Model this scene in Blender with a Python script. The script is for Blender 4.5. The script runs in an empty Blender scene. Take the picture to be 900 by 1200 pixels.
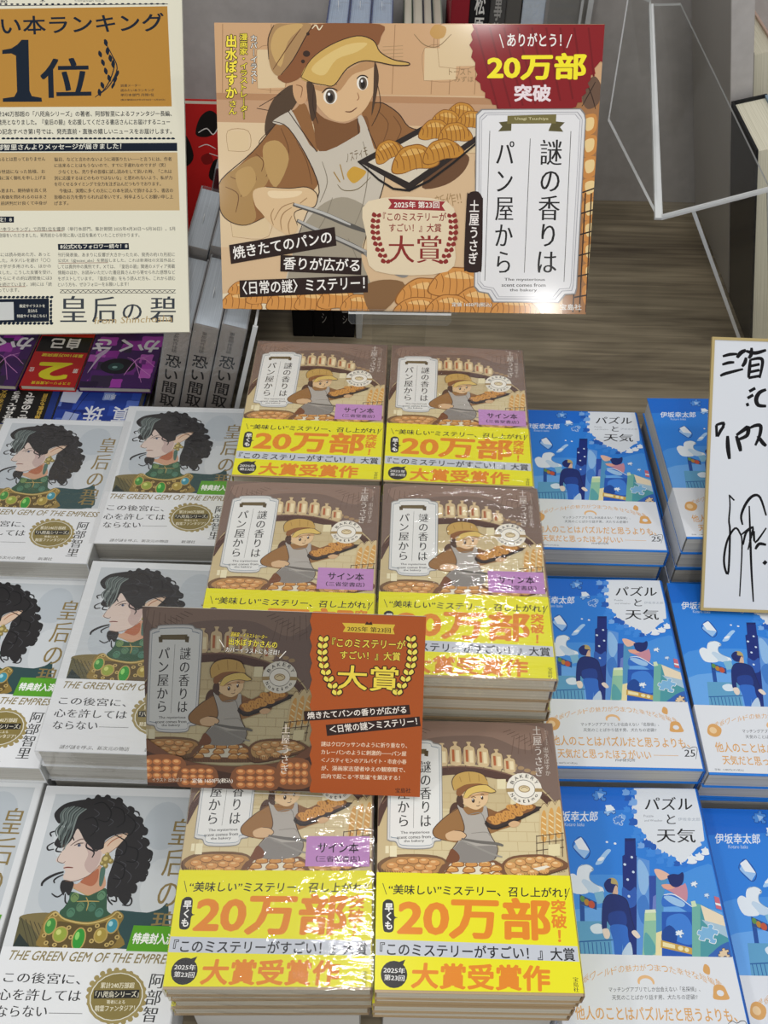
import bpy, bmesh, math, random
from mathutils import Vector, Matrix
from mathutils.geometry import tessellate_polygon
R_ = math.radians
sc = bpy.context.scene
COL = sc.collection
ZC = 1.53            # eye height: everything below is measured from the eye, table top at 0.75 m

# ------------------------------------------------------------------ camera
cam_d = bpy.data.cameras.new('camera'); cam = bpy.data.objects.new('camera', cam_d); COL.objects.link(cam)
cam_d.sensor_fit = 'VERTICAL'; cam_d.sensor_height = 36.0
cam_d.lens = 1137.28 / 1200 * 36.0; cam_d.clip_start = .02
th, rl = R_(47.296), R_(1.3438)
fw = Vector((0, math.cos(th), -math.sin(th))); up0 = Vector((0, math.sin(th), math.cos(th))); rt0 = Vector((1, 0, 0))
rt = math.cos(rl)*rt0 + math.sin(rl)*up0; up = -math.sin(rl)*rt0 + math.cos(rl)*up0
cam.matrix_world = Matrix(((rt.x, up.x, -fw.x, 0), (rt.y, up.y, -fw.y, 0), (rt.z, up.z, -fw.z, ZC), (0, 0, 0, 1)))
sc.camera = cam

# ------------------------------------------------------------------ world, lamps, exposure
w = bpy.data.worlds.new('shop_light'); sc.world = w; w.use_nodes = True
bg = w.node_tree.nodes['Background']; bg.inputs['Color'].default_value = (.95, .97, 1.0, 1); bg.inputs['Strength'].default_value = .66
def downlight(x, y, watt, size=.14, z=1.2):
    l = bpy.data.lights.new('ceiling_downlight', 'AREA'); l.shape = 'DISK'; l.size = size; l.energy = watt; l.color = (1, .985, .955)
    o = bpy.data.objects.new('ceiling_downlight', l); COL.objects.link(o); o.location = (x, y, ZC + z)
for x, y, e in [(-.03, .80, 3.2), (.30, 1.62, 2.6), (.455, -2.38, 10), (-1.1, .3, 5), (1.25, .4, 5), (-1.0, -1.5, 6), (-.9, 2.3, 3), (1.4, 2.3, 3), (.1, -.6, 6)]:
    downlight(x, y, e)
sc.view_settings.view_transform = 'Standard'; sc.view_settings.look = 'None'
sc.view_settings.gamma = 1.0; sc.view_settings.use_curve_mapping = False
sc.view_settings.exposure = -0.1
sc.cycles.transparent_max_bounces = 32; sc.cycles.max_bounces = 8
sc.cycles.caustics_reflective = False; sc.cycles.caustics_refractive = False

# ------------------------------------------------------------------ materials
def lin(h):
    c = [int(h[i:i+2], 16)/255 for i in (1, 3, 5)]
    return tuple(x/12.92 if x <= .04045 else ((x+.055)/1.055)**2.4 for x in c) + (1,)
def mat(name, col=None, rough=.5, coat=0, spec=.5):
    m = bpy.data.materials.new(name); m.use_nodes = True
    b = m.node_tree.nodes['Principled BSDF']
    if col: b.inputs['Base Color'].default_value = lin(col)
    b.inputs['Roughness'].default_value = rough; b.inputs['Coat Weight'].default_value = coat; b.inputs['Coat Roughness'].default_value = .12
    b.inputs['Specular IOR Level'].default_value = spec
    return m
def print_mat(name, rough, coat=0, coat_rough=.12, grain=0, spec=.3):
    m = mat(name, None, rough, coat, spec); nt = m.node_tree; b = nt.nodes['Principled BSDF']
    a = nt.nodes.new('ShaderNodeAttribute'); a.attribute_name = 'ink'
    nt.links.new(a.outputs['Color'], b.inputs['Base Color']); b.inputs['Coat Roughness'].default_value = coat_rough
    if grain:
        t = nt.nodes.new('ShaderNodeTexNoise'); t.inputs['Scale'].default_value = 900; t.inputs['Detail'].default_value = 2
        bp = nt.nodes.new('ShaderNodeBump'); bp.inputs['Strength'].default_value = grain; bp.inputs['Distance'].default_value = .0004
        tc = nt.nodes.new('ShaderNodeTexCoord'); nt.links.new(tc.outputs['Object'], t.inputs['Vector'])
        nt.links.new(t.outputs['Fac'], bp.inputs['Height']); nt.links.new(bp.outputs['Normal'], b.inputs['Normal'])
    return m
def noise_col(m, c1, c2, scale, stretch=(1, 1, 1), detail=4, bump=0, dist=0.0):
    nt = m.node_tree; b = nt.nodes['Principled BSDF']
    tc = nt.nodes.new('ShaderNodeTexCoord'); mp = nt.nodes.new('ShaderNodeMapping'); mp.inputs['Scale'].default_value = stretch
    t = nt.nodes.new('ShaderNodeTexNoise'); t.inputs['Scale'].default_value = scale; t.inputs['Detail'].default_value = detail; t.inputs['Distortion'].default_value = dist
    r = nt.nodes.new('ShaderNodeValToRGB'); r.color_ramp.elements[0].color = lin(c1); r.color_ramp.elements[1].color = lin(c2)
    r.color_ramp.elements[0].position = .32; r.color_ramp.elements[1].position = .68
    nt.links.new(tc.outputs['Object'], mp.inputs['Vector']); nt.links.new(mp.outputs[0], t.inputs['Vector'])
    nt.links.new(t.outputs['Fac'], r.inputs['Fac']); nt.links.new(r.outputs[0], b.inputs['Base Color'])
    if bump:
        bp = nt.nodes.new('ShaderNodeBump'); bp.inputs['Strength'].default_value = bump; bp.inputs['Distance'].default_value = .002
        nt.links.new(t.outputs['Fac'], bp.inputs['Height']); nt.links.new(bp.outputs['Normal'], b.inputs['Normal'])
    return m
M = {}
M['matte_print'] = print_mat('matte_print', .55, 0, spec=.25)
M['gloss_print'] = print_mat('gloss_print', .5, .15, .2, spec=.25)
M['shine_print'] = print_mat('shine_print', .45, .4, .12, .25, spec=.2)
M['poster_print'] = print_mat('poster_print', .5, .4, .1, .12, spec=.1)
M['paper_print'] = print_mat('paper_print', .65, spec=.15)
M['pages'] = noise_col(mat('page_edges', None, .8, spec=.2), '#b8b09c', '#ddd6c4', 1, (6, 6, 2600), 2)
M['pages_gray'] = noise_col(mat('page_edges_grey', None, .8, spec=.2), '#a9a59c', '#cfcbc2', 1, (6, 6, 2600), 2)
M['page_fore'] = noise_col(mat('page_fore_edges', None, .8, spec=.2), '#cfc9b0', '#efe9d4', 1, (2600, 6, 6), 2)
M['wall'] = noise_col(mat('grey_wall_paint', None, .75), '#b3aeaa', '#bdb8b4', 60, bump=.05)
M['board'] = mat('grey_board', '#aba69f', .6)
M['riser'] = mat('white_riser', '#c9c6bf', .7)
M['foam'] = mat('foam_core', '#e9e6d8', .7)
M['gold'] = mat('gold_edging', '#b5a06a', .4); M['gold'].node_tree.nodes['Principled BSDF'].inputs['Metallic'].default_value = .25
M['floor'] = noise_col(mat('floor_tile', None, .5), '#7d776e', '#8a847b', 4)
def wood():
    m = mat('wood_table', None, .45); nt = m.node_tree; b = nt.nodes['Principled BSDF']; N = nt.nodes.new; L = nt.links.new
    tc = N('ShaderNodeTexCoord')
    def nz(sx, sy, sz, scale, det, dis=0):
        mp = N('ShaderNodeMapping'); mp.inputs['Scale'].default_value = (sx, sy, sz); L(tc.outputs['Object'], mp.inputs['Vector'])
        t = N('ShaderNodeTexNoise'); t.inputs['Scale'].default_value = scale; t.inputs['Detail'].default_value = det; t.inputs['Distortion'].default_value = dis
        L(mp.outputs[0], t.inputs['Vector']); return t
    g = nz(1.2, 26, 1, 5, 8, .6); big = nz(1.1, 4.5, 1, 2.3, 4, .8)
    mx = N('ShaderNodeMath'); mx.operation = 'MULTIPLY_ADD'; mx.inputs[1].default_value = .5
    h = N('ShaderNodeMath'); h.operation = 'MULTIPLY'; h.inputs[1].default_value = .55
    L(big.outputs['Fac'], h.inputs[0]); L(g.outputs['Fac'], mx.inputs[0]); L(h.outputs[0], mx.inputs[2])
    r = N('ShaderNodeValToRGB'); e = r.color_ramp.elements
    e[0].position = .36; e[0].color = lin('#5f5446'); e[1].position = .68; e[1].color = lin('#a99b81'); k = e.new(.52); k.color = lin('#877b65')
    L(mx.outputs[0], r.inputs['Fac']); L(r.outputs[0], b.inputs['Base Color'])
    return m
M['wood'] = wood()
def film(name, tint, base, bump_scale, bump, stretch=(1, 1, 1), rough=.06, add=.0):
    m = bpy.data.materials.new(name); m.use_nodes = True; nt = m.node_tree; nt.nodes.clear(); N = nt.nodes.new; L = nt.links.new
    out = N('ShaderNodeOutputMaterial'); mix = N('ShaderNodeMixShader'); tr = N('ShaderNodeBsdfTransparent'); gl = N('ShaderNodeBsdfGlossy')
    tr.inputs['Color'].default_value = (*tint, 1); gl.inputs['Roughness'].default_value = rough
    lw = N('ShaderNodeLayerWeight'); lw.inputs['Blend'].default_value = .5      # the same from either side of the sheet
    pw = N('ShaderNodeMath'); pw.operation = 'POWER'; pw.inputs[1].default_value = 5; L(lw.outputs['Facing'], pw.inputs[0])
    f0 = ((base-1)/(base+1))**2 + add
    ma = N('ShaderNodeMath'); ma.operation = 'MULTIPLY_ADD'; ma.inputs[1].default_value = 1-f0; ma.inputs[2].default_value = f0; L(pw.outputs[0], ma.inputs[0]); fac = ma.outputs[0]
    L(fac, mix.inputs[0]); L(tr.outputs[0], mix.inputs[1]); L(gl.outputs[0], mix.inputs[2]); L(mix.outputs[0], out.inputs['Surface'])
    if bump:
        tc = N('ShaderNodeTexCoord'); mp = N('ShaderNodeMapping'); mp.inputs['Scale'].default_value = stretch
        t = N('ShaderNodeTexNoise'); t.inputs['Scale'].default_value = bump_scale; t.inputs['Detail'].default_value = 3; t.inputs['Distortion'].default_value = .8
        bp = N('ShaderNodeBump'); bp.inputs['Strength'].default_value = bump; bp.inputs['Distance'].default_value = .002
        L(tc.outputs['Object'], mp.inputs['Vector']); L(mp.outputs[0], t.inputs['Vector']); L(t.outputs['Fac'], bp.inputs['Height'])
        L(bp.outputs['Normal'], gl.inputs['Normal']); L(bp.outputs['Normal'], lw.inputs['Normal'])
    return m
M['shrink'] = film('shrink_film', (.99, .99, .99), 1.5, 34, .55, (1, 3.2, 1), .05, .03)
M['shrink_tight'] = film('shrink_film_tight', (.97, .98, 1), 1.6, 60, .8, (1, 1, 1), .1, .06)
M['acrylic'] = film('clear_acrylic', (.955, .96, .955), 1.45, 0, 0, rough=.03)
def edge_mat():
    m = bpy.data.materials.new('acrylic_edge'); m.use_nodes = True; nt = m.node_tree; b = nt.nodes['Principled BSDF']
    b.inputs['Base Color'].default_value = (.82, .83, .82, 1); b.inputs['Roughness'].default_value = .2
    b.inputs['Alpha'].default_value = .8
    return m
M['acrylic_edge'] = edge_mat()

# ------------------------------------------------------------------ object helpers
def thing(name, label, cat, group=None, loc=(0, 0, 0), rotz=0):
    o = bpy.data.objects.new(name, None); COL.objects.link(o); o.empty_display_size = .02
    o.location = (loc[0], loc[1], loc[2] + ZC); o.rotation_euler = (0, 0, rotz)
    return tag(o, label, cat, group)
def tag(o, label, cat, group=None):
    o['label'] = label; o['category'] = cat
    if group: o['group'] = group
    return o
def link(name, me, parent=None, world=False):
    o = bpy.data.objects.new(name, me); COL.objects.link(o)
    if parent: o.parent = parent
    return o
class MB:
    """collects faces with a material and an ink colour; build() makes ONE mesh"""
    def __init__(s): s.v = []; s.f = []; s.c = []; s.mi = []; s.mats = []
    def m(s, material):
        if material not in s.mats: s.mats.append(material)
        return s.mats.index(material)
    def face(s, pts, col='#ffffff', material=None):
        n = len(s.v); s.v += [tuple(p) for p in pts]; s.f.append(tuple(range(n, n+len(pts)))); s.c.append(col); s.mi.append(s.m(material))
    def box(s, a, b, col='#ffffff', material=None):
        x0, y0, z0 = a; x1, y1, z1 = b
        P = [(x0,y0,z0),(x1,y0,z0),(x1,y1,z0),(x0,y1,z0),(x0,y0,z1),(x1,y0,z1),(x1,y1,z1),(x0,y1,z1)]
        for q in ((0,3,2,1),(4,5,6,7),(0,1,5,4),(1,2,6,5),(2,3,7,6),(3,0,4,7)): s.face([P[i] for i in q], col, material)
    def slab(s, pts, n, t, col='#ffffff', top=None, side=None):
        """polygon pts extruded by t along -n"""
        n = Vector(n).normalized(); P = [Vector(p) for p in pts]; Q = [p - n*t for p in P]
        s.face(P, col, top); s.face(list(reversed(Q)), col, top)
        k = len(P)
        for i in range(k): j = (i+1) % k; s.face([P[i], Q[i], Q[j], P[j]], col, side or top)
    def build(s, name, parent=None, weld=True):
        me = bpy.data.meshes.new(name); me.from_pydata(s.v, [], s.f)
        for m in s.mats: me.materials.append(m)
        me.polygons.foreach_set('material_index', s.mi)
        at = me.color_attributes.new('ink', 'FLOAT_COLOR', 'CORNER'); buf = []
        for p, c in zip(s.f, s.c): buf += list(lin(c)) * len(p)
        at.data.foreach_set('color', buf)
        if weld:
            bm = bmesh.new(); bm.from_mesh(me); bmesh.ops.remove_doubles(bm, verts=bm.verts, dist=1e-7); bmesh.ops.recalc_face_normals(bm, faces=bm.faces) if weld == 'n' else None
            bm.to_mesh(me); bm.free()
        me.update()
        return link(name, me, parent)

# ------------------------------------------------------------------ printed artwork: flat inks on a sheet, in mm
OFF = {'r': 0, 'b': 0, 'B': 0, 'm': -.006}
def ring(r, n): return [(r*math.cos(2*math.pi*(i+.5)/n), r*math.sin(2*math.pi*(i+.5)/n)) for i in range(n)]
SPREAD = {'r': [(0, 0)], 'm': [(-.018, 0), (.018, 0)], 'b': ring(.017, 4), 'B': ring(.034, 10) + [(0, 0)]}   # a heavier weight is the same glyph laid several times
VERT = {'ー': '｜', '―': '｜', '（': '︵', '）': '︶'}
_tc = {}
def glyphs(txt, off, res):
    k = (txt, round(off, 4), res)
    if k not in _tc:
        cu = bpy.data.curves.new('t', 'FONT'); cu.body = txt; cu.resolution_u = res; cu.offset = off
        o = bpy.data.objects.new('t', cu); me = bpy.data.meshes.new_from_object(o)
        _tc[k] = ([(v.co.x, v.co.y) for v in me.vertices], [tuple(p.vertices) for p in me.polygons])
        bpy.data.objects.remove(o); bpy.data.curves.remove(cu); bpy.data.meshes.remove(me)
    return _tc[k]
def text_shape(txt, st, vert, res, extra=0, small=False):
    V = []; F = []; K = []
    def add(v, f, dx, dy, k):
        n = len(V); V.extend((x+dx, y+dy) for x, y in v); F.extend(tuple(i+n for i in q) for q in f); K.extend([k]*len(f))
    rows = [(VERT.get(c, c), 0, -i*1.0) for i, c in enumerate(txt)] if vert else [(txt, 0, 0)]
    sp = [(-.015, 0), (.015, 0)] if small and st in 'bB' else SPREAD[st]
    if extra: sp = ring(extra + (.03 if st == 'B' else .014), 12) + [(0, 0)]
    for s, dx, dy in rows:
        v, f = glyphs(s, OFF[st], res)
        if not v: continue
        if vert:
            xs = [a for a, _ in v]; dx = .5 - (min(xs)+max(xs))/2
        for k, (ox, oy) in enumerate(sp): add(v, f, dx+ox, dy+oy, k)
    return V, F, K
def smooth(P, closed=True, n=4):
    k = len(P)
    if k < 3: return P
    out = []
    for i in range(k if closed else k-1):
        if closed: a, b, c, d = P[(i-1) % k], P[i], P[(i+1) % k], P[(i+2) % k]
        else: a, b, c, d = P[max(i-1, 0)], P[i], P[i+1], P[min(i+2, k-1)]
        for j in range(n):
            t = j/n; t2 = t*t; t3 = t2*t
            out.append(tuple(.5*(2*b[q] + (c[q]-a[q])*t + (2*a[q]-5*b[q]+4*c[q]-d[q])*t2 + (3*b[q]-a[q]-3*c[q]+d[q])*t3) for q in (0, 1)))
    if not closed: out.append(P[-1])
    return out
def clip(poly, x0, y0, x1, y1):
    for ax, lim, sg in ((0, x0, 1), (0, x1, -1), (1, y0, 1), (1, y1, -1)):
        if all(sg*(p[ax]-lim) >= 0 for p in poly): continue
        o = []
        for i in range(len(poly)):
            a, b = poly[i-1], poly[i]; da, db = sg*(a[ax]-lim), sg*(b[ax]-lim)
            if (da >= 0) != (db >= 0):
                t = da/(da-db); o.append((a[0]+(b[0]-a[0])*t, a[1]+(b[1]-a[1])*t))
            if db >= 0: o.append(b)
        poly = o
        if len(poly) < 3: return []
    return poly
def ink(items, box, put, mb, material, res=2, aff=None, step=.012, pre=None, tint=1.0, cx=None):
    """lay the items on a sheet; put(u, v, h) gives the 3-D point of a spot h mm above the sheet"""
    x0, y0, x1, y1 = box; done = [] if pre is None else pre
    def lay(faces, col, ks=None):
        if aff: faces = [[(aff[0]*x+aff[1]*y+aff[2], aff[3]*x+aff[4]*y+aff[5]) for x, y in f] for f in faces]
        ks = ks or [0]*len(faces)
        fk = [(g, k) for g, k in ((clip(f, *(cx or box)), k) for f, k in zip(faces, ks)) if g]
        if not fk: return
        faces = [g for g, _ in fk]; ks = [k for _, k in fk]
        xs = [p[0] for f in faces for p in f]; ys = [p[1] for f in faces for p in f]; bb = (min(xs), min(ys), max(xs), max(ys))
        lv = 1
        for q, l in done:
            if l >= lv and q[0] < bb[2] and q[2] > bb[0] and q[1] < bb[3] and q[3] > bb[1]: lv = l+1
        done.append((bb, lv))
        for f, k in zip(faces, ks):
            a = sum(f[i-1][0]*f[i][1]-f[i][0]*f[i-1][1] for i in range(len(f)))
            if abs(a) < 1e-7: continue
            mb.face([put(x, y, (lv + k*.06)*step) for x, y in (f if a > 0 else f[::-1])], col, material)
    def fill(P): 
        return [[P[i] for i in t] for t in tessellate_polygon([[Vector((x, y, 0)) for x, y in P]])]
    for it in items:
        k, col = it[0], it[1]
        if tint != 1: col = '#' + ''.join('%02x' % min(255, int(int(col[i:i+2], 16)*tint)) for i in (1, 3, 5))
        if k in 'ps':
            a = it[2]; P = list(zip(a[::2], a[1::2]))
            lay(fill(smooth(P) if k == 's' else P), col)
        elif k == 'e':
            cx_, cy_, rx, ry, rot = it[2]; n = 20 if rx > 2 else 10
            P = [(cx_+rx*math.cos(2*math.pi*i/n), cy_+ry*math.sin(2*math.pi*i/n)) for i in range(n)]
            lay([P], col)
        elif k in 'lz':
            wd, a = it[2]/2, it[3]; P = list(zip(a[::2], a[1::2]))
            if k == 'l': P = smooth(P, False, 4)
            P = [p for i, p in enumerate(P) if i == 0 or math.dist(p, P[i-1]) > 1e-3]
            if len(P) < 2: continue
            Lf = []; Rt = []
            for i in range(len(P)):
                a_, b_ = P[max(i-1, 0)], P[min(i+1, len(P)-1)]; dx, dy = b_[0]-a_[0], b_[1]-a_[1]; d = math.hypot(dx, dy) or 1
                t = wd*(1 if k == 'z' else (.55 + .45*math.sin(math.pi*(i+.5)/len(P))))
                Lf.append((P[i][0]-dy/d*t, P[i][1]+dx/d*t)); Rt.append((P[i][0]+dy/d*t, P[i][1]-dx/d*t))
            lay([[Lf[i], Rt[i], Rt[i+1], Lf[i+1]] for i in range(len(P)-1)], col)
        elif k == 't':
            txt, q, st = it[2], it[3], it[4]; vert = it[5] if len(it) > 5 else 0
            big = math.dist(q[0:2], q[4:6])/(len(txt) if vert else 1) > 7
            hh = math.dist(q[0:2], q[4:6])/(len(txt) if vert else 1)
            V, F, K = text_shape(txt, st, vert, 3 if big else res, 0, hh < 4.5)
            if not V: continue
            a0, a1 = min(v[0] for v in V), max(v[0] for v in V); b0, b1 = min(v[1] for v in V), max(v[1] for v in V)
            def tr(v):
                s, t = (v[0]-a0)/(a1-a0 or 1), (v[1]-b0)/(b1-b0 or 1)
                return (q[0]+s*(q[2]-q[0])+t*(q[4]-q[0]), q[1]+s*(q[3]-q[1])+t*(q[5]-q[1]))
            if len(it) > 7:
                V2, F2, K2 = text_shape(txt, st, vert, 2, it[7])
                lay([[tr(V2[i]) for i in f] for f in F2], it[6], K2)
            lay([[tr(V[i]) for i in f] for f in F], col, K)
    return done

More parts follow.
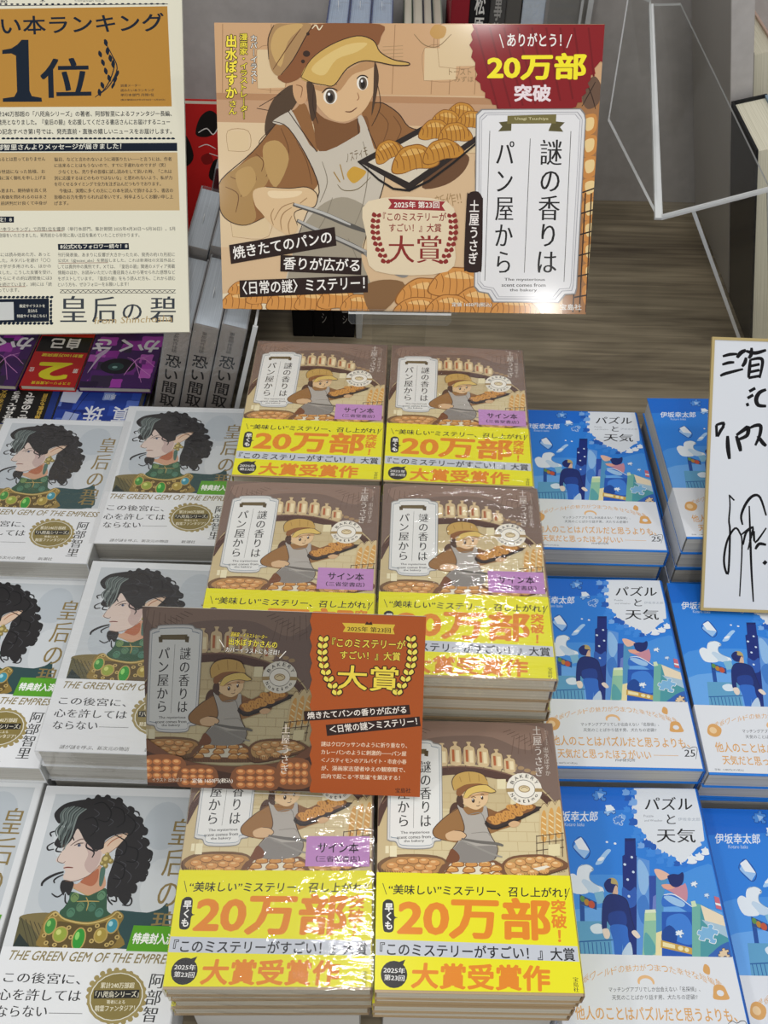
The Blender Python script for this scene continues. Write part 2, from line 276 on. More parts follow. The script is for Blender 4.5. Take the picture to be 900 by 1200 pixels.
ART = {
'bakery_cover': [
('p','#cdb98c',[0,0,130,0,130,191,0,191]),
('p','#dac99c',[8,62,122,62,118,120,12,122]),
('l','#c4ac7e',0.35,[6,70,126,70.5]),
('l','#c4ac7e',0.35,[12,70,12,77]),
('l','#c4ac7e',0.35,[25,70,25,77]),
('l','#c4ac7e',0.35,[38,70,38,77]),
('l','#c4ac7e',0.35,[51,70,51,77]),
('l','#c4ac7e',0.35,[64,70,64,77]),
('l','#c4ac7e',0.35,[77,70,77,77]),
('l','#c4ac7e',0.35,[90,70,90,77]),
('l','#c4ac7e',0.35,[103,70,103,77]),
('l','#c4ac7e',0.35,[116,70,116,77]),
('l','#c4ac7e',0.35,[6,77,126,77.5]),
('l','#c4ac7e',0.35,[18,77,18,84]),
('l','#c4ac7e',0.35,[31,77,31,84]),
('l','#c4ac7e',0.35,[44,77,44,84]),
('l','#c4ac7e',0.35,[57,77,57,84]),
('l','#c4ac7e',0.35,[70,77,70,84]),
('l','#c4ac7e',0.35,[83,77,83,84]),
('l','#c4ac7e',0.35,[96,77,96,84]),
('l','#c4ac7e',0.35,[109,77,109,84]),
('l','#c4ac7e',0.35,[122,77,122,84]),
('l','#c4ac7e',0.35,[6,84,126,84.5]),
('l','#c4ac7e',0.35,[12,84,12,91]),
('l','#c4ac7e',0.35,[25,84,25,91]),
('l','#c4ac7e',0.35,[38,84,38,91]),
('l','#c4ac7e',0.35,[51,84,51,91]),
('l','#c4ac7e',0.35,[64,84,64,91]),
('l','#c4ac7e',0.35,[77,84,77,91]),
('l','#c4ac7e',0.35,[90,84,90,91]),
('l','#c4ac7e',0.35,[103,84,103,91]),
('l','#c4ac7e',0.35,[116,84,116,91]),
('l','#c4ac7e',0.35,[6,91,126,91.5]),
('l','#c4ac7e',0.35,[18,91,18,98]),
('l','#c4ac7e',0.35,[31,91,31,98]),
('l','#c4ac7e',0.35,[44,91,44,98]),
('l','#c4ac7e',0.35,[57,91,57,98]),
('l','#c4ac7e',0.35,[70,91,70,98]),
('l','#c4ac7e',0.35,[83,91,83,98]),
('l','#c4ac7e',0.35,[96,91,96,98]),
('l','#c4ac7e',0.35,[109,91,109,98]),
('l','#c4ac7e',0.35,[122,91,122,98]),
('l','#c4ac7e',0.35,[6,98,126,98.5]),
('l','#c4ac7e',0.35,[12,98,12,105]),
('l','#c4ac7e',0.35,[25,98,25,105]),
('l','#c4ac7e',0.35,[38,98,38,105]),
('l','#c4ac7e',0.35,[51,98,51,105]),
('l','#c4ac7e',0.35,[64,98,64,105]),
('l','#c4ac7e',0.35,[77,98,77,105]),
('l','#c4ac7e',0.35,[90,98,90,105]),
('l','#c4ac7e',0.35,[103,98,103,105]),
('l','#c4ac7e',0.35,[116,98,116,105]),
('l','#c4ac7e',0.35,[6,105,126,105.5]),
('l','#c4ac7e',0.35,[18,105,18,112]),
('l','#c4ac7e',0.35,[31,105,31,112]),
('l','#c4ac7e',0.35,[44,105,44,112]),
('l','#c4ac7e',0.35,[57,105,57,112]),
('l','#c4ac7e',0.35,[70,105,70,112]),
('l','#c4ac7e',0.35,[83,105,83,112]),
('l','#c4ac7e',0.35,[96,105,96,112]),
('l','#c4ac7e',0.35,[109,105,109,112]),
('l','#c4ac7e',0.35,[122,105,122,112]),
('l','#c4ac7e',0.35,[6,112,126,112.5]),
('l','#c4ac7e',0.35,[12,112,12,119]),
('l','#c4ac7e',0.35,[25,112,25,119]),
('l','#c4ac7e',0.35,[38,112,38,119]),
('l','#c4ac7e',0.35,[51,112,51,119]),
('l','#c4ac7e',0.35,[64,112,64,119]),
('l','#c4ac7e',0.35,[77,112,77,119]),
('l','#c4ac7e',0.35,[90,112,90,119]),
('l','#c4ac7e',0.35,[103,112,103,119]),
('l','#c4ac7e',0.35,[116,112,116,119]),
('l','#c4ac7e',0.35,[6,119,126,119.5]),
('l','#c4ac7e',0.35,[18,119,18,126]),
('l','#c4ac7e',0.35,[31,119,31,126]),
('l','#c4ac7e',0.35,[44,119,44,126]),
('l','#c4ac7e',0.35,[57,119,57,126]),
('l','#c4ac7e',0.35,[70,119,70,126]),
('l','#c4ac7e',0.35,[83,119,83,126]),
('l','#c4ac7e',0.35,[96,119,96,126]),
('l','#c4ac7e',0.35,[109,119,109,126]),
('l','#c4ac7e',0.35,[122,119,122,126]),
('l','#c4ac7e',0.35,[6,126,126,126.5]),
('l','#c4ac7e',0.35,[12,126,12,133]),
('l','#c4ac7e',0.35,[25,126,25,133]),
('l','#c4ac7e',0.35,[38,126,38,133]),
('l','#c4ac7e',0.35,[51,126,51,133]),
('l','#c4ac7e',0.35,[64,126,64,133]),
('l','#c4ac7e',0.35,[77,126,77,133]),
('l','#c4ac7e',0.35,[90,126,90,133]),
('l','#c4ac7e',0.35,[103,126,103,133]),
('l','#c4ac7e',0.35,[116,126,116,133]),
('l','#c4ac7e',0.35,[6,133,126,133.5]),
('l','#c4ac7e',0.35,[18,133,18,140]),
('l','#c4ac7e',0.35,[31,133,31,140]),
('l','#c4ac7e',0.35,[44,133,44,140]),
('l','#c4ac7e',0.35,[57,133,57,140]),
('l','#c4ac7e',0.35,[70,133,70,140]),
('l','#c4ac7e',0.35,[83,133,83,140]),
('l','#c4ac7e',0.35,[96,133,96,140]),
('l','#c4ac7e',0.35,[109,133,109,140]),
('l','#c4ac7e',0.35,[122,133,122,140]),
('s','#7d675b',[-2,193,-2,110,3,128,14,143,32,152,52,156,74,155,96,150,114,140,126,126,132,112,132,193]),
('s','#917768',[4,184,16,168,36,176,60,179,84,178,110,168,126,184,100,190,30,190]),
('l','#6e554a',0.5,[6,186,3,168]),
('l','#6e554a',0.5,[10,184.8,8,167.7]),
('l','#6e554a',0.5,[14,183.6,13,167.4]),
('l','#6e554a',0.5,[18,182.4,18,167.1]),
('l','#6e554a',0.5,[22,181.2,23,166.8]),
('l','#6e554a',0.5,[26,180,28,166.5]),
('l','#6e554a',0.5,[30,178.8,33,166.2]),
('l','#6e554a',0.5,[124,186,127,166]),
('l','#6e554a',0.5,[120,184.8,122,165.7]),
('l','#6e554a',0.5,[116,183.6,117,165.4]),
('l','#6e554a',0.5,[112,182.4,112,165.1]),
('l','#6e554a',0.5,[108,181.2,107,164.8]),
('l','#6e554a',0.5,[104,180,102,164.5]),
('l','#6e554a',0.5,[100,178.8,97,164.2]),
('l','#55392f',7,[-1,108,6,127,18,140,36,148,58,151,80,149,102,142,118,131,131,112]),
('l','#7b5a49',1.2,[3,124,18,143,36,151,58,154,80,152,102,145,120,132]),
('l','#5f493e',0.5,[119.8,123,127.4,125.2]),
('l','#5f493e',0.5,[115,131.1,122,134.9]),
('l','#5f493e',0.5,[107.8,138.2,113.8,143.5]),
('l','#5f493e',0.5,[98.5,144.2,103.3,150.6]),
('l','#5f493e',0.5,[87.6,148.5,90.8,155.9]),
('l','#5f493e',0.5,[75.6,151.2,77.2,159]),
('l','#5f493e',0.5,[63,152,62.8,160]),
('l','#5f493e',0.5,[50.5,150.9,48.6,158.7]),
('l','#5f493e',0.5,[38.6,148,35.1,155.1]),
('l','#5f493e',0.5,[27.9,143.3,22.9,149.6]),
('l','#5f493e',0.5,[18.9,137.2,12.7,142.2]),
('l','#5f493e',0.5,[12.1,129.8,4.9,133.4]),
('l','#5f493e',0.4,[8,172,14,168]),
('l','#5f493e',0.4,[122,172,116,168]),
('l','#5f493e',0.4,[11,173.6,17,169.8]),
('l','#5f493e',0.4,[119,173.6,113,169.8]),
('l','#5f493e',0.4,[14,175.2,20,171.6]),
('l','#5f493e',0.4,[116,175.2,110,171.6]),
('l','#5f493e',0.4,[17,176.8,23,173.4]),
('l','#5f493e',0.4,[113,176.8,107,173.4]),
('l','#5f493e',0.4,[20,178.4,26,175.2]),
('l','#5f493e',0.4,[110,178.4,104,175.2]),
('l','#5f493e',0.4,[23,180,29,177]),
('l','#5f493e',0.4,[107,180,101,177]),
('l','#5f493e',0.4,[26,181.6,32,178.8]),
('l','#5f493e',0.4,[104,181.6,98,178.8]),
('l','#5f493e',0.4,[29,183.2,35,180.6]),
('l','#5f493e',0.4,[101,183.2,95,180.6]),
('l','#5f493e',0.4,[32,184.8,38,182.4]),
('l','#5f493e',0.4,[98,184.8,92,182.4]),
('e','#a98a63',[14,146,2.6,1.6,0]),
('e','#a98a63',[112,150,2.4,1.5,0]),
('e','#a98a63',[19,148.2,2.6,1.6,0]),
('e','#a98a63',[107.5,151.8,2.4,1.5,0]),
('e','#a98a63',[24,150.4,2.6,1.6,0]),
('e','#a98a63',[103,153.6,2.4,1.5,0]),
('e','#a98a63',[29,152.6,2.6,1.6,0]),
('e','#a98a63',[98.5,155.4,2.4,1.5,0]),
('e','#a98a63',[34,154.8,2.6,1.6,0]),
('e','#a98a63',[94,157.2,2.4,1.5,0]),
('s','#d7bd90',[42,155.25,50,155.25,50.2,167.15,47.2,169.7,48,172.25,44,172.25,44.8,169.7,41.8,167.15]),
('p','#b5663c',[43.4,157.25,45.2,157.25,45.2,166.3,43.4,166.3]),
('p','#f0dfb4',[46.2,156.75,48.8,156.75,48.8,165.79,46.2,165.79]),
('l','#5b4030',0.4,[42,155.25,41.8,167.15,44.8,169.7,44,172.25]),
('l','#5b4030',0.4,[50,155.25,50.2,167.15,47.2,169.7,48,172.25]),
('s','#d7bd90',[52,155.75,60,155.75,60.2,168.35,57.2,171.05,58,173.75,54,173.75,54.8,171.05,51.8,168.35]),
('p','#b5663c',[53.4,157.75,55.2,157.75,55.2,167.45,53.4,167.45]),
('p','#f0dfb4',[56.2,157.25,58.8,157.25,58.8,166.91,56.2,166.91]),
('l','#5b4030',0.4,[52,155.75,51.8,168.35,54.8,171.05,54,173.75]),
('l','#5b4030',0.4,[60,155.75,60.2,168.35,57.2,171.05,58,173.75]),
('s','#d7bd90',[62,155.75,70,155.75,70.2,168.35,67.2,171.05,68,173.75,64,173.75,64.8,171.05,61.8,168.35]),
('p','#b5663c',[63.4,157.75,65.2,157.75,65.2,167.45,63.4,167.45]),
('p','#f0dfb4',[66.2,157.25,68.8,157.25,68.8,166.91,66.2,166.91]),
('l','#5b4030',0.4,[62,155.75,61.8,168.35,64.8,171.05,64,173.75]),
('l','#5b4030',0.4,[70,155.75,70.2,168.35,67.2,171.05,68,173.75]),
('s','#d7bd90',[72,155.25,80,155.25,80.2,167.15,77.2,169.7,78,172.25,74,172.25,74.8,169.7,71.8,167.15]),
('p','#b5663c',[73.4,157.25,75.2,157.25,75.2,166.3,73.4,166.3]),
('p','#f0dfb4',[76.2,156.75,78.8,156.75,78.8,165.79,76.2,165.79]),
('l','#5b4030',0.4,[72,155.25,71.8,167.15,74.8,169.7,74,172.25]),
('l','#5b4030',0.4,[80,155.25,80.2,167.15,77.2,169.7,78,172.25]),
('s','#d7bd90',[82,153.15,90,153.15,90.2,163.65,87.2,165.9,88,168.15,84,168.15,84.8,165.9,81.8,163.65]),
('p','#b5663c',[83.4,155.15,85.2,155.15,85.2,162.9,83.4,162.9]),
('p','#f0dfb4',[86.2,154.65,88.8,154.65,88.8,162.45,86.2,162.45]),
('l','#5b4030',0.4,[82,153.15,81.8,163.65,84.8,165.9,84,168.15]),
('l','#5b4030',0.4,[90,153.15,90.2,163.65,87.2,165.9,88,168.15]),
('s','#d7bd90',[91,150.65,99,150.65,99.2,159.75,96.2,161.7,97,163.65,93,163.65,93.8,161.7,90.8,159.75]),
('p','#b5663c',[92.4,152.65,94.2,152.65,94.2,159.1,92.4,159.1]),
('p','#f0dfb4',[95.2,152.15,97.8,152.15,97.8,158.71,95.2,158.71]),
('l','#5b4030',0.4,[91,150.65,90.8,159.75,93.8,161.7,93,163.65]),
('l','#5b4030',0.4,[99,150.65,99.2,159.75,96.2,161.7,97,163.65]),
('p','#e9dcb2',[93.7,129.5,100.7,129.6,100.1,122.2,93.1,121.7]),
('p','#e9dcb2',[85.1,144.5,91.4,144.6,90.8,136.9,84.6,136.8]),
('s','#d6bf8f',[113.8,122.5,116.3,126.2,118,126.2,119.8,122.6,117.7,99.2,111.2,99]),
('s','#d9a356',[112.7,100,113.6,113.3,115.4,120.3,117.2,121.1,117.6,115.2,116.1,100]),
('l','#f1dba6',1,[114.5,117,117.2,114.9]),
('l','#f1dba6',1,[114.1,112.6,116.8,110.5]),
('l','#f1dba6',1,[113.7,108.3,116.4,106.2]),
('l','#f1dba6',1,[113.3,104,115.9,102]),
('l','#6a4a2e',0.4,[113.8,122.5,116.3,126.2,118,126.2,119.8,122.6]),
('s','#d6bf8f',[119.2,124.4,121.7,128.2,123.5,128.2,125.2,124.5,123,101,116.5,100.9]),
('s','#d9a356',[118,101.8,119,115.3,120.8,122.2,122.6,123,123,117.2,121.4,101.9]),
('l','#f1dba6',1,[119.9,118.9,122.6,116.8]),
('l','#f1dba6',1,[119.4,114.5,122.1,112.4]),
('l','#f1dba6',1,[119,110.2,121.7,108.1]),
('l','#f1dba6',1,[118.6,105.9,121.2,103.8]),
('l','#6a4a2e',0.4,[119.2,124.4,121.7,128.2,123.5,128.2,125.2,124.5]),
('s','#d6bf8f',[124.6,125.4,127.1,129.2,128.8,129.2,130.5,125.6,128.2,102,121.7,101.9]),
('s','#d9a356',[123.2,102.8,124.3,116.3,126.1,123.3,127.9,124,128.3,118.2,126.6,102.9]),
('l','#f1dba6',1,[125.2,119.9,127.9,117.8]),
('l','#f1dba6',1,[124.7,115.6,127.4,113.4]),
('l','#f1dba6',1,[124.2,111.2,126.9,109.1]),
('l','#f1dba6',1,[123.8,106.9,126.4,104.8]),
('l','#6a4a2e',0.4,[124.6,125.4,127.1,129.2,128.8,129.2,130.5,125.6]),
('l','#4d3828',0.6,[109.6,102.9,108.3,87.7]),
('l','#4d3828',0.6,[114.1,103.5,112.7,87.8]),
('l','#4d3828',0.6,[118.5,104.1,117,87.9]),
('l','#4d3828',0.6,[123,104.7,121.4,88]),
('l','#4d3828',0.6,[127.5,105.4,125.8,88]),
('l','#4d3828',0.6,[109.2,102.2,128.5,105]),
('l','#4d3828',0.6,[108.7,97.2,128,100.1]),
('l','#4d3828',0.6,[108.2,92,127.4,94.8]),
('p','#e7d9aa',[116.9,96.5,125.1,97.2,124.2,88.9,116.1,88.2]),
('s','#7a5a3c',[0.6,81.4,13.6,87.5,40.3,87.3,48.8,80.6,39.9,71.2,18.6,70,3.7,73.1]),
('s','#b98a52',[3.3,80.4,14.4,85.8,40.3,85.6,46,80.9,38.4,75,16.9,73.3,5.4,76.1]),
('s','#7a5236',[83.4,81.3,92.2,87.9,114.2,89.4,126.3,85.5,128.2,80.4,105.9,73.3,89.2,70,82.9,74.5]),
('s','#c49a5e',[85.9,81.3,93.8,86.6,114,87.6,124.5,84.4,123.3,80.7,104.5,75.8,89.5,73.8]),
('s','#7a5236',[40,72.1,47.7,83.1,80.3,84.6,87,72.9,84.3,69.9,41.5,69.1]),
('p','#e9dfc6',[43,73,49.4,82,78.9,83.2,84.5,73.7]),
('e','#8a5a30',[10.3,79.9,4.1,2.4,0]),
('e','#d79a5a',[10.3,80.1,3.8,2.1,0]),
('e','#e9bf85',[9.6,80.7,1.8,0.6,0]),
('e','#8a5a30',[16.9,82.6,4.2,2.4,0]),
('e','#d79a5a',[16.9,82.7,3.9,2,0]),
('e','#e9bf85',[16.3,83.4,1.8,0.7,0]),
('e','#8a5a30',[24.4,83.6,4.2,2.4,0]),
('e','#d79a5a',[24.4,83.7,3.9,2,0]),
('e','#e9bf85',[23.8,84.4,1.8,0.7,0]),
('e','#8a5a30',[31.9,83.4,4.2,2.4,0]),
('e','#d79a5a',[31.9,83.5,3.8,2,0]),
('e','#e9bf85',[31.3,84.2,1.8,0.7,0]),
('e','#8a5a30',[38.5,82.1,4.2,2.3,0]),
('e','#d79a5a',[38.6,82.3,3.8,2,0]),
('e','#e9bf85',[37.9,83,1.8,0.7,0]),
('e','#8a5a30',[13.6,76.6,4.1,2.4,0]),
('e','#d79a5a',[13.6,76.8,3.8,2.1,0]),
('e','#e9bf85',[13,77.4,1.8,0.7,0]),
('e','#8a5a30',[21.1,78.1,4.1,2.4,0]),
('e','#d79a5a',[21.1,78.2,3.8,2,0]),
('e','#e9bf85',[20.4,78.9,1.8,0.7,0]),
('e','#8a5a30',[28.9,79.2,4.1,2.3,0]),
('e','#d79a5a',[28.9,79.4,3.8,2,0]),
('e','#e9bf85',[28.2,80.1,1.8,0.7,0]),
('e','#8a5a30',[36,79,4.1,2.3,0]),
('e','#d79a5a',[36,79.2,3.8,2,0]),
('e','#e9bf85',[35.3,79.9,1.9,0.7,0]),
('e','#8a5a30',[26,74.8,4.1,2.3,0]),
('e','#d79a5a',[26,75,3.8,2,0]),
('e','#e9bf85',[25.3,75.6,1.9,0.6,0]),
('e','#8a5a30',[33.4,75.6,4.2,2.3,0]),
('e','#d79a5a',[33.4,75.8,3.8,2,0]),
('e','#e9bf85',[32.8,76.4,1.8,0.6,0]),
('e','#8a5a30',[18.6,74.3,4.1,2.3,0]),
('e','#d79a5a',[18.6,74.5,3.8,2,0]),
('e','#e9bf85',[17.9,75.2,1.8,0.7,0]),
('e','#8a5a30',[90.1,81.4,3.8,2.5,0]),
('e','#dba262',[90.1,81.6,3.5,2.2,0]),
('e','#f0cd95',[89.5,82.4,1.7,0.7,0]),
('e','#8a5a30',[96.9,83.6,3.8,2.6,0]),
('e','#dba262',[96.9,83.7,3.5,2.2,0]),
('e','#f0cd95',[96.3,84.6,1.7,0.7,0]),
('e','#8a5a30',[103.7,85.1,3.9,2.6,0]),
('e','#dba262',[103.7,85.2,3.5,2.2,0]),
('e','#f0cd95',[103.1,86.1,1.7,0.7,0]),
('e','#8a5a30',[110.5,85.9,3.8,2.6,0]),
('e','#dba262',[110.5,86,3.5,2.2,0]),
('e','#f0cd95',[109.9,86.9,1.7,0.7,0]),
('e','#8a5a30',[117.1,85.3,3.8,2.5,0]),
('e','#dba262',[117.1,85.5,3.5,2.2,0]),
('e','#f0cd95',[116.5,86.3,1.7,0.7,0]),
('e','#8a5a30',[93.1,77.7,3.8,2.5,0]),
('e','#dba262',[93.1,77.9,3.5,2.2,0]),
('e','#f0cd95',[92.5,78.7,1.7,0.6,0]),
('e','#8a5a30',[99.9,79.6,3.8,2.6,0]),
('e','#dba262',[99.9,79.7,3.5,2.2,0]),
('e','#f0cd95',[99.3,80.6,1.7,0.7,0]),
('e','#8a5a30',[107.5,81,3.8,2.5,0]),
('e','#dba262',[107.5,81.2,3.5,2.2,0]),
('e','#f0cd95',[106.9,82.1,1.7,0.7,0]),
('e','#8a5a30',[114.2,81.9,3.9,2.6,0]),
('e','#dba262',[114.3,82,3.5,2.2,0]),
('e','#f0cd95',[113.7,82.9,1.6,0.7,0]),
('e','#8a5a30',[121,82.7,3.8,2.6,0]),
('e','#dba262',[121,82.8,3.5,2.2,0]),
('e','#f0cd95',[120.4,83.7,1.7,0.7,0]),
('e','#8a5a30',[96.1,74.4,3.9,2.5,0]),
('e','#dba262',[96.2,74.6,3.4,2.2,0]),
('e','#f0cd95',[95.6,75.4,1.6,0.6,0]),
('e','#8a5a30',[104.6,76.6,3.8,2.5,0]),
('e','#dba262',[104.6,76.8,3.5,2.2,0]),
('e','#f0cd95',[104,77.6,1.7,0.7,0]),
('e','#8a5a30',[112.2,78.1,3.8,2.5,0]),
('e','#dba262',[112.2,78.3,3.5,2.2,0]),
('e','#f0cd95',[111.6,79.1,1.7,0.7,0]),
('p','#efe6d2',[104.9,79.6,114.2,81.9,116.6,80.9,108.4,78]),
('s','#8a5a30',[42.4,72.4,43.7,75.5,47,76.5,50.3,75.3,51,72.6,46.9,71.7]),
('s','#d3954f',[42.9,72.8,44.2,75.2,47,76,49.8,74.9,50.4,72.9,46.9,72.2]),
('l','#f0cb8e',0.7,[44.6,74.5,46.6,75.2,48.6,74.6]),
('s','#8a5a30',[46.2,76.5,47.4,79.6,50.8,80.7,54.1,79.4,54.8,76.7,50.6,75.8]),
('s','#d3954f',[46.7,76.9,47.9,79.3,50.8,80.2,53.6,79,54.2,77,50.6,76.3]),
('l','#f0cb8e',0.7,[48.4,78.6,50.4,79.3,52.4,78.7]),
('s','#8a5a30',[50.1,80.3,51.4,83.4,54.8,84.5,58.1,83.2,58.8,80.5,54.6,79.5]),
('s','#d3954f',[50.6,80.7,51.9,83.1,54.8,84,57.5,82.8,58.1,80.8,54.6,80.1]),
('l','#f0cb8e',0.7,[52.4,82.4,54.4,83.1,56.4,82.5]),
('s','#8a5a30',[55.3,71.9,56.5,74.9,59.9,75.9,63.1,74.7,63.8,72,59.7,71.1]),
('s','#d3954f',[55.8,72.2,57,74.6,59.9,75.4,62.6,74.3,63.2,72.3,59.7,71.6]),
('l','#f0cb8e',0.7,[57.5,73.9,59.5,74.6,61.5,74]),
('s','#8a5a30',[57.4,76.4,58.7,79.5,62.1,80.5,65.4,79.2,66,76.6,61.9,75.6]),
('s','#d3954f',[57.9,76.7,59.2,79.1,62.1,80,64.8,78.9,65.4,76.9,61.9,76.2]),
('l','#f0cb8e',0.7,[59.7,78.5,61.7,79.2,63.7,78.5]),
('s','#8a5a30',[59.3,80.5,60.6,83.6,64,84.6,67.2,83.3,67.9,80.6,63.7,79.7]),
('s','#d3954f',[59.8,80.8,61.1,83.2,63.9,84.1,66.7,83,67.3,81,63.7,80.2]),
('l','#f0cb8e',0.7,[61.5,82.6,63.6,83.3,65.5,82.6]),
('s','#8a5a30',[68.8,72.6,70.1,75.6,73.5,76.7,76.7,75.4,77.4,72.8,73.2,71.9]),
('s','#d3954f',[69.3,72.9,70.6,75.3,73.5,76.2,76.2,75.1,76.7,73.1,73.2,72.4]),
('l','#f0cb8e',0.7,[71.1,74.6,73.1,75.4,75,74.7]),
('s','#8a5a30',[69,77,70.4,80,73.8,81.1,77,79.8,77.7,77.1,73.5,76.2]),
('s','#d3954f',[69.6,77.3,70.9,79.7,73.7,80.6,76.5,79.5,77,77.4,73.5,76.7]),
('l','#f0cb8e',0.7,[71.3,79,73.3,79.7,75.3,79.1]),
('s','#8a5a30',[68.4,80.7,69.7,83.7,73.1,84.8,76.4,83.5,77.1,80.8,72.9,79.9]),
('s','#d3954f',[68.9,81,70.2,83.4,73.1,84.3,75.9,83.2,76.4,81.1,72.9,80.4]),
('l','#f0cb8e',0.7,[70.7,82.7,72.7,83.4,74.7,82.8]),
('s','#8a5a30',[76.2,73.1,77.6,76.1,81,77.2,84.2,75.9,84.8,73.2,80.7,72.3]),
('s','#d3954f',[76.8,73.4,78.1,75.8,80.9,76.7,83.7,75.6,84.2,73.6,80.7,72.8]),
('l','#f0cb8e',0.7,[78.5,75.1,80.6,75.8,82.5,75.2]),
('s','#8a5a30',[75.7,77.8,77.1,80.8,80.5,81.9,83.7,80.6,84.3,77.9,80.1,77]),
('s','#d3954f',[76.2,78.1,77.5,80.5,80.4,81.4,83.2,80.3,83.7,78.2,80.2,77.5]),
('l','#f0cb8e',0.7,[78,79.8,80,80.5,82,79.9]),
('l','#5a3b28',0.8,[0.6,81.1,3.7,73.1,18.6,69.7,39.9,71.2,48.8,80.3]),
('l','#5a3b28',0.8,[82.9,74.2,89.2,70,105.9,73,128.2,80.1]),
('l','#57402c',0.35,[2,77.7,3.1,73]),
('l','#57402c',0.35,[3.7,77.5,4.7,72.9]),
('l','#57402c',0.35,[5.3,77.3,6.4,72.8]),
('l','#57402c',0.35,[7,77.1,8,72.7]),
('l','#57402c',0.35,[8.7,76.8,9.7,72.6]),
('l','#57402c',0.35,[10.3,76.6,11.3,72.5]),
('l','#57402c',0.35,[12,76.4,13,72.3]),
('l','#57402c',0.35,[13.6,76.2,14.6,72.2]),
('l','#57402c',0.35,[15.3,75.9,16.3,72.1]),
('l','#57402c',0.35,[16.9,75.7,17.9,72]),
('l','#57402c',0.35,[18.6,75.5,19.6,71.9]),
('l','#57402c',0.35,[20.2,75.3,21.2,71.7]),
('l','#57402c',0.35,[21.9,75.1,22.8,71.6]),
('l','#57402c',0.35,[23.5,74.8,24.5,71.5]),
('l','#57402c',0.35,[25.2,74.6,26.1,71.4]),
('l','#57402c',0.35,[26.8,74.4,27.8,71.3]),
('l','#57402c',0.35,[28.5,74.2,29.4,71.1]),
('l','#57402c',0.35,[30.1,74,31.1,71]),
('l','#57402c',0.35,[31.8,73.7,32.7,70.9]),
('l','#57402c',0.35,[33.4,73.5,34.3,70.8]),
('l','#57402c',0.35,[35,73.3,36,70.7]),
('l','#57402c',0.35,[36.7,73.1,37.6,70.5]),
('l','#57402c',0.35,[38.3,72.9,39.3,70.4]),
('l','#57402c',0.35,[40,72.7,40.9,70.3]),
('l','#57402c',0.35,[41.6,72.4,42.5,70.2]),
('l','#57402c',0.35,[43.3,72.2,44.2,70.1]),
('l','#57402c',0.35,[87.1,74.6,87.6,71]),
('l','#57402c',0.35,[88.7,74.8,89.3,71.3]),
('l','#57402c',0.35,[90.4,74.9,91,71.6]),
('l','#57402c',0.35,[92.1,75.1,92.6,71.9]),
('l','#57402c',0.35,[93.7,75.3,94.3,72.2]),
('l','#57402c',0.35,[95.4,75.4,96,72.4]),
('l','#57402c',0.35,[97.1,75.6,97.7,72.7]),
('l','#57402c',0.35,[98.7,75.8,99.3,73]),
('l','#57402c',0.35,[100.4,75.9,101,73.3]),
('l','#57402c',0.35,[102.1,76.1,102.7,73.6]),
('l','#57402c',0.35,[103.7,76.3,104.4,73.9]),
('l','#57402c',0.35,[105.4,76.4,106,74.2]),
('l','#57402c',0.35,[107.1,76.6,107.7,74.5]),
('l','#57402c',0.35,[108.8,76.8,109.4,74.8]),
('l','#57402c',0.35,[110.4,76.9,111.1,75.1]),
('l','#57402c',0.35,[112.1,77.1,112.8,75.4]),
('l','#57402c',0.35,[113.8,77.3,114.4,75.7]),
('l','#57402c',0.35,[115.4,77.4,116.1,76]),
('l','#57402c',0.35,[117.1,77.6,117.8,76.3]),
('l','#57402c',0.35,[118.8,77.8,119.5,76.6]),
('l','#57402c',0.35,[120.5,77.9,121.2,76.9]),
('l','#57402c',0.35,[122.1,78.1,122.9,77.2]),
('l','#57402c',0.35,[123.8,78.3,124.6,77.5]),
('l','#57402c',0.35,[125.5,78.4,126.3,77.8]),
('l','#57402c',0.35,[42.4,71.5,42.8,69.1]),
('l','#57402c',0.35,[44.4,71.5,44.8,69.2]),
('l','#57402c',0.35,[46.4,71.5,46.8,69.2]),
('l','#57402c',0.35,[48.3,71.6,48.8,69.3]),
('l','#57402c',0.35,[50.3,71.6,50.7,69.3]),
('l','#57402c',0.35,[52.3,71.6,52.7,69.3]),
('l','#57402c',0.35,[54.3,71.7,54.7,69.4]),
('l','#57402c',0.35,[56.2,71.7,56.6,69.4]),
('l','#57402c',0.35,[58.2,71.7,58.6,69.4]),
('l','#57402c',0.35,[60.2,71.8,60.6,69.5]),
('l','#57402c',0.35,[62.2,71.8,62.6,69.5]),
('l','#57402c',0.35,[64.2,71.9,64.5,69.5]),
('l','#57402c',0.35,[66.1,71.9,66.5,69.6]),
('l','#57402c',0.35,[68.1,71.9,68.5,69.6]),
('l','#57402c',0.35,[70.1,72,70.5,69.7]),
('l','#57402c',0.35,[72.1,72,72.4,69.7]),
('l','#57402c',0.35,[74,72,74.4,69.7]),
('l','#57402c',0.35,[76,72.1,76.4,69.8]),
('l','#57402c',0.35,[78,72.1,78.3,69.8]),
('l','#57402c',0.35,[80,72.1,80.3,69.8]),
('l','#57402c',0.35,[82,72.2,82.3,69.9]),
('l','#57402c',0.35,[83.9,72.2,84.3,69.9]),
('p','#efe4bd',[8.5,93.6,13.2,93.7,13.3,86.1,8.6,86]),
('p','#efe4bd',[5.5,93.5,7.8,93.6,7.9,88.4,5.5,88.3]),
('p','#efe4bd',[47.9,88.3,50.6,88.3,50.4,84.2,47.8,84.2]),
('p','#efe4bd',[51.4,88.3,54.1,88.4,53.9,84.3,51.3,84.2]),
('p','#efe4bd',[56.2,87.6,60.3,87.7,60.1,83.9,56.1,83.8]),
('s','#8f8c88',[7.6,170.2,12,172,15.3,174.2,35.9,175.1,40.6,172.7,45.2,171.3,46,163.6,45,108.4,44.2,98.4,39.4,96.8,35.9,92.1,16.7,91.8,12.2,96.1,7.2,97.3,6.5,104.4,6.7,161.9]),
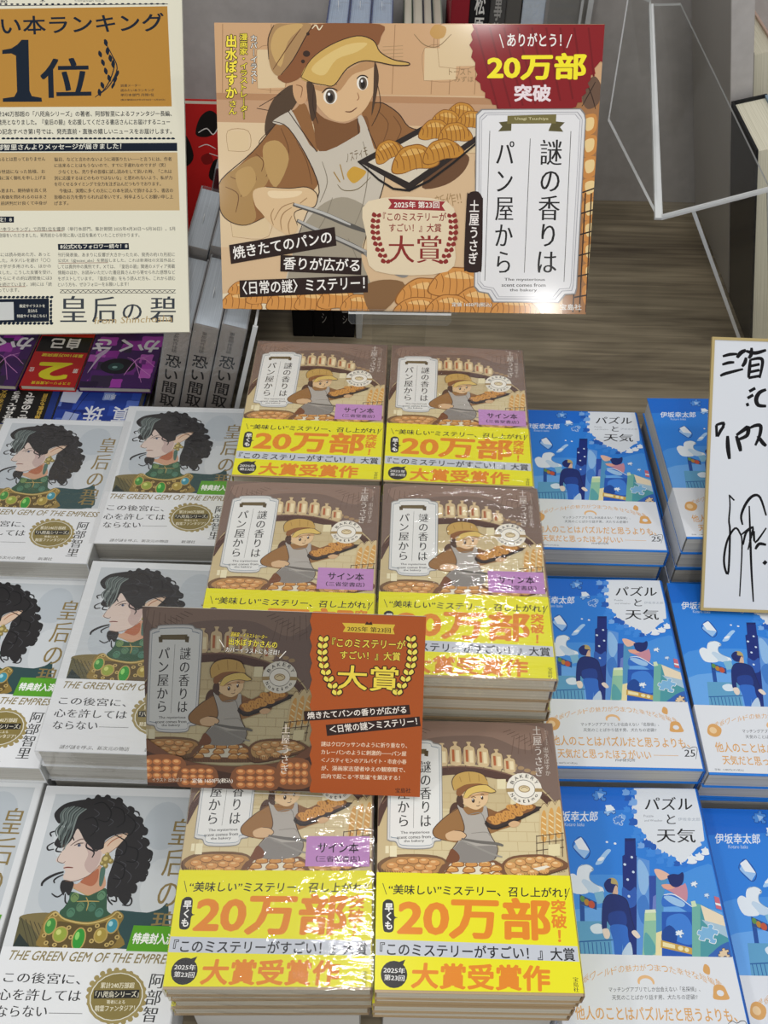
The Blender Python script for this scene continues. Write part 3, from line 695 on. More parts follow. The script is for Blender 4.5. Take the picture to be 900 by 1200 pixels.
('s','#dcdbd6',[8.2,169.5,12.5,171.2,15.3,173.4,35.9,174.3,40,171.9,44.6,170.5,45.5,163.6,44.5,108.4,43.7,99.1,38.9,97.5,35.9,92.8,16.7,92.4,12.7,96.8,7.7,98,7,104.5,7.3,161.9]),
('s','#8d99a2',[9.6,167.7,13.9,169.5,15.4,171.6,35.9,172.5,38.7,170,43.2,168.7,44.2,163.5,43.2,108.3,42.5,100.6,37.6,99,35.9,94.4,16.7,94,14,98.5,8.9,99.7,8.3,104.5,8.6,162]),
('s','#e9e8e2',[10,167.2,14.3,168.9,15.4,171.1,35.9,172,38.3,169.5,42.9,168.1,43.8,163.5,42.9,108.3,42.1,101.1,37.3,99.5,35.9,94.8,16.7,94.5,14.3,99,9.3,100.2,8.6,104.5,9,162]),
('l','#6f6c68',0.3,[25.9,159.9,24.7,106.6]),
('p','#6b5c3c',[15.1,166.6,34.7,167.5,34.7,163.4,15.1,163]),
('p','#57492d',[13.6,165,16.6,165.7,16.7,161.1,14.1,160.9]),
('p','#57492d',[33.2,166.4,36.2,166,35.9,161.4,33.2,161.8]),
('t','#2b2a28','謎の香りは',[29.4,107.7,37.3,108.1,29.9,157.5],'m',1),
('t','#2b2a28','パン屋から',[13.8,107.5,22,107.9,14.1,156.9],'m',1),
('t','#3a3835','The mysterious',[15.9,101.6,35.9,102.4,15.8,104.1],'b'),
('t','#3a3835','scent comes from',[13.4,98.5,36.6,99.5,13.4,100.8],'b'),
('t','#3a3835','the bakery',[18.1,95.7,32,96.3,18.1,98],'b'),
('s','#55392a',[53.8,125.9,50.9,122.7,50,117.2,52.3,113.9,55.3,118.7,57.3,125]),
('s','#9c7040',[57.1,122.1,48.8,116.6,40.9,109.2,38,104.3,40,100.1,47.4,97.8,55.8,97.1,59.4,103.3,69.6,101.8,78.2,103.7,85.2,106.5,93.9,109.4,99.3,112.2,98.9,115.2,92.6,114.4,85.9,117.3,79.3,121.4,72.4,123.1]),
('l','#4a3426',0.6,[57.1,122.1,48.8,116.6,40.9,109.2,38,104.3,40,100.1,47.4,97.8]),
('s','#8a5f36',[75.8,121.3,82.6,120,92.7,115.6,99.4,114,97.4,110.1,90.5,109.3,82.2,112.7,76.4,116.2]),
('s','#b4ada3',[55.8,122.8,58.2,123.6,63.1,116.9,72.2,118.3,74.5,123.5,76.6,122.5,77.1,114.4,75.8,109,78.1,101.9,81.9,93.2,78.7,85.4,63.5,82.9,49,84.9,48,87.4,51.6,92.7,57.7,101.5,60,108.7]),
('s','#8d8780',[57.5,98,64.1,94.6,79.3,94.9,81.8,92.4,79.3,85.1,63.5,82.6,48.9,84.5,48.4,88.1,52.2,92.7]),
('l','#4a3426',0.6,[55.8,122.8,60,108.7,57.7,101.5,51.6,92.7,48,87.1]),
('l','#4a3426',0.6,[76.6,122.5,77.1,114.4,75.8,109,78.1,101.9,82.2,92.9,79.4,85.4]),
('l','#8b857c',0.7,[63.1,116.9,72.2,118.3,75.1,109]),
('l','#8b857c',0.5,[64.5,103.4,74.8,104.5,77.2,101.9]),
('s','#7b4a2c',[48,87.4,50.9,92.3,55.7,87.6,54.2,83.1,46.9,83.3]),
('s','#dcb68a',[47.5,103.1,53,105.3,58.1,104.7,61.1,102,59.3,99.5,56.2,98,49.1,98.2,46.8,100.6]),
('l','#4a3426',0.5,[53,105.3,58.1,104.7,61.1,102,59.3,99.5,56.2,98]),
('l','#6e6962',2.2,[57.6,99.4,69.3,97.4,81.1,96.4,86.1,95.1]),
('l','#99948b',1.4,[57.9,98,69.1,93,78.9,88.7,84.8,87.1]),
('s','#3a2c26',[75,112.9,82.7,107.3,113.3,122.1,110.7,124.2,100.3,124.8]),
('s','#8a5a30',[75.3,113.3,79,117.7,86.1,120.4,91.6,123.5,96.9,125.8,103.9,126.3,110.8,125,108.7,121.3,99.7,117.4,85.5,111,80.3,109.8]),
('e','#d2964a',[80.2,114.5,3.3,2,12]),
('l','#a3692d',0.5,[78.9,115.4,79.5,113.4]),
('l','#a3692d',0.5,[80.6,115.8,81.2,113.6]),
('e','#d2964a',[85.2,116.8,3.3,2,12]),
('l','#a3692d',0.5,[83.9,117.7,84.4,115.7]),
('l','#a3692d',0.5,[85.6,118.1,86.2,115.9]),
('e','#d2964a',[90.3,118.7,3.3,2,12]),
('l','#a3692d',0.5,[89,119.6,89.6,117.6]),
('l','#a3692d',0.5,[90.8,120,91.3,117.8]),
('e','#d2964a',[95.7,120.6,3.3,2,12]),
('l','#a3692d',0.5,[94.4,121.5,94.9,119.5]),
('l','#a3692d',0.5,[96.1,121.9,96.6,119.7]),
('e','#d2964a',[101,122.2,3.3,2,12]),
('l','#a3692d',0.5,[99.7,123.1,100.2,121.1]),
('l','#a3692d',0.5,[101.4,123.5,102,121.3]),
('e','#d2964a',[105.8,123.8,3.3,2,12]),
('l','#a3692d',0.5,[104.5,124.7,105,122.7]),
('l','#a3692d',0.5,[106.3,125.1,106.8,122.9]),
('e','#d2964a',[87.4,114.3,3.3,2,12]),
('l','#a3692d',0.5,[86.1,115.2,86.7,113.2]),
('l','#a3692d',0.5,[87.9,115.6,88.4,113.4]),
('e','#d2964a',[82.1,112,3.3,2,12]),
('l','#a3692d',0.5,[80.8,112.9,81.4,110.9]),
('l','#a3692d',0.5,[82.5,113.3,83.1,111.1]),
('e','#d2964a',[92.7,116.2,3.3,2,12]),
('l','#a3692d',0.5,[91.4,117.1,92,115.1]),
('l','#a3692d',0.5,[93.2,117.5,93.7,115.3]),
('e','#d2964a',[98.4,118.5,3.3,2,12]),
('l','#a3692d',0.5,[97.1,119.4,97.7,117.4]),
('l','#a3692d',0.5,[98.9,119.8,99.4,117.6]),
('e','#d2964a',[93.3,123.2,3.3,2.1,12]),
('l','#a3692d',0.5,[91.9,124.1,92.5,122]),
('l','#a3692d',0.5,[93.7,124.5,94.2,122.3]),
('e','#d2964a',[100.4,125.2,3.3,2.1,12]),
('l','#a3692d',0.5,[99.1,126.1,99.6,124]),
('l','#a3692d',0.5,[100.8,126.5,101.3,124.2]),
('l','#2a201c',1.3,[74.9,112.6,82.6,107,113.3,121.7]),
('s','#d9b184',[90.6,110.7,94.5,113,98.6,112,97.3,109.4,93.2,108.3]),
('s','#4f3628',[56.4,131,55.2,126.8,57.2,122.8,60.3,122.1,59.5,128.8]),
('s','#e5c294',[58.2,131,62.5,133,71.3,134.3,76.6,134,77.8,130.7,76.8,126.5,73.5,123.1,69.2,120.8,64.7,121.9,60.4,124.7,58.4,127.7]),
('s','#c79a6b',[58.5,131,64.1,131.1,76.6,134.4,77.5,131.8,69.4,131.2,62.3,128.9]),
('s','#4f3628',[58.2,131.4,59.6,131,60.1,126,58.6,124.7,57.7,127.3]),
('e','#3b2a20',[67.1,127.5,1.1,1.7,0]),
('e','#3b2a20',[73.5,129.8,0.9,1.5,0]),
('e','#ffffff',[66.8,128.2,0.3,0.6,0]),
('e','#ffffff',[73.2,130.6,0.4,0.6,0]),
('l','#4a3426',0.6,[65.8,129.7,67.6,130.5,69,129.7]),
('l','#4a3426',0.6,[72.6,132.1,74,132.5,75,131.7]),
('l','#4a3426',0.4,[71.3,127.2,71.6,126.1,70.8,125.7]),
('l','#4a3426',0.5,[69,123.8,70.4,123.6,71.8,124.4]),
('s','#8e5b31',[55.4,132.1,56.3,137.4,58.6,140.1,66.4,141.8,75.3,142,78.6,139.5,80.2,136.4,71.5,137.5,62.6,135.2,58.2,131]),
('s','#c7a055',[53.8,135.1,52.6,141.5,55.3,146.9,61.8,149.8,68.9,149.9,75.2,147.7,77.8,143.2,77.9,139.7,71.7,140.7,62.8,139.8,57.4,137]),
('l','#4a3426',0.6,[53.8,135.1,52.6,141.5,55.3,146.9,61.8,149.8,68.9,149.9,75.2,147.7,77.8,143.2]),
('s','#e0bf68',[60.3,130.3,63.3,136,70.2,139.2,76.9,139.7,79.9,137.9,83.6,134.9,80,133.7,74.8,134.4,67.7,133.1,63.4,129.6]),
('l','#4a3426',0.5,[60.3,130.3,63.3,136,70.2,139.2,76.9,139.7,79.9,137.9,83.6,134.9,80,133.7,74.8,134.4,67.7,133.1,63.4,129.6]),
('l','#a8803e',0.6,[58.1,145.8,59.3,141.6]),
('l','#a8803e',0.6,[65,149.1,65.7,141.8]),
('l','#a8803e',0.6,[72,147.7,72.1,142.3]),
('e','#efe8d8',[104,137.2,12.7,12.4,0]),
('e','#8f8a80',[104,137.2,7.9,7.2,0]),
('e','#f4eee0',[104,137.2,7.4,6.6,0]),
('e','#a58b62',[104,137.2,4.2,2.8,0]),
('e','#e5d2a6',[104,137.2,3.5,2.1,0]),
('l','#7d6540',0.5,[101.4,137.2,104.1,138.7,106.7,137.3]),
('p','#a98d5c',[91.2,137.3,96.5,137.6,96.3,134.8,91.1,134.5]),
('p','#a98d5c',[111.6,137.9,116.9,137.8,116.7,135.2,111.4,135.1]),
('t','#3c3833','B',[96.2,140.4,97.6,142.7,94.1,141.7],'b'),
('t','#3c3833','A',[98.4,143.3,100.6,145,97.1,145.5],'b'),
('t','#3c3833','K',[101.7,145.3,104.2,145.9,101.4,147.9],'b'),
('t','#3c3833','E',[105.4,145.9,107.7,145.4,106.1,148.6],'b'),
('t','#3c3833','R',[108.8,145.1,110.7,143.6,110.5,147.3],'b'),
('t','#3c3833','Y',[111.4,143,112.4,140.7,113.7,144.4],'b'),
('t','#3c3833','N',[93.5,132.4,94.5,130.6,95.7,133.9],'b'),
('t','#3c3833','o',[95.5,129.5,97,128.1,96.7,131],'b'),
('t','#3c3833','s',[98.4,127.5,100.3,126.7,99.1,129.2],'b'),
('t','#3c3833','t',[101.9,126.5,103.9,126.5,102.1,129.1],'b'),
('t','#3c3833','i',[106.1,126.9,107.1,127.3,105.5,129.4],'b'),
('t','#3c3833','m',[109.1,128.2,110.9,129.5,108.2,129.6],'b'),
('t','#3c3833','o',[112.1,130.6,113.5,132.5,110.8,131.6],'b'),
('t','#ddd3c8','土屋うさぎ',[112.9,147.3,119.3,147.5,114.1,187.9],'m',1),
('t','#cfc4b8','出水ぽすか',[120.4,148.1,124,148.1,120.9,170.8],'r',1),
('t','#cfc4b8','カバーイラスト',[123.2,172.5,124.7,172.5,123,184.8],'r',1),
],
'bakery_band': [
('p','#efe81c',[0,0,130,0,130,76,0,76]),
('p','#c9cdd4',[-2.2,31.8,137.2,29.4,137.6,20.1,-2,22.1]),
('l','#222222',0.5,[4,67.8,6.6,60.3]),
('l','#222222',0.5,[128.1,66.9,124.1,58.8]),
('t','#232120','“美味しい”ミステリー、召し上がれ！',[7.6,60.5,125.3,60.3,8.2,67.2],'b'),
('s','#262423',[5.2,56,6.9,57.1,9.7,56.8,11.4,54.4,11.8,46.8,13.9,45.6,11.8,44.3,11.5,38.4,9.9,36.3,6.8,36.2,4.8,37.8,4,46.6,4.2,54.3]),
('t','#f4f2ec','早くも',[5.4,37.8,10.9,37.9,5.6,54.6],'B',1),
('t','#e98a22','20万部',[13.2,33,112.6,32.5,14.9,60.3],'B'),
('t','#e98a22','突破！',[112.6,31.9,122.7,32,114.7,59],'B',1),
('t','#1f1e20','『このミステリーがすごい！』大賞',[2.6,21.9,126.3,20.5,2.8,29.9],'b'),
('e','#262423',[11.8,10.7,8.3,8.1,0]),
('p','#262423',[13.3,17.5,18.9,19.6,16.6,14.4]),
('t','#f4f2ec','2025年',[5.1,11.5,18.6,11.1,5.4,15],'B'),
('t','#f4f2ec','第23回',[5.5,7.2,18.2,6.8,5.8,10.6],'B'),
('t','#e98a22','大賞受賞作',[22.1,2.6,108.8,2.2,23.2,18.1],'B'),
('t','#26221e','宝島社',[123,2.4,126.4,2.2,123.5,11.1],'m',1),
],
'gem_cover': [
('p','#dddfe0',[0,0,130,0,130,191,0,191]),
('p','#c3c8cb',[9,68,124,68,124,184,9,184]),
('e','#cdd2d4',[30,150,14,20,0]),
('e','#b7bec3',[100,160,16,20,0]),
('e','#cdd1d3',[105,110,14,24,0]),
('e','#b9c0c5',[30,105,14,16,0]),
('s','#2c4a4b',[75.3,92.6,86.3,93.3,97.8,92.3,108.4,95.6,113.3,99.9,115.8,88.9,117.1,68.8,74.9,67.6,75.1,79.6]),
('p','#2c4a4b',[73.5,87.8,80.8,93.2,103.3,92.4,113.2,97.1,118.1,68.1,77.7,67.1]),
('s','#7d6f45',[6.8,87.3,18.4,90.1,31,89.9,40.8,84.1,45.1,66.1,28.8,65.6,17,74,9.7,80.6]),
('p','#5f5a3a',[7.4,65.8,6.8,87.3,16.6,80.8,31.5,65.7]),
('l','#403a28',0.6,[8.3,86,19.1,66.1]),
('l','#403a28',0.6,[11.5,85.3,22.1,67]),
('l','#403a28',0.6,[14.8,84.5,25.2,67.9]),
('l','#403a28',0.6,[18.1,83.8,28.3,68.8]),
('l','#403a28',0.6,[21.3,83.1,31.3,69.6]),
('l','#403a28',0.6,[24.5,82.3,34.4,70.5]),
('s','#33553f',[37.6,95.1,39.7,100.7,39.8,106.4,53.1,103.9,64.6,109.9,67.8,101.5,69.8,93.2,76,89.2,71.2,85,57.6,83.8,40.5,85.2,35,90.8]),
('e','#6f8a55',[43.6,102.2,3.1,3.6,0]),
('l','#24402f',0.4,[41.3,102.2,43,104.5,45.8,102.3]),
('e','#557a5b',[49.4,95.4,3,3.6,0]),
('l','#24402f',0.4,[47.1,95.3,48.9,97.6,51.6,95.4]),
('e','#46705a',[57.8,95.6,3,3.6,0]),
('l','#24402f',0.4,[55.5,95.5,57.3,97.8,60,95.7]),
('e','#5d8464',[63,104.2,3.1,3.7,0]),
('l','#24402f',0.4,[60.7,104.1,62.5,106.4,65.2,104.2]),
('e','#4d7a5f',[43.3,91.1,3.1,3.6,0]),
('l','#24402f',0.4,[41.1,91,42.8,93.3,45.6,91.1]),
('e','#4c7a66',[64.2,91.6,3.1,3.5,0]),
('l','#24402f',0.4,[62,91.6,63.8,93.8,66.5,91.7]),
('l','#b39a5a',1,[40.5,109.2,46.8,106.6,53,104.2,58.1,106.9,63.6,111.3]),
('l','#b39a5a',0.8,[45.7,99.2,54,99.7,62.5,99.7]),
('l','#b39a5a',0.8,[52,102.5,54.6,98.3,54.5,92.7]),
('s','#8c7438',[25.9,87.8,31.9,92.1,40.1,86.9,57.4,84.6,70.4,89,76.5,93.3,82.9,89.4,80.6,79.8,84.6,67.1,28.8,65.6,24.9,75.6]),
('s','#5e4c25',[32.5,83.9,58,81.9,76.8,85.1,77.8,66.9,34.2,65.8]),
('e','#b79c58',[30.7,81.1,4.8,6.5,0]),
('e','#3f8a3a',[30.7,81.1,3.8,5.6,0]),
('e','#8bc46a',[29.3,82.8,1.5,2.2,0]),
('e','#b79c58',[39.4,75.3,5.7,5.9,0]),
('e','#93a23d',[39.4,75.3,4.7,5,0]),
('e','#c8cf74',[37.9,76.8,1.9,2,0]),
('e','#b79c58',[53.5,72.4,5.1,8.3,0]),
('e','#2f9433',[53.5,72.4,4.1,7.4,0]),
('e','#8fd36b',[52,74.6,1.6,3,0]),
('e','#b79c58',[68.8,75.4,5.1,5.6,0]),
('e','#a58f3e',[68.8,75.4,4.1,4.7,0]),
('e','#d6c57a',[67.5,76.9,1.6,2,0]),
('e','#b79c58',[75.7,82.4,4.8,5.8,0]),
('e','#3f8fa0',[75.7,82.4,3.8,4.9,0]),
('e','#a4d5dc',[74.4,83.8,1.6,1.9,0]),
('e','#c2a866',[28,74.3,1.7,1.5,0]),
('e','#6a5628',[28,74.3,0.8,0.8,0]),
('e','#c2a866',[30.7,69.1,1.7,1.6,0]),
('e','#6a5628',[30.7,69.1,0.8,0.8,0]),
('e','#c2a866',[44.5,80.2,1.8,1.6,0]),
('e','#6a5628',[44.5,80.2,0.8,0.8,0]),
('e','#c2a866',[47.5,73.5,1.7,1.6,0]),
('e','#6a5628',[47.5,73.5,0.8,0.8,0]),
('e','#c2a866',[60,79.2,1.8,1.6,0]),
('e','#6a5628',[60,79.2,0.8,0.8,0]),
('e','#c2a866',[63.1,71.3,1.8,1.6,0]),
('e','#6a5628',[63.1,71.3,0.8,0.8,0]),
('e','#c2a866',[44.9,66.8,1.8,1.5,0]),
('e','#6a5628',[44.9,66.8,0.8,0.7,0]),
('e','#c2a866',[74.6,68.9,1.8,1.5,0]),
('e','#6a5628',[74.6,68.9,0.8,0.7,0]),
('e','#c2a866',[80.1,89.3,1.8,1.6,0]),
('e','#6a5628',[80.1,89.3,0.9,0.8,0]),
('e','#c2a866',[32.5,89.4,1.9,1.6,0]),
('e','#6a5628',[32.5,89.4,0.9,0.8,0]),
('e','#c2a866',[81,74.4,1.8,1.6,0]),
('e','#6a5628',[81,74.4,0.9,0.8,0]),
('e','#c2a866',[77.7,70.4,1.8,1.6,0]),
('e','#6a5628',[77.7,70.4,0.9,0.8,0]),
('e','#c2a866',[64.9,82.1,1.8,1.6,0]),
('e','#6a5628',[64.9,82.1,0.8,0.8,0]),
('e','#c2a866',[37.1,67.9,1.8,1.5,0]),
('e','#6a5628',[37.1,67.9,0.8,0.7,0]),
('l','#c9b06c',1.1,[27.7,86.5,32.4,91,40.3,86,57.6,83.5,72.1,87.7,77.4,92.3,81.5,89.3]),
('p','#24302c',[7.2,65.6,9.8,75.2,20.6,65.4]),
('s','#c99a7d',[37.8,114.9,42.7,112.2,52.2,121.1,56.6,127.1,61.8,119.9,64.6,111.3,59.5,106.9,53,104.2,47.6,106.3,41.2,109.3]),
('s','#b06a4c',[45,114.4,52.2,120.8,56.5,124.2,57.7,115.5,54.4,111,48.4,112.3]),
('s','#d8c4b8',[22.8,153.3,26.5,162.8,36.9,163.1,51.5,151.1,57,139,56.6,127.1,51,119.6,44.7,115.8,39.4,114.2,33.6,114.2,31.1,117.6,31.9,121.3,29.4,124.6,30.4,126.7,28.1,127.8,24.1,128.5,22.5,130.3,24.6,135.1,25.5,139.7]),
('s','#c3aaa2',[41.1,144.6,51,146.5,55.9,137.5,55.2,127.1,50.8,120.8,45.1,126.8,46,135.7]),
('s','#d9bda4',[54.6,140.5,58.3,146.7,64.8,151.1,73.7,152.6,71,146.7,66.8,141.4,61.9,136.8,57.6,136]),
('l','#7c5a45',0.6,[54.6,140.5,58.3,146.7,64.8,151.1,73.7,152.6,71,146.7,66.8,141.4,61.9,136.8]),
('l','#a8623e',0.8,[59.3,142.1,62.7,146.8,69.3,150.7]),
('s','#282627',[12,167.1,17.6,175.3,27.3,178.8,39,180.8,43.3,182.2,50.9,182.4,62.1,179.5,71.1,172,80.1,164.4,86,156.7,84.7,147.4,92,140,94.5,134.1,91.2,128.1,94.2,123.7,90.5,116.4,83,110.4,85.5,104.8,82.7,97.7,77.9,100.4,74.3,104.5,70.3,103,66.9,105.7,65.1,115.7,65.9,124.4,67,133.3,66.9,140.8,73.4,152.6,63.3,151.1,56.9,146.6,56.7,140.5,52.6,138.9,47.9,140.3,40.8,146.2,36.4,152.2,32.8,155.2,30.5,145.9,24.6,139.6,18.1,142.5,19.8,148.6,23.6,156.5,21,161.1,17.2,159.4]),
('l','#282627',1.3,[82.5,159.7,86.6,156.7,85.4,153.6]),
('l','#282627',1.3,[84.2,150.5,90.9,146.1,89.7,143,86.2,144.1]),
('l','#282627',1.3,[85,138.3,94,137.1,94.3,131.1,87.9,130.3]),
('l','#282627',1.3,[85.7,126.4,93.5,123.7,93.5,119.3,88.4,119.8]),
('l','#282627',1.3,[82.5,113.3,80.8,107.5,86.1,102,85.5,97.5,79.9,97.6]),
('l','#282627',1.3,[72.3,107.3,75.1,100.3,70.7,101]),
('l','#282627',1.3,[68,107.1,68.6,101.5,72.9,97.4]),
('l','#282627',1.3,[71.1,172,77.4,170.6,79.5,167.5]),
('l','#282627',1.3,[16.9,153.2,12.9,151.5,14.5,148.5]),
('l','#282627',1.3,[17.7,144,13.5,140.8,14.8,137.8,19,138.6]),
('l','#282627',1.3,[21.7,141.1,20.8,137.3,25.4,136.6]),
('l','#282627',1.3,[56.7,140.5,51.3,144.9,47.6,141.8,51.3,138.1,53.8,140.5]),
('l','#282627',1.3,[43.7,146.2,43.4,140.9,50.1,137.3,49.6,132.8]),
('l','#282627',1.3,[30.2,159.8,28.7,153.5,32.7,145.9]),
('s','#282627',[48.3,181.7,48.9,183.8,50.4,184.7,52.8,183.6,53.7,181.9,53.4,179.5,51.6,178.9,49.2,180]),
('s','#282627',[57.3,179,58.2,181.6,59.9,182.7,62.9,181.3,64,179.2,63.5,176.4,61.4,175.6,58.4,176.9]),
('s','#282627',[67.6,171.6,68.5,174.3,70.5,175.5,73.6,174.1,74.8,171.8,74.3,168.8,71.9,167.9,68.8,169.4]),
('s','#282627',[76.1,163.3,77,166,79,167.2,82.1,165.7,83.3,163.5,82.7,160.5,80.4,159.7,77.3,161.1]),
('s','#282627',[81.6,155,82.5,157.7,84.4,158.8,87.5,157.4,88.6,155.2,88.1,152.2,85.8,151.4,82.7,152.8]),
('s','#282627',[83.6,145.9,84.6,148.7,86.6,149.9,90,148.4,91.2,146.1,90.6,142.9,88.1,142,84.8,143.5]),
('s','#282627',[88.7,136.9,89.7,139.5,91.6,140.6,94.6,139.3,95.7,137.1,95.2,134.2,92.9,133.5,89.8,134.8]),
('s','#282627',[87.8,128,88.8,130.7,90.8,131.9,94.1,130.5,95.3,128.2,94.7,125.1,92.2,124.3,88.9,125.7]),
('s','#282627',[86,119.1,87,122,89.2,123.3,92.7,121.8,94,119.4,93.4,116.1,90.7,115.2,87.2,116.7]),
('s','#282627',[80.2,110.3,81.3,113.4,83.6,114.7,87.4,113.1,88.7,110.6,88.1,107.1,85.3,106.2,81.6,107.8]),
('s','#282627',[78.7,102.3,79.5,104.5,81.1,105.5,83.9,104.3,84.8,102.5,84.4,100,82.4,99.4,79.6,100.5]),
('s','#282627',[71.1,105.8,71.9,107.8,73.4,108.7,75.9,107.6,76.8,106,76.4,103.7,74.5,103.1,72.1,104.1]),
('s','#282627',[65.7,112.8,66.4,114.6,67.7,115.4,70,114.5,70.8,112.9,70.5,110.9,68.8,110.3,66.5,111.3]),
('s','#282627',[40.7,181.5,41.4,183.5,42.8,184.5,45.2,183.4,46.2,181.6,45.8,179.3,44.1,178.6,41.6,179.7]),
('s','#282627',[33.5,178.3,34.2,180.6,35.8,181.7,38.5,180.4,39.5,178.5,39.2,175.9,37.2,175.2,34.5,176.4]),
('s','#282627',[71.9,118.7,72.9,121.4,74.9,122.6,78.2,121.2,79.4,118.9,78.8,115.9,76.4,115.1,73.1,116.5]),
('s','#282627',[66.2,121.5,67,123.8,68.7,124.8,71.5,123.6,72.5,121.7,72.1,119.1,70,118.4,67.2,119.6]),
('l','#47464b',0.6,[51.3,180.2,57.4,177.1,55.9,172.6]),
('l','#47464b',0.6,[64.3,176,70.4,171.4,67.8,167.5]),
('l','#47464b',0.6,[75.8,163.3,81.1,159.1,78.1,154.3]),
('l','#47464b',0.6,[81.8,147.3,86.2,142.9,82.8,139.2]),
('l','#47464b',0.6,[80.3,132.2,86.3,129.4,84.3,124.9]),
('l','#47464b',0.6,[75.9,124.7,82.4,119.6,80.6,114.1]),
('l','#47464b',0.6,[42.4,172.2,47.5,168.2,43.7,164.9]),
('l','#47464b',0.6,[54.5,165.2,59.9,162.2,56.8,158.4]),
('l','#47464b',0.6,[43.8,159.2,49.9,156,46.2,152.2]),
('l','#47464b',0.6,[66.9,140.8,71.9,138,69.4,132.8]),
('l','#47464b',0.6,[71.9,130.5,76.8,127.7,73.6,123.5]),
('l','#47464b',0.6,[69.6,120.1,75.1,115.9,72.5,110.1]),
('l','#67716e',1.3,[19.8,172.4,17.2,166.9,19.4,160,16.5,153.7,18.6,148.8]),
('l','#4c5654',1.3,[20.9,172.7,18.1,167.2,20.1,160.3,19.1,153.7,20.5,148.4]),
('l','#7d8783',1.3,[22,173.1,19,167.6,20.8,160.7,21.7,153.8,19.5,147.9]),
('l','#39403f',1.3,[23.1,173.4,19.9,167.9,21.4,161,18.1,153.6,21.4,147.5]),
('l','#67716e',1.3,[24.2,173.7,20.8,168.2,22.1,161.3,20.7,153.7,20.4,147]),
('l','#4c5654',1.3,[25.3,174.1,21.7,168.5,22.8,161.6,23.3,153.7,22.3,146.5]),
('l','#7d8783',1.3,[26.5,174.1,22.7,168.6,23.5,161.7,19.8,153.3,21.3,145.8]),
('l','#39403f',1.3,[27.7,173.9,23.7,168.3,24.3,161.4,22.5,152.8,23.4,144.8]),
('l','#67716e',1.3,[29,173.6,24.8,168.1,25.1,161.1,25.2,152.2,22.5,143.7]),
('l','#4c5654',1.3,[30.2,173.4,25.8,167.8,25.9,160.9,21.8,151.5,24.6,142.8]),
('l','#7d8783',1.3,[31.5,173.1,26.9,167.5,26.8,160.6,24.5,151,23.7,141.7]),
('l','#39403f',1.3,[32.7,172.8,27.9,167.3,27.6,160.3,27.3,150.4,25.7,140.7]),
('l','#67716e',1.3,[33.9,172.6,29,167,28.4,160.1,23.8,149.7,24.8,139.7]),
('l','#4c5654',1.3,[35.2,172.3,30,166.8,29.2,159.8,26.5,149.2,26.9,138.7]),
('l','#7d8783',1.3,[36.4,172.1,31.1,166.5,30,159.5,29.3,148.7,26,137.6]),
('l','#141315',1.1,[41.6,176,48.8,177.8,56.5,170,55.1,162.1,47.4,163.4]),
('l','#141315',1.1,[55.5,174.8,65.1,171.9,68.5,162.5,63.5,157.6]),
('l','#141315',1.1,[36.9,163.1,44,164.9,48.7,157.2,44.5,149.3]),
('l','#141315',1.1,[68.8,168.8,77.7,161.1,75.1,151.7,68.9,153.1]),
('l','#141315',1.1,[63.3,151.4,73.3,145.6,73.6,136.5,66.7,134.8]),
('l','#141315',1.1,[73.9,142.5,83.2,139.8,83.5,130.8,76.2,130.6]),
('l','#141315',1.1,[67.6,130.4,75.7,126.2,75.9,117.4,68.8,117.2]),
('l','#282627',2.2,[30.8,121.1,25.2,119.2,19.6,115.8,16.9,112.6,16.9,110]),
('l','#282627',1.4,[31,119.1,27.2,116.9,25,114.5,26.1,112.3]),
('s','#282627',[31.4,114.7,30.9,109,34.8,103.4,35.5,106.2,39,103.5,40.6,112.1,37.9,114.2]),
('l','#282627',1.2,[35.5,106.2,30.8,102.2,25.7,104.6]),
('l','#282627',1.2,[35.9,104.8,37.2,99.2,39.1,97.2]),
('l','#5a463c',0.7,[30.9,141.6,33.8,144.4,37.6,147,40.8,147.1]),
('l','#4a3b35',0.8,[33.8,141.7,36.9,143.6,40.6,144]),
('e','#6e7a94',[37.6,142.1,1.3,1.2,0]),
('e','#2d2f3a',[37.4,142.1,0.6,0.9,0]),
('l','#5a463c',0.7,[24.9,141.1,26.9,142.4]),
('l','#5a463c',0.5,[24.6,135.1,23.8,129.7,28.1,127.8,30,129.3]),
('l','#7a3e35',1,[29.9,124,32.9,124.7,37,124.5]),
('l','#7a5a48',0.5,[33.6,114.2,39.4,114.2,44.7,115.8,51,119.6,56.6,127.1]),
('e','#8d7d45',[60.8,131.7,3.7,3.9,0]),
('e','#c7b674',[60.2,132.2,1.7,1.7,0]),
('e','#8d7d45',[58.5,128.6,2,2,0]),
('e','#c7b674',[57.9,129.2,0.9,0.9,0]),
('e','#8d7d45',[64.7,130.3,2,2.1,0]),
('e','#c7b674',[64.1,130.9,0.9,1,0]),
('e','#8d7d45',[60.7,135.4,1.7,1.8,0]),
('e','#c7b674',[60.1,136,0.8,0.8,0]),
('e','#8d7d45',[61.4,126.5,2,2.1,0]),
('e','#c7b674',[60.8,127.1,1,1,0]),
('s','#4f6e62',[58.1,124.2,61.5,124.9,62.2,117,61.5,111.2,59.5,112.6]),
('p','#e6e7e8',[0,0,130,0,130,66,0,66]),
('t','#8f8056','THE GREEN GEM OF THE EMPRESS',[5.5,56.8,125.5,56.8,7.5,63.5],'b'),
('t','#2c2b2b','この後宮に、',[7.2,41.6,61.7,41.4,6.9,48.8],'m'),
('t','#2c2b2b','心を許しては',[6.3,30,64.2,30.5,6.2,37.7],'m'),
('t','#2c2b2b','ならない',[8.4,19.3,43.5,20.2,7.7,26.5],'m'),
('l','#2c2b2b',0.4,[44.5,22.7,67.7,22.9]),
('e','#a08f5a',[88.8,34.5,20.3,17.5,0]),
('e','#a08f5a',[108.4,35,1.9,1.7,0]),
('e','#a08f5a',[108.5,30.6,1.9,1.7,0]),
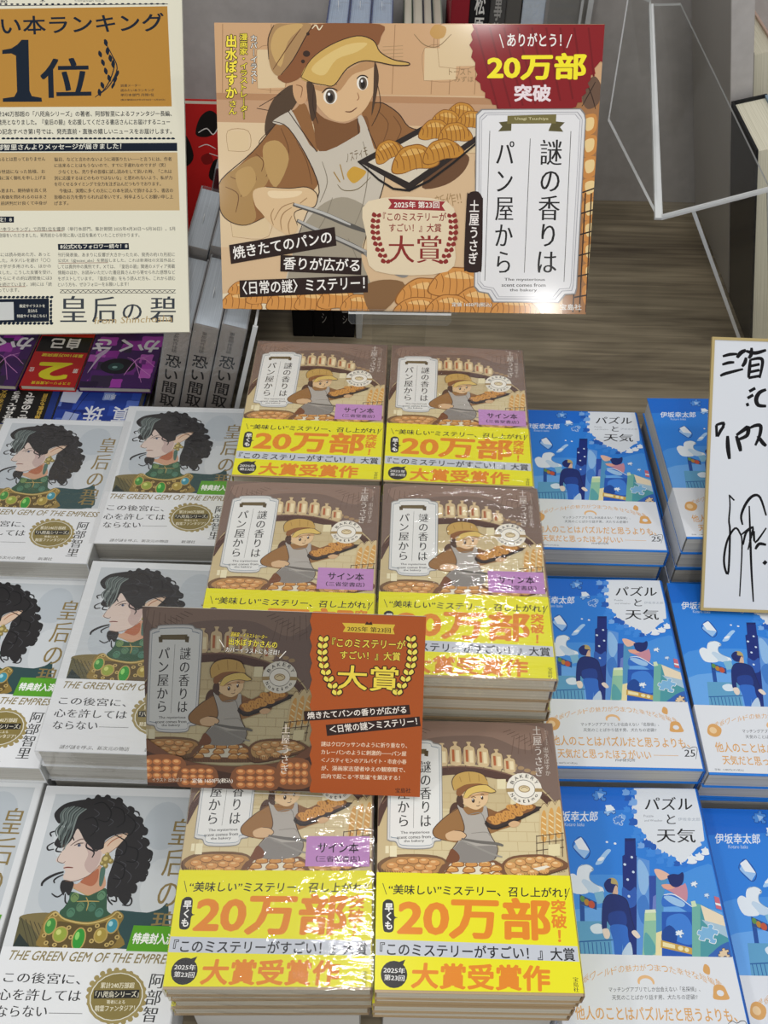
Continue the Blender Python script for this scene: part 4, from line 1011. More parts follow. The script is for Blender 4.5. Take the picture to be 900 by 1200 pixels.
('e','#a08f5a',[107.3,26.5,1.9,1.7,0]),
('e','#a08f5a',[104.9,22.9,1.9,1.7,0]),
('e','#a08f5a',[101.4,20.2,1.9,1.7,0]),
('e','#a08f5a',[97.1,18.4,1.8,1.7,0]),
('e','#a08f5a',[92.2,17.7,1.9,1.7,0]),
('e','#a08f5a',[87.1,18.2,1.9,1.7,0]),
('e','#a08f5a',[82.1,19.7,1.9,1.7,0]),
('e','#a08f5a',[77.6,22.2,1.8,1.7,0]),
('e','#a08f5a',[73.8,25.6,1.8,1.7,0]),
('e','#a08f5a',[70.9,29.6,1.9,1.7,0]),
('e','#a08f5a',[69.3,34,1.9,1.7,0]),
('e','#a08f5a',[69,38.5,1.9,1.8,0]),
('e','#a08f5a',[70,42.7,1.9,1.8,0]),
('e','#a08f5a',[72.4,46.4,1.9,1.8,0]),
('e','#a08f5a',[75.9,49.3,1.9,1.8,0]),
('e','#a08f5a',[80.3,51.2,1.9,1.9,0]),
('e','#a08f5a',[85.3,51.9,1.9,1.8,0]),
('e','#a08f5a',[90.6,51.4,1.9,1.8,0]),
('e','#a08f5a',[95.7,49.8,1.9,1.8,0]),
('e','#a08f5a',[100.3,47.1,2,1.8,0]),
('e','#a08f5a',[104.2,43.6,1.9,1.8,0]),
('e','#a08f5a',[106.9,39.5,1.9,1.8,0]),
('e','#e3e0d2',[88.8,34.5,18.5,15.7,0]),
('e','#8a7a42',[88.8,34.5,17.7,15.1,0]),
('t','#f1ead2','累計240万部超',[76.5,39.5,100.2,40.1,76.2,43.4],'b'),
('p','#211f1c',[72.5,38.1,104.1,39.3,104.8,33.8,73.4,32.7]),
('t','#f1ead2','「八咫烏シリーズ」',[74.3,33.3,104.3,34.4,73.7,37.5],'b'),
('t','#f1ead2','著者による',[83,29.6,95.8,29.9,82.5,32],'b'),
('t','#f1ead2','精霊ファンタジア！',[75.8,24.5,103.3,25.5,75.4,28.3],'b'),
('t','#3a3a3a','阿部智里',[108,8,118.5,8,110.5,50],'m',1),
('t','#5e5c58','謎が謎を呼ぶ、新次元の物語',[18,2.5,72,2.5,18.5,6],'m'),
('t','#5e5c58','新潮社',[84,2.5,97,2.5,84.5,6],'m'),
('t','#8b7748','皇后の碧',[103,72,120,72,106,166],'m',1),
],
'weather_cover': [
('p','#2a80dc',[0,0,130,0,130,191,0,191]),
('p','#1a6cd0',[0,168,130,176,130,191,0,191]),
('s','#4592e2',[-2,60,-2,110,40,120,90,118,132,126,132,50]),
('s','#68a8ea',[-2,50,-2,88,60,96,132,92,132,50]),
('p','#dfe4ea',[77.5,190.4,125.9,191.5,129.6,190.9,125.3,145.3,118.8,142.2,104.4,128.7,98.9,130.1,94,134.4,86.3,140.2,82.7,144.7,78.6,146.1,78.4,153.7,72,159.8,74,167.6,73.1,173.9,77.1,182]),
('s','#4f8fe0',[74.1,188.4,75.9,189,76.9,190.1,77.5,189,79.1,188.5,79.4,186.9,78.6,185,76,184.4,73.5,184.9,74.6,186.8]),
('s','#79aae6',[71.5,180.8,73.9,181.5,75.1,183,75.9,181.6,78.1,180.9,78.4,178.8,77.4,176.3,73.9,175.6,70.7,176.2,72.1,178.7]),
('s','#4f8fe0',[72.4,172.1,74,172.6,74.8,173.5,75.3,172.6,76.7,172.2,76.9,170.8,76.2,169.2,74,168.7,72,169.2,72.8,170.8]),
('s','#1d5cb8',[69.1,164.1,71.5,164.8,72.7,166.2,73.5,164.9,75.6,164.2,75.9,162.2,74.9,159.8,71.6,159.1,68.4,159.7,69.8,162.1]),
('s','#3a8ae2',[71.4,156.7,73.6,157.4,74.8,158.7,75.5,157.4,77.5,156.8,77.8,155,76.8,152.7,73.7,152.1,70.7,152.6,72,154.9]),
('s','#3a8ae2',[76.1,152,77.8,152.5,78.6,153.5,79.1,152.5,80.6,152.1,80.8,150.7,80.1,149.1,77.8,148.6,75.6,149,76.6,150.7]),
('s','#1d5cb8',[76.8,146.6,79.2,147.4,80.5,148.8,81.2,147.4,83.5,146.7,83.8,144.7,82.7,142.3,79.2,141.6,76,142.2,77.4,144.6]),
('s','#1d5cb8',[81.2,144.2,83.3,144.8,84.4,146,85,144.8,86.9,144.2,87.2,142.5,86.3,140.4,83.3,139.8,80.6,140.4,81.8,142.4]),
('s','#4f8fe0',[85.3,139.9,87.1,140.4,88,141.4,88.5,140.4,90.1,140,90.3,138.5,89.5,136.8,87,136.2,84.7,136.7,85.8,138.4]),
('s','#3a8ae2',[89.7,137.1,91.6,137.7,92.6,138.8,93.2,137.7,94.9,137.2,95.2,135.6,94.3,133.7,91.6,133.1,89,133.6,90.2,135.5]),
('s','#3a8ae2',[93.5,134.2,96,135,97.2,136.3,98,135,100.2,134.3,100.5,132.3,99.4,129.9,95.9,129.2,92.6,129.8,94.1,132.2]),
('s','#1d5cb8',[98.2,130.7,99.9,131.2,100.8,132.1,101.3,131.2,102.8,130.8,102.9,129.4,102.2,127.8,99.8,127.3,97.7,127.7,98.7,129.3]),
('s','#2878d6',[103.9,130,105.6,130.5,106.4,131.4,106.9,130.5,108.4,130.1,108.6,128.7,107.8,127.1,105.5,126.7,103.3,127.1,104.3,128.7]),
('s','#4f8fe0',[109.9,133.3,111.9,133.9,112.9,135,113.5,133.9,115.3,133.4,115.5,131.8,114.6,129.9,111.8,129.3,109.2,129.8,110.4,131.7]),
('s','#3a8ae2',[115.6,136.7,117.1,137.1,117.9,138,118.3,137.2,119.7,136.8,119.8,135.5,119.1,134.1,117,133.6,115,134,116,135.5]),
('s','#2878d6',[120.1,142.2,121.8,142.7,122.7,143.7,123.2,142.7,124.8,142.3,125,140.8,124.1,139.1,121.7,138.6,119.4,139,120.5,140.7]),
('s','#3a8ae2',[122.1,146.7,124.7,147.4,126,148.9,126.8,147.4,129.1,146.8,129.3,144.6,128.1,142.1,124.4,141.4,121.1,142,122.7,144.5]),
('s','#3a8ae2',[68.7,151.1,71.2,151.8,72.4,153.2,73.2,151.8,75.4,151.2,75.7,149.1,74.7,146.7,71.2,146,68,146.6,69.4,149]),
('s','#79aae6',[72.9,144.6,74.7,145.1,75.6,146.2,76.2,145.1,77.9,144.7,78.1,143.1,77.3,141.3,74.7,140.7,72.3,141.2,73.4,143]),
('s','#3a8ae2',[85.1,133,87.2,133.6,88.2,134.8,88.9,133.7,90.7,133.1,91,131.4,90.1,129.4,87.1,128.8,84.4,129.3,85.6,131.3]),
('s','#3a8ae2',[92.3,129.9,94,130.4,94.8,131.3,95.3,130.4,96.9,130,97.1,128.6,96.3,126.9,93.9,126.4,91.7,126.9,92.7,128.5]),
('s','#3a8ae2',[78.3,139.3,80.8,140,82.1,141.4,82.9,140,85.2,139.4,85.5,137.2,84.4,134.8,80.8,134,77.5,134.7,79,137.1]),
('s','#1d5cb8',[68.7,183.5,70.6,184.1,71.5,185.2,72.1,184.1,73.9,183.6,74.1,181.9,73.3,180,70.6,179.4,68.1,179.9,69.2,181.9]),
('s','#79aae6',[67.8,188.5,69.8,189.1,70.8,190.3,71.5,189.1,73.3,188.5,73.6,186.8,72.7,184.7,69.8,184.1,67.2,184.6,68.3,186.7]),
('s','#3a8ae2',[66.5,173.8,68.3,174.4,69.2,175.4,69.8,174.4,71.5,173.9,71.7,172.3,71,170.5,68.4,169.9,66,170.4,67,172.2]),
('s','#79aae6',[61.7,167.5,63.6,168,64.5,169.1,65.1,168.1,66.8,167.5,67.1,165.9,66.3,164.1,63.6,163.5,61.2,164,62.2,165.9]),
('s','#4f8fe0',[57.8,163.8,59.9,164.4,61,165.7,61.7,164.4,63.7,163.9,64,162,63.1,159.8,60,159.2,57.2,159.7,58.4,161.9]),
('s','#e8edf2',[109.1,134.7,111.9,135.5,113.4,137.1,114.2,135.6,116.7,134.8,116.9,132.5,115.6,129.8,111.7,129,108.1,129.7,109.8,132.4]),
('l','#2d6fc9',0.5,[108.1,129.7,111.7,129,115.6,129.8,116.9,132.5]),
('s','#e8edf2',[115.9,136.7,118.3,137.4,119.5,138.7,120.2,137.4,122.3,136.8,122.5,134.8,121.4,132.5,118.1,131.8,115,132.4,116.4,134.7]),
('l','#2d6fc9',0.5,[115,132.4,118.1,131.8,121.4,132.5,122.5,134.8]),
('s','#e8edf2',[121.4,140.9,123.8,141.6,125.1,143,125.8,141.7,127.9,141,128.1,139.1,127,136.8,123.6,136.1,120.5,136.7,122,139]),
('l','#2d6fc9',0.5,[120.5,136.7,123.6,136.1,127,136.8,128.1,139.1]),
('p','#4f8fdc',[45.7,187.8,48.9,187.7,49,189.2,50.8,190,52.2,188.9,51.6,187.5,54.7,186.9,54.1,184.3,52.8,184.6,52,183.2,52.1,181.7,53.5,181.9,52.9,179.2,49.7,179.5,50,180.7,48.8,181.3,47.4,180.9,47.1,179.7,44,180,44.5,182.4,43.2,182.6,43.1,184.1,43.8,185.5,45.2,185.3]),
('l','#163f86',0.5,[45.7,187.8,48.9,187.7,49,189.2,50.8,190,52.2,188.9,51.6,187.5,54.7,186.9,54.1,184.3,52.8,184.6,52,183.2,52.1,181.7,53.5,181.9,52.9,179.2,49.7,179.5,50,180.7,48.8,181.3,47.4,180.9,47.1,179.7,44,180,44.5,182.4,43.2,182.6,43.1,184.1,43.8,185.5,45.2,185.3,45.7,187.8]),
('p','#9cc3ee',[47.4,186.4,52.5,184.8,48.2,180.7]),
('p','#8fbbea',[51.4,172.5,53.9,173.5,53.6,174.6,54.8,175.7,56.1,175.4,56.1,174.2,58.7,174.9,59,172.9,57.9,172.7,57.7,171.5,58.2,170.5,59.2,171.1,59.5,169.1,57,168.3,56.9,169.2,55.7,169.2,54.7,168.5,54.8,167.6,52.3,166.7,52,168.5,51,168.2,50.4,169.2,50.6,170.4,51.7,170.7]),
('l','#1b4d9c',0.5,[51.4,172.5,53.9,173.5,53.6,174.6,54.8,175.7,56.1,175.4,56.1,174.2,58.7,174.9,59,172.9,57.9,172.7,57.7,171.5,58.2,170.5,59.2,171.1,59.5,169.1,57,168.3,56.9,169.2,55.7,169.2,54.7,168.5,54.8,167.6,52.3,166.7,52,168.5,51,168.2,50.4,169.2,50.6,170.4,51.7,170.7,51.4,172.5]),
('p','#e6eef6',[52.3,175.5,56.8,175.9,59.8,171.8,52.7,170.4]),
('p','#3d80d4',[59.5,166.3,61.7,165.8,61.9,166.9,63.3,167.2,64,166.2,63.4,165.3,65.5,164.4,64.6,162.6,63.8,163,63.1,162.2,62.9,161.1,63.9,160.9,63.1,159.1,61,159.8,61.4,160.6,60.6,161.3,59.6,161.2,59.2,160.4,57.2,161.1,57.9,162.7,57,163,57.1,164.1,57.9,165,58.8,164.7]),
('l','#c6dcf4',0.5,[59.5,166.3,61.7,165.8,61.9,166.9,63.3,167.2,64,166.2,63.4,165.3,65.5,164.4,64.6,162.6,63.8,163,63.1,162.2,62.9,161.1,63.9,160.9,63.1,159.1,61,159.8,61.4,160.6,60.6,161.3,59.6,161.2,59.2,160.4,57.2,161.1,57.9,162.7,57,163,57.1,164.1,57.9,165,58.8,164.7,59.5,166.3]),
('p','#9cc4ee',[29,148.4,35,138,29.9,132,22.3,140.8]),
('p','#e9eff5',[24,145.6,29.7,149,34.8,138.3,26.5,139.3]),
('l','#16448f',0.7,[24,145.6,29.7,149,35,138,30.1,131.7,22.5,140.5,24,145.6]),
('s','#a6cdf2',[37.7,127.7,42.4,133.6,48.3,139.4,51.4,138.8,46.9,133.7,42.7,128.4]),
('s','#e9eff5',[39.8,130.7,42.4,133.3,45.4,133.1,43.3,130.7]),
('e','#e9eff5',[49.2,145.4,1,0.8,0]),
('e','#e9eff5',[55.4,144.3,1.1,0.9,0]),
('s','#e4ecf2',[25.1,125.8,30.8,127.6,34.9,125.9,35.7,123.3,32.8,120.9,32.1,116.1,35.9,112.5,40.6,110.5,40.7,106.3,32.2,106.1,24.3,110.3,22.5,118.8]),
('s','#c3d8ea',[26.4,116,31.9,114.6,38.4,109.7,35.1,106.2,25.4,108.1]),
('l','#7da0c0',0.6,[25.1,125.8,30.8,127.6,34.9,125.9,35.7,123.3,32.8,120.9,32.1,116.1,35.9,112.5,40.6,110.5]),
('e','#2b3b4c',[34.9,123.9,0.4,0.5,0]),
('s','#e4ecf2',[15,115.8,18.4,120.2,22.5,118.8,26.1,113.1,29.4,106.1,18.1,105.9]),
('p','#274a86',[22.9,104.9,34.8,99.2,34.1,93.7,22,97.6]),
('e','#5f8f4a',[24.6,101.6,1.8,2.4,0]),
('e','#b9852f',[27.4,99.1,1.9,2.5,0]),
('e','#c1543a',[30.8,97.5,2.4,2.8,0]),
('p','#1c4e9c',[22,97.6,25.3,96.3,21.8,60.3,18.6,60.3]),
('p','#5ea0c8',[15.6,85.3,42,85.6,41.1,60.6,12.7,60.2]),
('s','#d8e6f0',[27.6,81.4,33.4,83.9,37.9,81.5,37,77.5,29.7,76.9]),
('l','#25609f',0.7,[15.5,70.6,15.4,60.9]),
('l','#25609f',0.7,[18.5,70.7,18.4,60.9]),
('l','#25609f',0.7,[21.5,70.7,21.4,61]),
('l','#25609f',0.7,[24.5,70.8,24.4,61]),
('l','#25609f',0.7,[27.6,70.8,27.3,61]),
('l','#25609f',0.7,[30.6,70.8,30.3,61.1]),
('l','#25609f',0.7,[33.6,70.9,33.3,61.1]),
('l','#25609f',0.7,[36.6,70.9,36.3,61.2]),
('l','#25609f',0.7,[39.6,71,39.3,61.2]),
('l','#25609f',1,[13.9,70.6,42.8,72.6]),
('p','#7fb8d6',[33.7,106.2,40.9,107.7,41.1,99.3,35.3,97.8]),
('p','#122a78',[59.5,134.5,61.5,135.7,63.6,148.6,72,148.8,70.1,135.5,70.7,134.1,58,60,49.1,59.9]),
('p','#0f2467',[63.6,148.6,72,148.8,70.7,146.6,63.9,146.2]),
('p','#5c95dc',[70.4,134.1,79.8,131.2,68.1,60.9,58,60]),
('s','#8fbbe8',[70.8,131.1,75.5,128.2,77.3,116.7,71.6,105.3,68.3,110.9]),
('s','#3f7ccb',[65,99.6,71.6,105.3,73.6,94.2,71.5,83.3,65.6,86]),
('s','#2b5cb4',[55.8,110.7,60.8,107.9,65.8,110.8,64,98.2,57.4,95.4,54.4,99.5]),
('e','#cfe0f4',[60.3,128,1.1,1,0]),
('e','#cfe0f4',[66.6,133.7,1,1,0]),
('e','#cfe0f4',[59.6,104,1,1,0]),
('e','#cfe0f4',[60.7,116.5,1,1,0]),
('e','#cfe0f4',[65.9,122.3,1,1,0]),
('e','#cfe0f4',[56,91.2,1,0.9,0]),
('p','#2a4ca4',[77.2,119.6,82.6,119.6,77.9,92.9,73.1,92.9]),
('p','#6c7fc6',[77.6,104,80.1,105.4,77.9,92.9,75.1,92.9]),
('p','#4f93c2',[83.2,122.5,90.7,116.9,85.8,105.5,77,61.1,72.2,61]),
('s','#e5b9a5',[82,124,86.4,124.6,93.5,120.4,90.9,118,85,116.8]),
('p','#8fc1a5',[69,91.4,77.9,92.9,72.2,61,62,60.9,63.8,67.4]),
('p','#bcd6a8',[69.5,92.8,77.3,93.7,76.8,86.8,68.4,86.3]),
('p','#dbe6c8',[70,94.2,77.7,94.8,77.8,92.4,69.6,92]),
('s','#5aa4a8',[67,77.9,71.6,72.7,72.9,64.9,64.2,61.5]),
('p','#e8dca8',[75.2,78,79.6,79.4,76.3,61,71.7,61]),
('s','#c98d9c',[86.1,111.1,91.3,112.3,93.9,111.2,101.4,113.1,103.9,114.2,104.2,107.2,101.8,101,98,102.9,93.1,107,89.3,109.1]),
('s','#e5a58f',[85.4,112.8,91.5,113.5,95.3,111,89.3,109.5]),
('s','#16296a',[91.5,119.8,95.8,121.3,100.1,121.1,103.3,122.8,103.9,120,101.6,114.2,96.8,111.3,92.8,112.6,91.6,116.9]),
('s','#2f6fcb',[83.5,97.1,85.8,105.5,94.3,105.6,105.3,97.4,105,89.2,102.8,91.9,94.1,97.3]),
('s','#9dc4ea',[85.5,103.8,91.3,104.7,100.2,100.1,98.2,96.8,91.5,98.6]),
('l','#e8eef4',0.8,[85.8,105.5,94.3,105.6,105.2,97.1]),
('p','#1f57b4',[82.1,93,104.5,93.3,98,61.3,76.3,61]),
('s','#3b7ed6',[85.5,88.9,97.2,91.8,102.3,83.8,99.6,70.4,88,72.9,83.5,78.2]),
('s','#134596',[79.4,78.1,85.9,83.5,90.4,78.2,87.5,70.3,79.3,70.2]),
('p','#e8eef4',[91.6,80.3,93.1,79.6,93.5,80.3,94.5,80.3,94.8,79.5,94.3,78.9,95.6,78.1,94.7,76.9,94.2,77.3,93.5,76.8,93.2,76.1,93.9,75.8,93,74.7,91.6,75.4,92,76,91.6,76.5,90.9,76.6,90.5,76.1,89.1,76.9,89.9,78,89.3,78.3,89.6,79,90.3,79.6,90.8,79.2]),
('l','#5e8ec8',0.5,[91.6,80.3,93.1,79.6,93.5,80.3,94.5,80.3,94.8,79.5,94.3,78.9,95.6,78.1,94.7,76.9,94.2,77.3,93.5,76.8,93.2,76.1,93.9,75.8,93,74.7,91.6,75.4,92,76,91.6,76.5,90.9,76.6,90.5,76.1,89.1,76.9,89.9,78,89.3,78.3,89.6,79,90.3,79.6,90.8,79.2,91.6,80.3]),
('p','#c9a24a',[77.8,73,99.3,67.8,98.4,63.3,76.8,67.8]),
('p','#efe1ad',[78.9,71.7,87.4,69.8,86.9,67.1,78.3,68.6]),
('e','#efe1ad',[91,67.5,2,1.6,0]),
('e','#efe1ad',[95.2,66.5,1.6,1.6,0]),
('p','#6fb0a4',[105.9,100.2,111.9,98.9,104.1,61.4,98,61.3]),
('p','#cfe0bd',[105.2,100.9,108.4,101.6,109,97.5,105.2,96.7]),
('p','#4a98a2',[111.9,98.9,130.1,89.5,125.8,61.7,104.1,61.4]),
('p','#e9d9bd',[111.9,98.6,130.1,89.3,129.3,82.8,112.8,86.6]),
('p','#a6c3d6',[110.3,87.9,129.3,82.8,127.9,74.8,115.8,81.3]),
('s','#2f63b4',[113.8,65.4,121.7,70.7,128.9,72.2,126.5,61.7,110.2,61.5]),
('p','#7db4dc',[109.8,82.9,113.9,82.2,114.4,84,116.9,84.7,118.3,83.1,117.2,81.4,121,80.2,119.5,77,118,77.7,116.6,76.1,116.3,74.3,118.1,74.2,116.6,71.1,112.7,72,113.4,73.4,112,74.4,110.1,74.2,109.4,72.8,105.5,73.8,106.9,76.6,105.2,77,105.4,78.9,106.8,80.5,108.5,80]),
('l','#e9eff3',0.5,[109.8,82.9,113.9,82.2,114.4,84,116.9,84.7,118.3,83.1,117.2,81.4,121,80.2,119.5,77,118,77.7,116.6,76.1,116.3,74.3,118.1,74.2,116.6,71.1,112.7,72,113.4,73.4,112,74.4,110.1,74.2,109.4,72.8,105.5,73.8,106.9,76.6,105.2,77,105.4,78.9,106.8,80.5,108.5,80,109.8,82.9]),
('p','#e0c7a5',[118.5,65.7,120.9,66.4,120.7,67.3,121.9,68.1,123.1,67.7,122.9,66.8,125.2,67.1,125.2,65.4,124.2,65.3,123.9,64.4,124.2,63.5,125.2,63.9,125.2,62.2,122.8,61.7,122.8,62.5,121.8,62.6,120.8,62.1,120.8,61.3,118.5,60.9,118.5,62.4,117.5,62.2,117.2,63,117.5,64,118.5,64.2]),
('l','#5c4a38',0.5,[118.5,65.7,120.9,66.4,120.7,67.3,121.9,68.1,123.1,67.7,122.9,66.8,125.2,67.1,125.2,65.4,124.2,65.3,123.9,64.4,124.2,63.5,125.2,63.9,125.2,62.2,122.8,61.7,122.8,62.5,121.8,62.6,120.8,62.1,120.8,61.3,118.5,60.9,118.5,62.4,117.5,62.2,117.2,63,117.5,64,118.5,64.2,118.5,65.7]),
('p','#e8eef4',[109.5,115.9,110.9,115.5,111.1,116.2,112,116.4,112.5,115.8,112.1,115.2,113.3,114.7,112.8,113.5,112.2,113.8,111.7,113.3,111.6,112.6,112.2,112.5,111.7,111.4,110.3,111.8,110.6,112.3,110.1,112.7,109.4,112.7,109.2,112.2,107.8,112.6,108.4,113.6,107.8,113.8,107.9,114.5,108.4,115,109,114.8]),
('l','#5e8ec8',0.5,[109.5,115.9,110.9,115.5,111.1,116.2,112,116.4,112.5,115.8,112.1,115.2,113.3,114.7,112.8,113.5,112.2,113.8,111.7,113.3,111.6,112.6,112.2,112.5,111.7,111.4,110.3,111.8,110.6,112.3,110.1,112.7,109.4,112.7,109.2,112.2,107.8,112.6,108.4,113.6,107.8,113.8,107.9,114.5,108.4,115,109,114.8,109.5,115.9]),
('p','#cfe0f4',[117.8,107.4,118.8,106.9,119.1,107.4,119.7,107.4,120,106.8,119.6,106.4,120.4,105.8,119.8,105,119.5,105.3,119,104.9,118.8,104.4,119.3,104.2,118.6,103.4,117.7,104,118,104.3,117.7,104.7,117.2,104.8,116.9,104.4,116,105,116.6,105.7,116.2,106,116.4,106.5,116.8,106.9,117.2,106.6]),
('l','#5e8ec8',0.5,[117.8,107.4,118.8,106.9,119.1,107.4,119.7,107.4,120,106.8,119.6,106.4,120.4,105.8,119.8,105,119.5,105.3,119,104.9,118.8,104.4,119.3,104.2,118.6,103.4,117.7,104,118,104.3,117.7,104.7,117.2,104.8,116.9,104.4,116,105,116.6,105.7,116.2,106,116.4,106.5,116.8,106.9,117.2,106.6,117.8,107.4]),
('p','#c96a7a',[123.5,105.2,127.8,103.8,127.2,95,123,96.3]),
('p','#e9eff3',[123.1,100.4,127.6,99.4,127.5,97.7,123.3,98.8]),
('s','#b6a36a',[42.9,113.4,46.5,117.1,50.8,117.2,52.8,113.5,50.9,106.4,46.4,106.3,43.8,107.7]),
('s','#16266a',[42.1,112.2,45,116.2,48.2,116.9,47.7,113.4,52.1,112.3,51,108.9,47.8,106.4,43.7,107.4]),
('s','#d9b59b',[49.8,110.6,51.7,111.8,51.8,106.4,49.6,103.6,47.6,105]),
('s','#152a6e',[39.5,99.3,43.2,104.1,49,105.3,55.1,103.4,58,99.5,58.8,88.6,60,80.5,58.6,78.6,55.6,79.1,54.5,82.8,51.1,82,43.1,82.1,40.6,85.6,39.5,80.2,36.2,80.2,37.5,91]),
('s','#1d3f8f',[42.8,91.1,54.1,92.6,53.9,82.4,43.1,81.9]),
('s','#2d6ac6',[42.6,82.4,54,82.6,54.4,75.1,54.9,60.8,49.2,60.7,49.5,69.8,47.3,60.7,43,60.6,43.1,72.3]),
('s','#b9cfe6',[48.7,64.6,55.2,71.2,55.1,60.8,48.6,60.7]),
('s','#e5d6c8',[36.4,79.6,40.4,80.2,41.4,76.3,39.6,73.3,37,74.1]),
('s','#e5d6c8',[57.5,78.6,60.6,79.4,63.2,75.2,60.8,73.9,58.2,76.2]),
('l','#0d1a48',0.5,[39.5,99.3,43.2,104.1,49,105.3,55.1,103.4,58,99.5,58.8,88.6,60,80.5]),
('t','#191a1c','パズル',[83.3,172.2,121.5,172.8,85.1,183.1],'m'),
('t','#191a1c','と',[98.6,160.8,105.7,160.9,100,168.7],'m'),
('t','#191a1c','天気',[88,145.7,118.4,146.1,90,157],'m'),
('t','#8c8f96','Puzzle',[81.4,166.2,89.1,166.3,81.7,168.1],'r'),
('t','#8c8f96','and Weather',[81.3,162.6,95.7,162.8,81.6,164.3],'r'),
('t','#a9b2bd','伊坂幸太郎',[108,163.5,125.6,163.7,108.5,166.3],'r'),
('t','#e8eef6','伊坂幸太郎',[7.8,161.3,44.2,161.8,9.4,169.9],'b'),
('t','#c9daf0','Kotaro Isaka',[17.6,157.6,33.3,157.8,18.2,160.6],'r'),
],
'weather_band': [
('p','#dfe2e7',[0,0,130,0,130,63,0,63]),
('t','#d9a463','伊',[12.4,39.8,16.8,43.7,12.4,44.2],'r'),
('t','#d9a463','坂',[17.6,42,22,45.5,17.6,46.4],'r'),
('t','#d9a463','ワ',[22.8,44,27.2,47.1,22.8,48.4],'r'),
('l','#d9a463',0.5,[28.2,48.1,32.2,50.6]),
('t','#d9a463','ル',[33.2,47.3,37.6,49.6,33.2,51.7],'r'),
('t','#d9a463','ド',[38.4,48.6,42.8,50.5,38.4,53],'r'),
('t','#d9a463','の',[43.6,49.7,48,51.1,43.6,54.1],'r'),
('t','#d9a463','魅',[48.8,50.6,53.2,51.6,48.8,55],'r'),
('t','#d9a463','力',[54,51.2,58.4,51.8,54,55.6],'r'),
('t','#d9a463','が',[59.2,51.7,63.6,51.9,59.2,56.1],'r'),
('t','#d9a463','つ',[64.4,51.9,68.8,51.7,64.4,56.3],'r'),
('t','#d9a463','ま',[69.6,51.9,74,51.3,69.6,56.3],'r'),
('t','#d9a463','っ',[74.8,51.7,79.2,50.6,74.8,56.1],'r'),
('t','#d9a463','た',[80,51.2,84.4,49.8,80,55.6],'r'),
('t','#d9a463','幸',[85.2,50.6,89.6,48.7,85.2,55],'r'),
('t','#d9a463','せ',[90.4,49.7,94.8,47.4,90.4,54.1],'r'),
('t','#d9a463','な',[95.6,48.6,100,45.9,95.6,53],'r'),
('t','#d9a463','短',[100.8,47.2,105.2,44.1,100.8,51.6],'r'),
('t','#d9a463','編',[106,45.7,110.4,42.2,106,50.1],'r'),
('t','#d9a463','集',[111.2,43.9,115.6,40,111.2,48.3],'r'),
('e','#e5b884',[62,44.5,6,4.5,0]),
('e','#dfe2e7',[62,43.5,4.6,3.4,0]),
('p','#dfe2e7',[54,38,70,38,70,43,54,43]),
('t','#3b3c40','マッチングアプリでしか出会えない「名探偵」、',[34.7,37.4,99.2,38.8,35.1,40.7],'r'),
('t','#3b3c40','天気のことばかり話す男、犬たちの逆襲!?',[36.2,32.3,96.2,33.6,36.6,35.6],'r'),
('t','#d9a463','他人のことはパズルだと思うよりも、',[9.5,19.5,121,19.5,9.5,28.5],'b'),
('t','#d9a463','天気だと思ったほうがいい',[13,8.5,88,8.5,13,16.8],'b'),
('l','#d9a463',0.5,[90,12.5,110,12.5]),
('t','#3b3c40','PHP研究所',[58.5,6.1,74.3,6.4,58.9,8.8],'r'),
('t','#55565a','定価：1,980円(10％税込)',[5,3,28,3,5,5],'r'),
('t','#3b3c40','25',[114.6,11.7,123.4,11.9,115.9,18],'m'),
('l','#3b3c40',0.5,[113.9,18.5,117.3,20.3,120.1,19,123.5,20.5,126.5,19.2,123.3,9.7]),
('s','#d9a463',[108,38,110,43,116,43,118,38,118,34,108,34]),
('e','#dfe2e7',[113,38,2.5,2,0]),
('s','#d9a463',[6,36,8,43,13,45,18,41,16,35,11,33]),
('e','#eac99b',[11,39,3,3,0]),
('s','#d9a463',[104,52,106,57,109,55,108,50]),
],
'bakery_poster': [
('p','#dcbb92',[0,0,364,0,364,263,0,263]),
('p','#c79d78',[0,176,364,172,364,196,0,200]),
('p','#b98a62',[0,196,364,192,364,198,0,202]),
('p','#d3a87c',[0,202,364,200,364,263,0,263]),
('p','#e3c8a0',[0,60,150,60,150,174,0,176]),
('l','#a87f58',0.8,[6,202,8,262]),
('l','#a87f58',0.8,[52,202,54,262]),
('l','#a87f58',0.8,[168,202,170,262]),
('l','#a87f58',0.8,[205,202,207,262]),
('l','#a87f58',0.8,[222,202,224,262]),
('l','#a87f58',0.8,[246,202,248,262]),
('p','#e2c79c',[40,206,66,207,66,240,40,240]),
('l','#a27c56',0.5,[40,206,66,207,66,240,40,240,40,206]),
('p','#e2c79c',[198,214,228,215,228,242,198,242]),
('l','#a27c56',0.5,[198,214,228,215,228,242,198,242,198,214]),
('p','#e2c79c',[212,226,246,227,246,262,212,262]),
('l','#a27c56',0.5,[212,226,246,227,246,262,212,262,212,226]),
('p','#e2c79c',[10,150,30,151,30,168,10,168]),
('l','#a27c56',0.5,[10,150,30,151,30,168,10,168,10,150]),
('p','#e2c79c',[208,140,230,141,230,166,208,166]),
('l','#a27c56',0.5,[208,140,230,141,230,166,208,166,208,140]),
('p','#e2c79c',[240,150,270,151,270,174,240,174]),
('l','#a27c56',0.5,[240,150,270,151,270,174,240,174,240,150]),
('p','#e2c79c',[250,120,268,121,268,148,250,148]),
('l','#a27c56',0.5,[250,120,268,121,268,148,250,148,250,120]),
('p','#e2c79c',[12,70,48,71,48,110,12,110]),
('l','#a27c56',0.5,[12,70,48,71,48,110,12,110,12,70]),
('s','#c99a54',[202.5,255.1,207.3,262,217.4,259.7,215.7,251.6,207.7,250]),
('l','#8f744f',0.8,[187.9,253.9,197.8,244.7,210.5,243.5,222.7,254]),
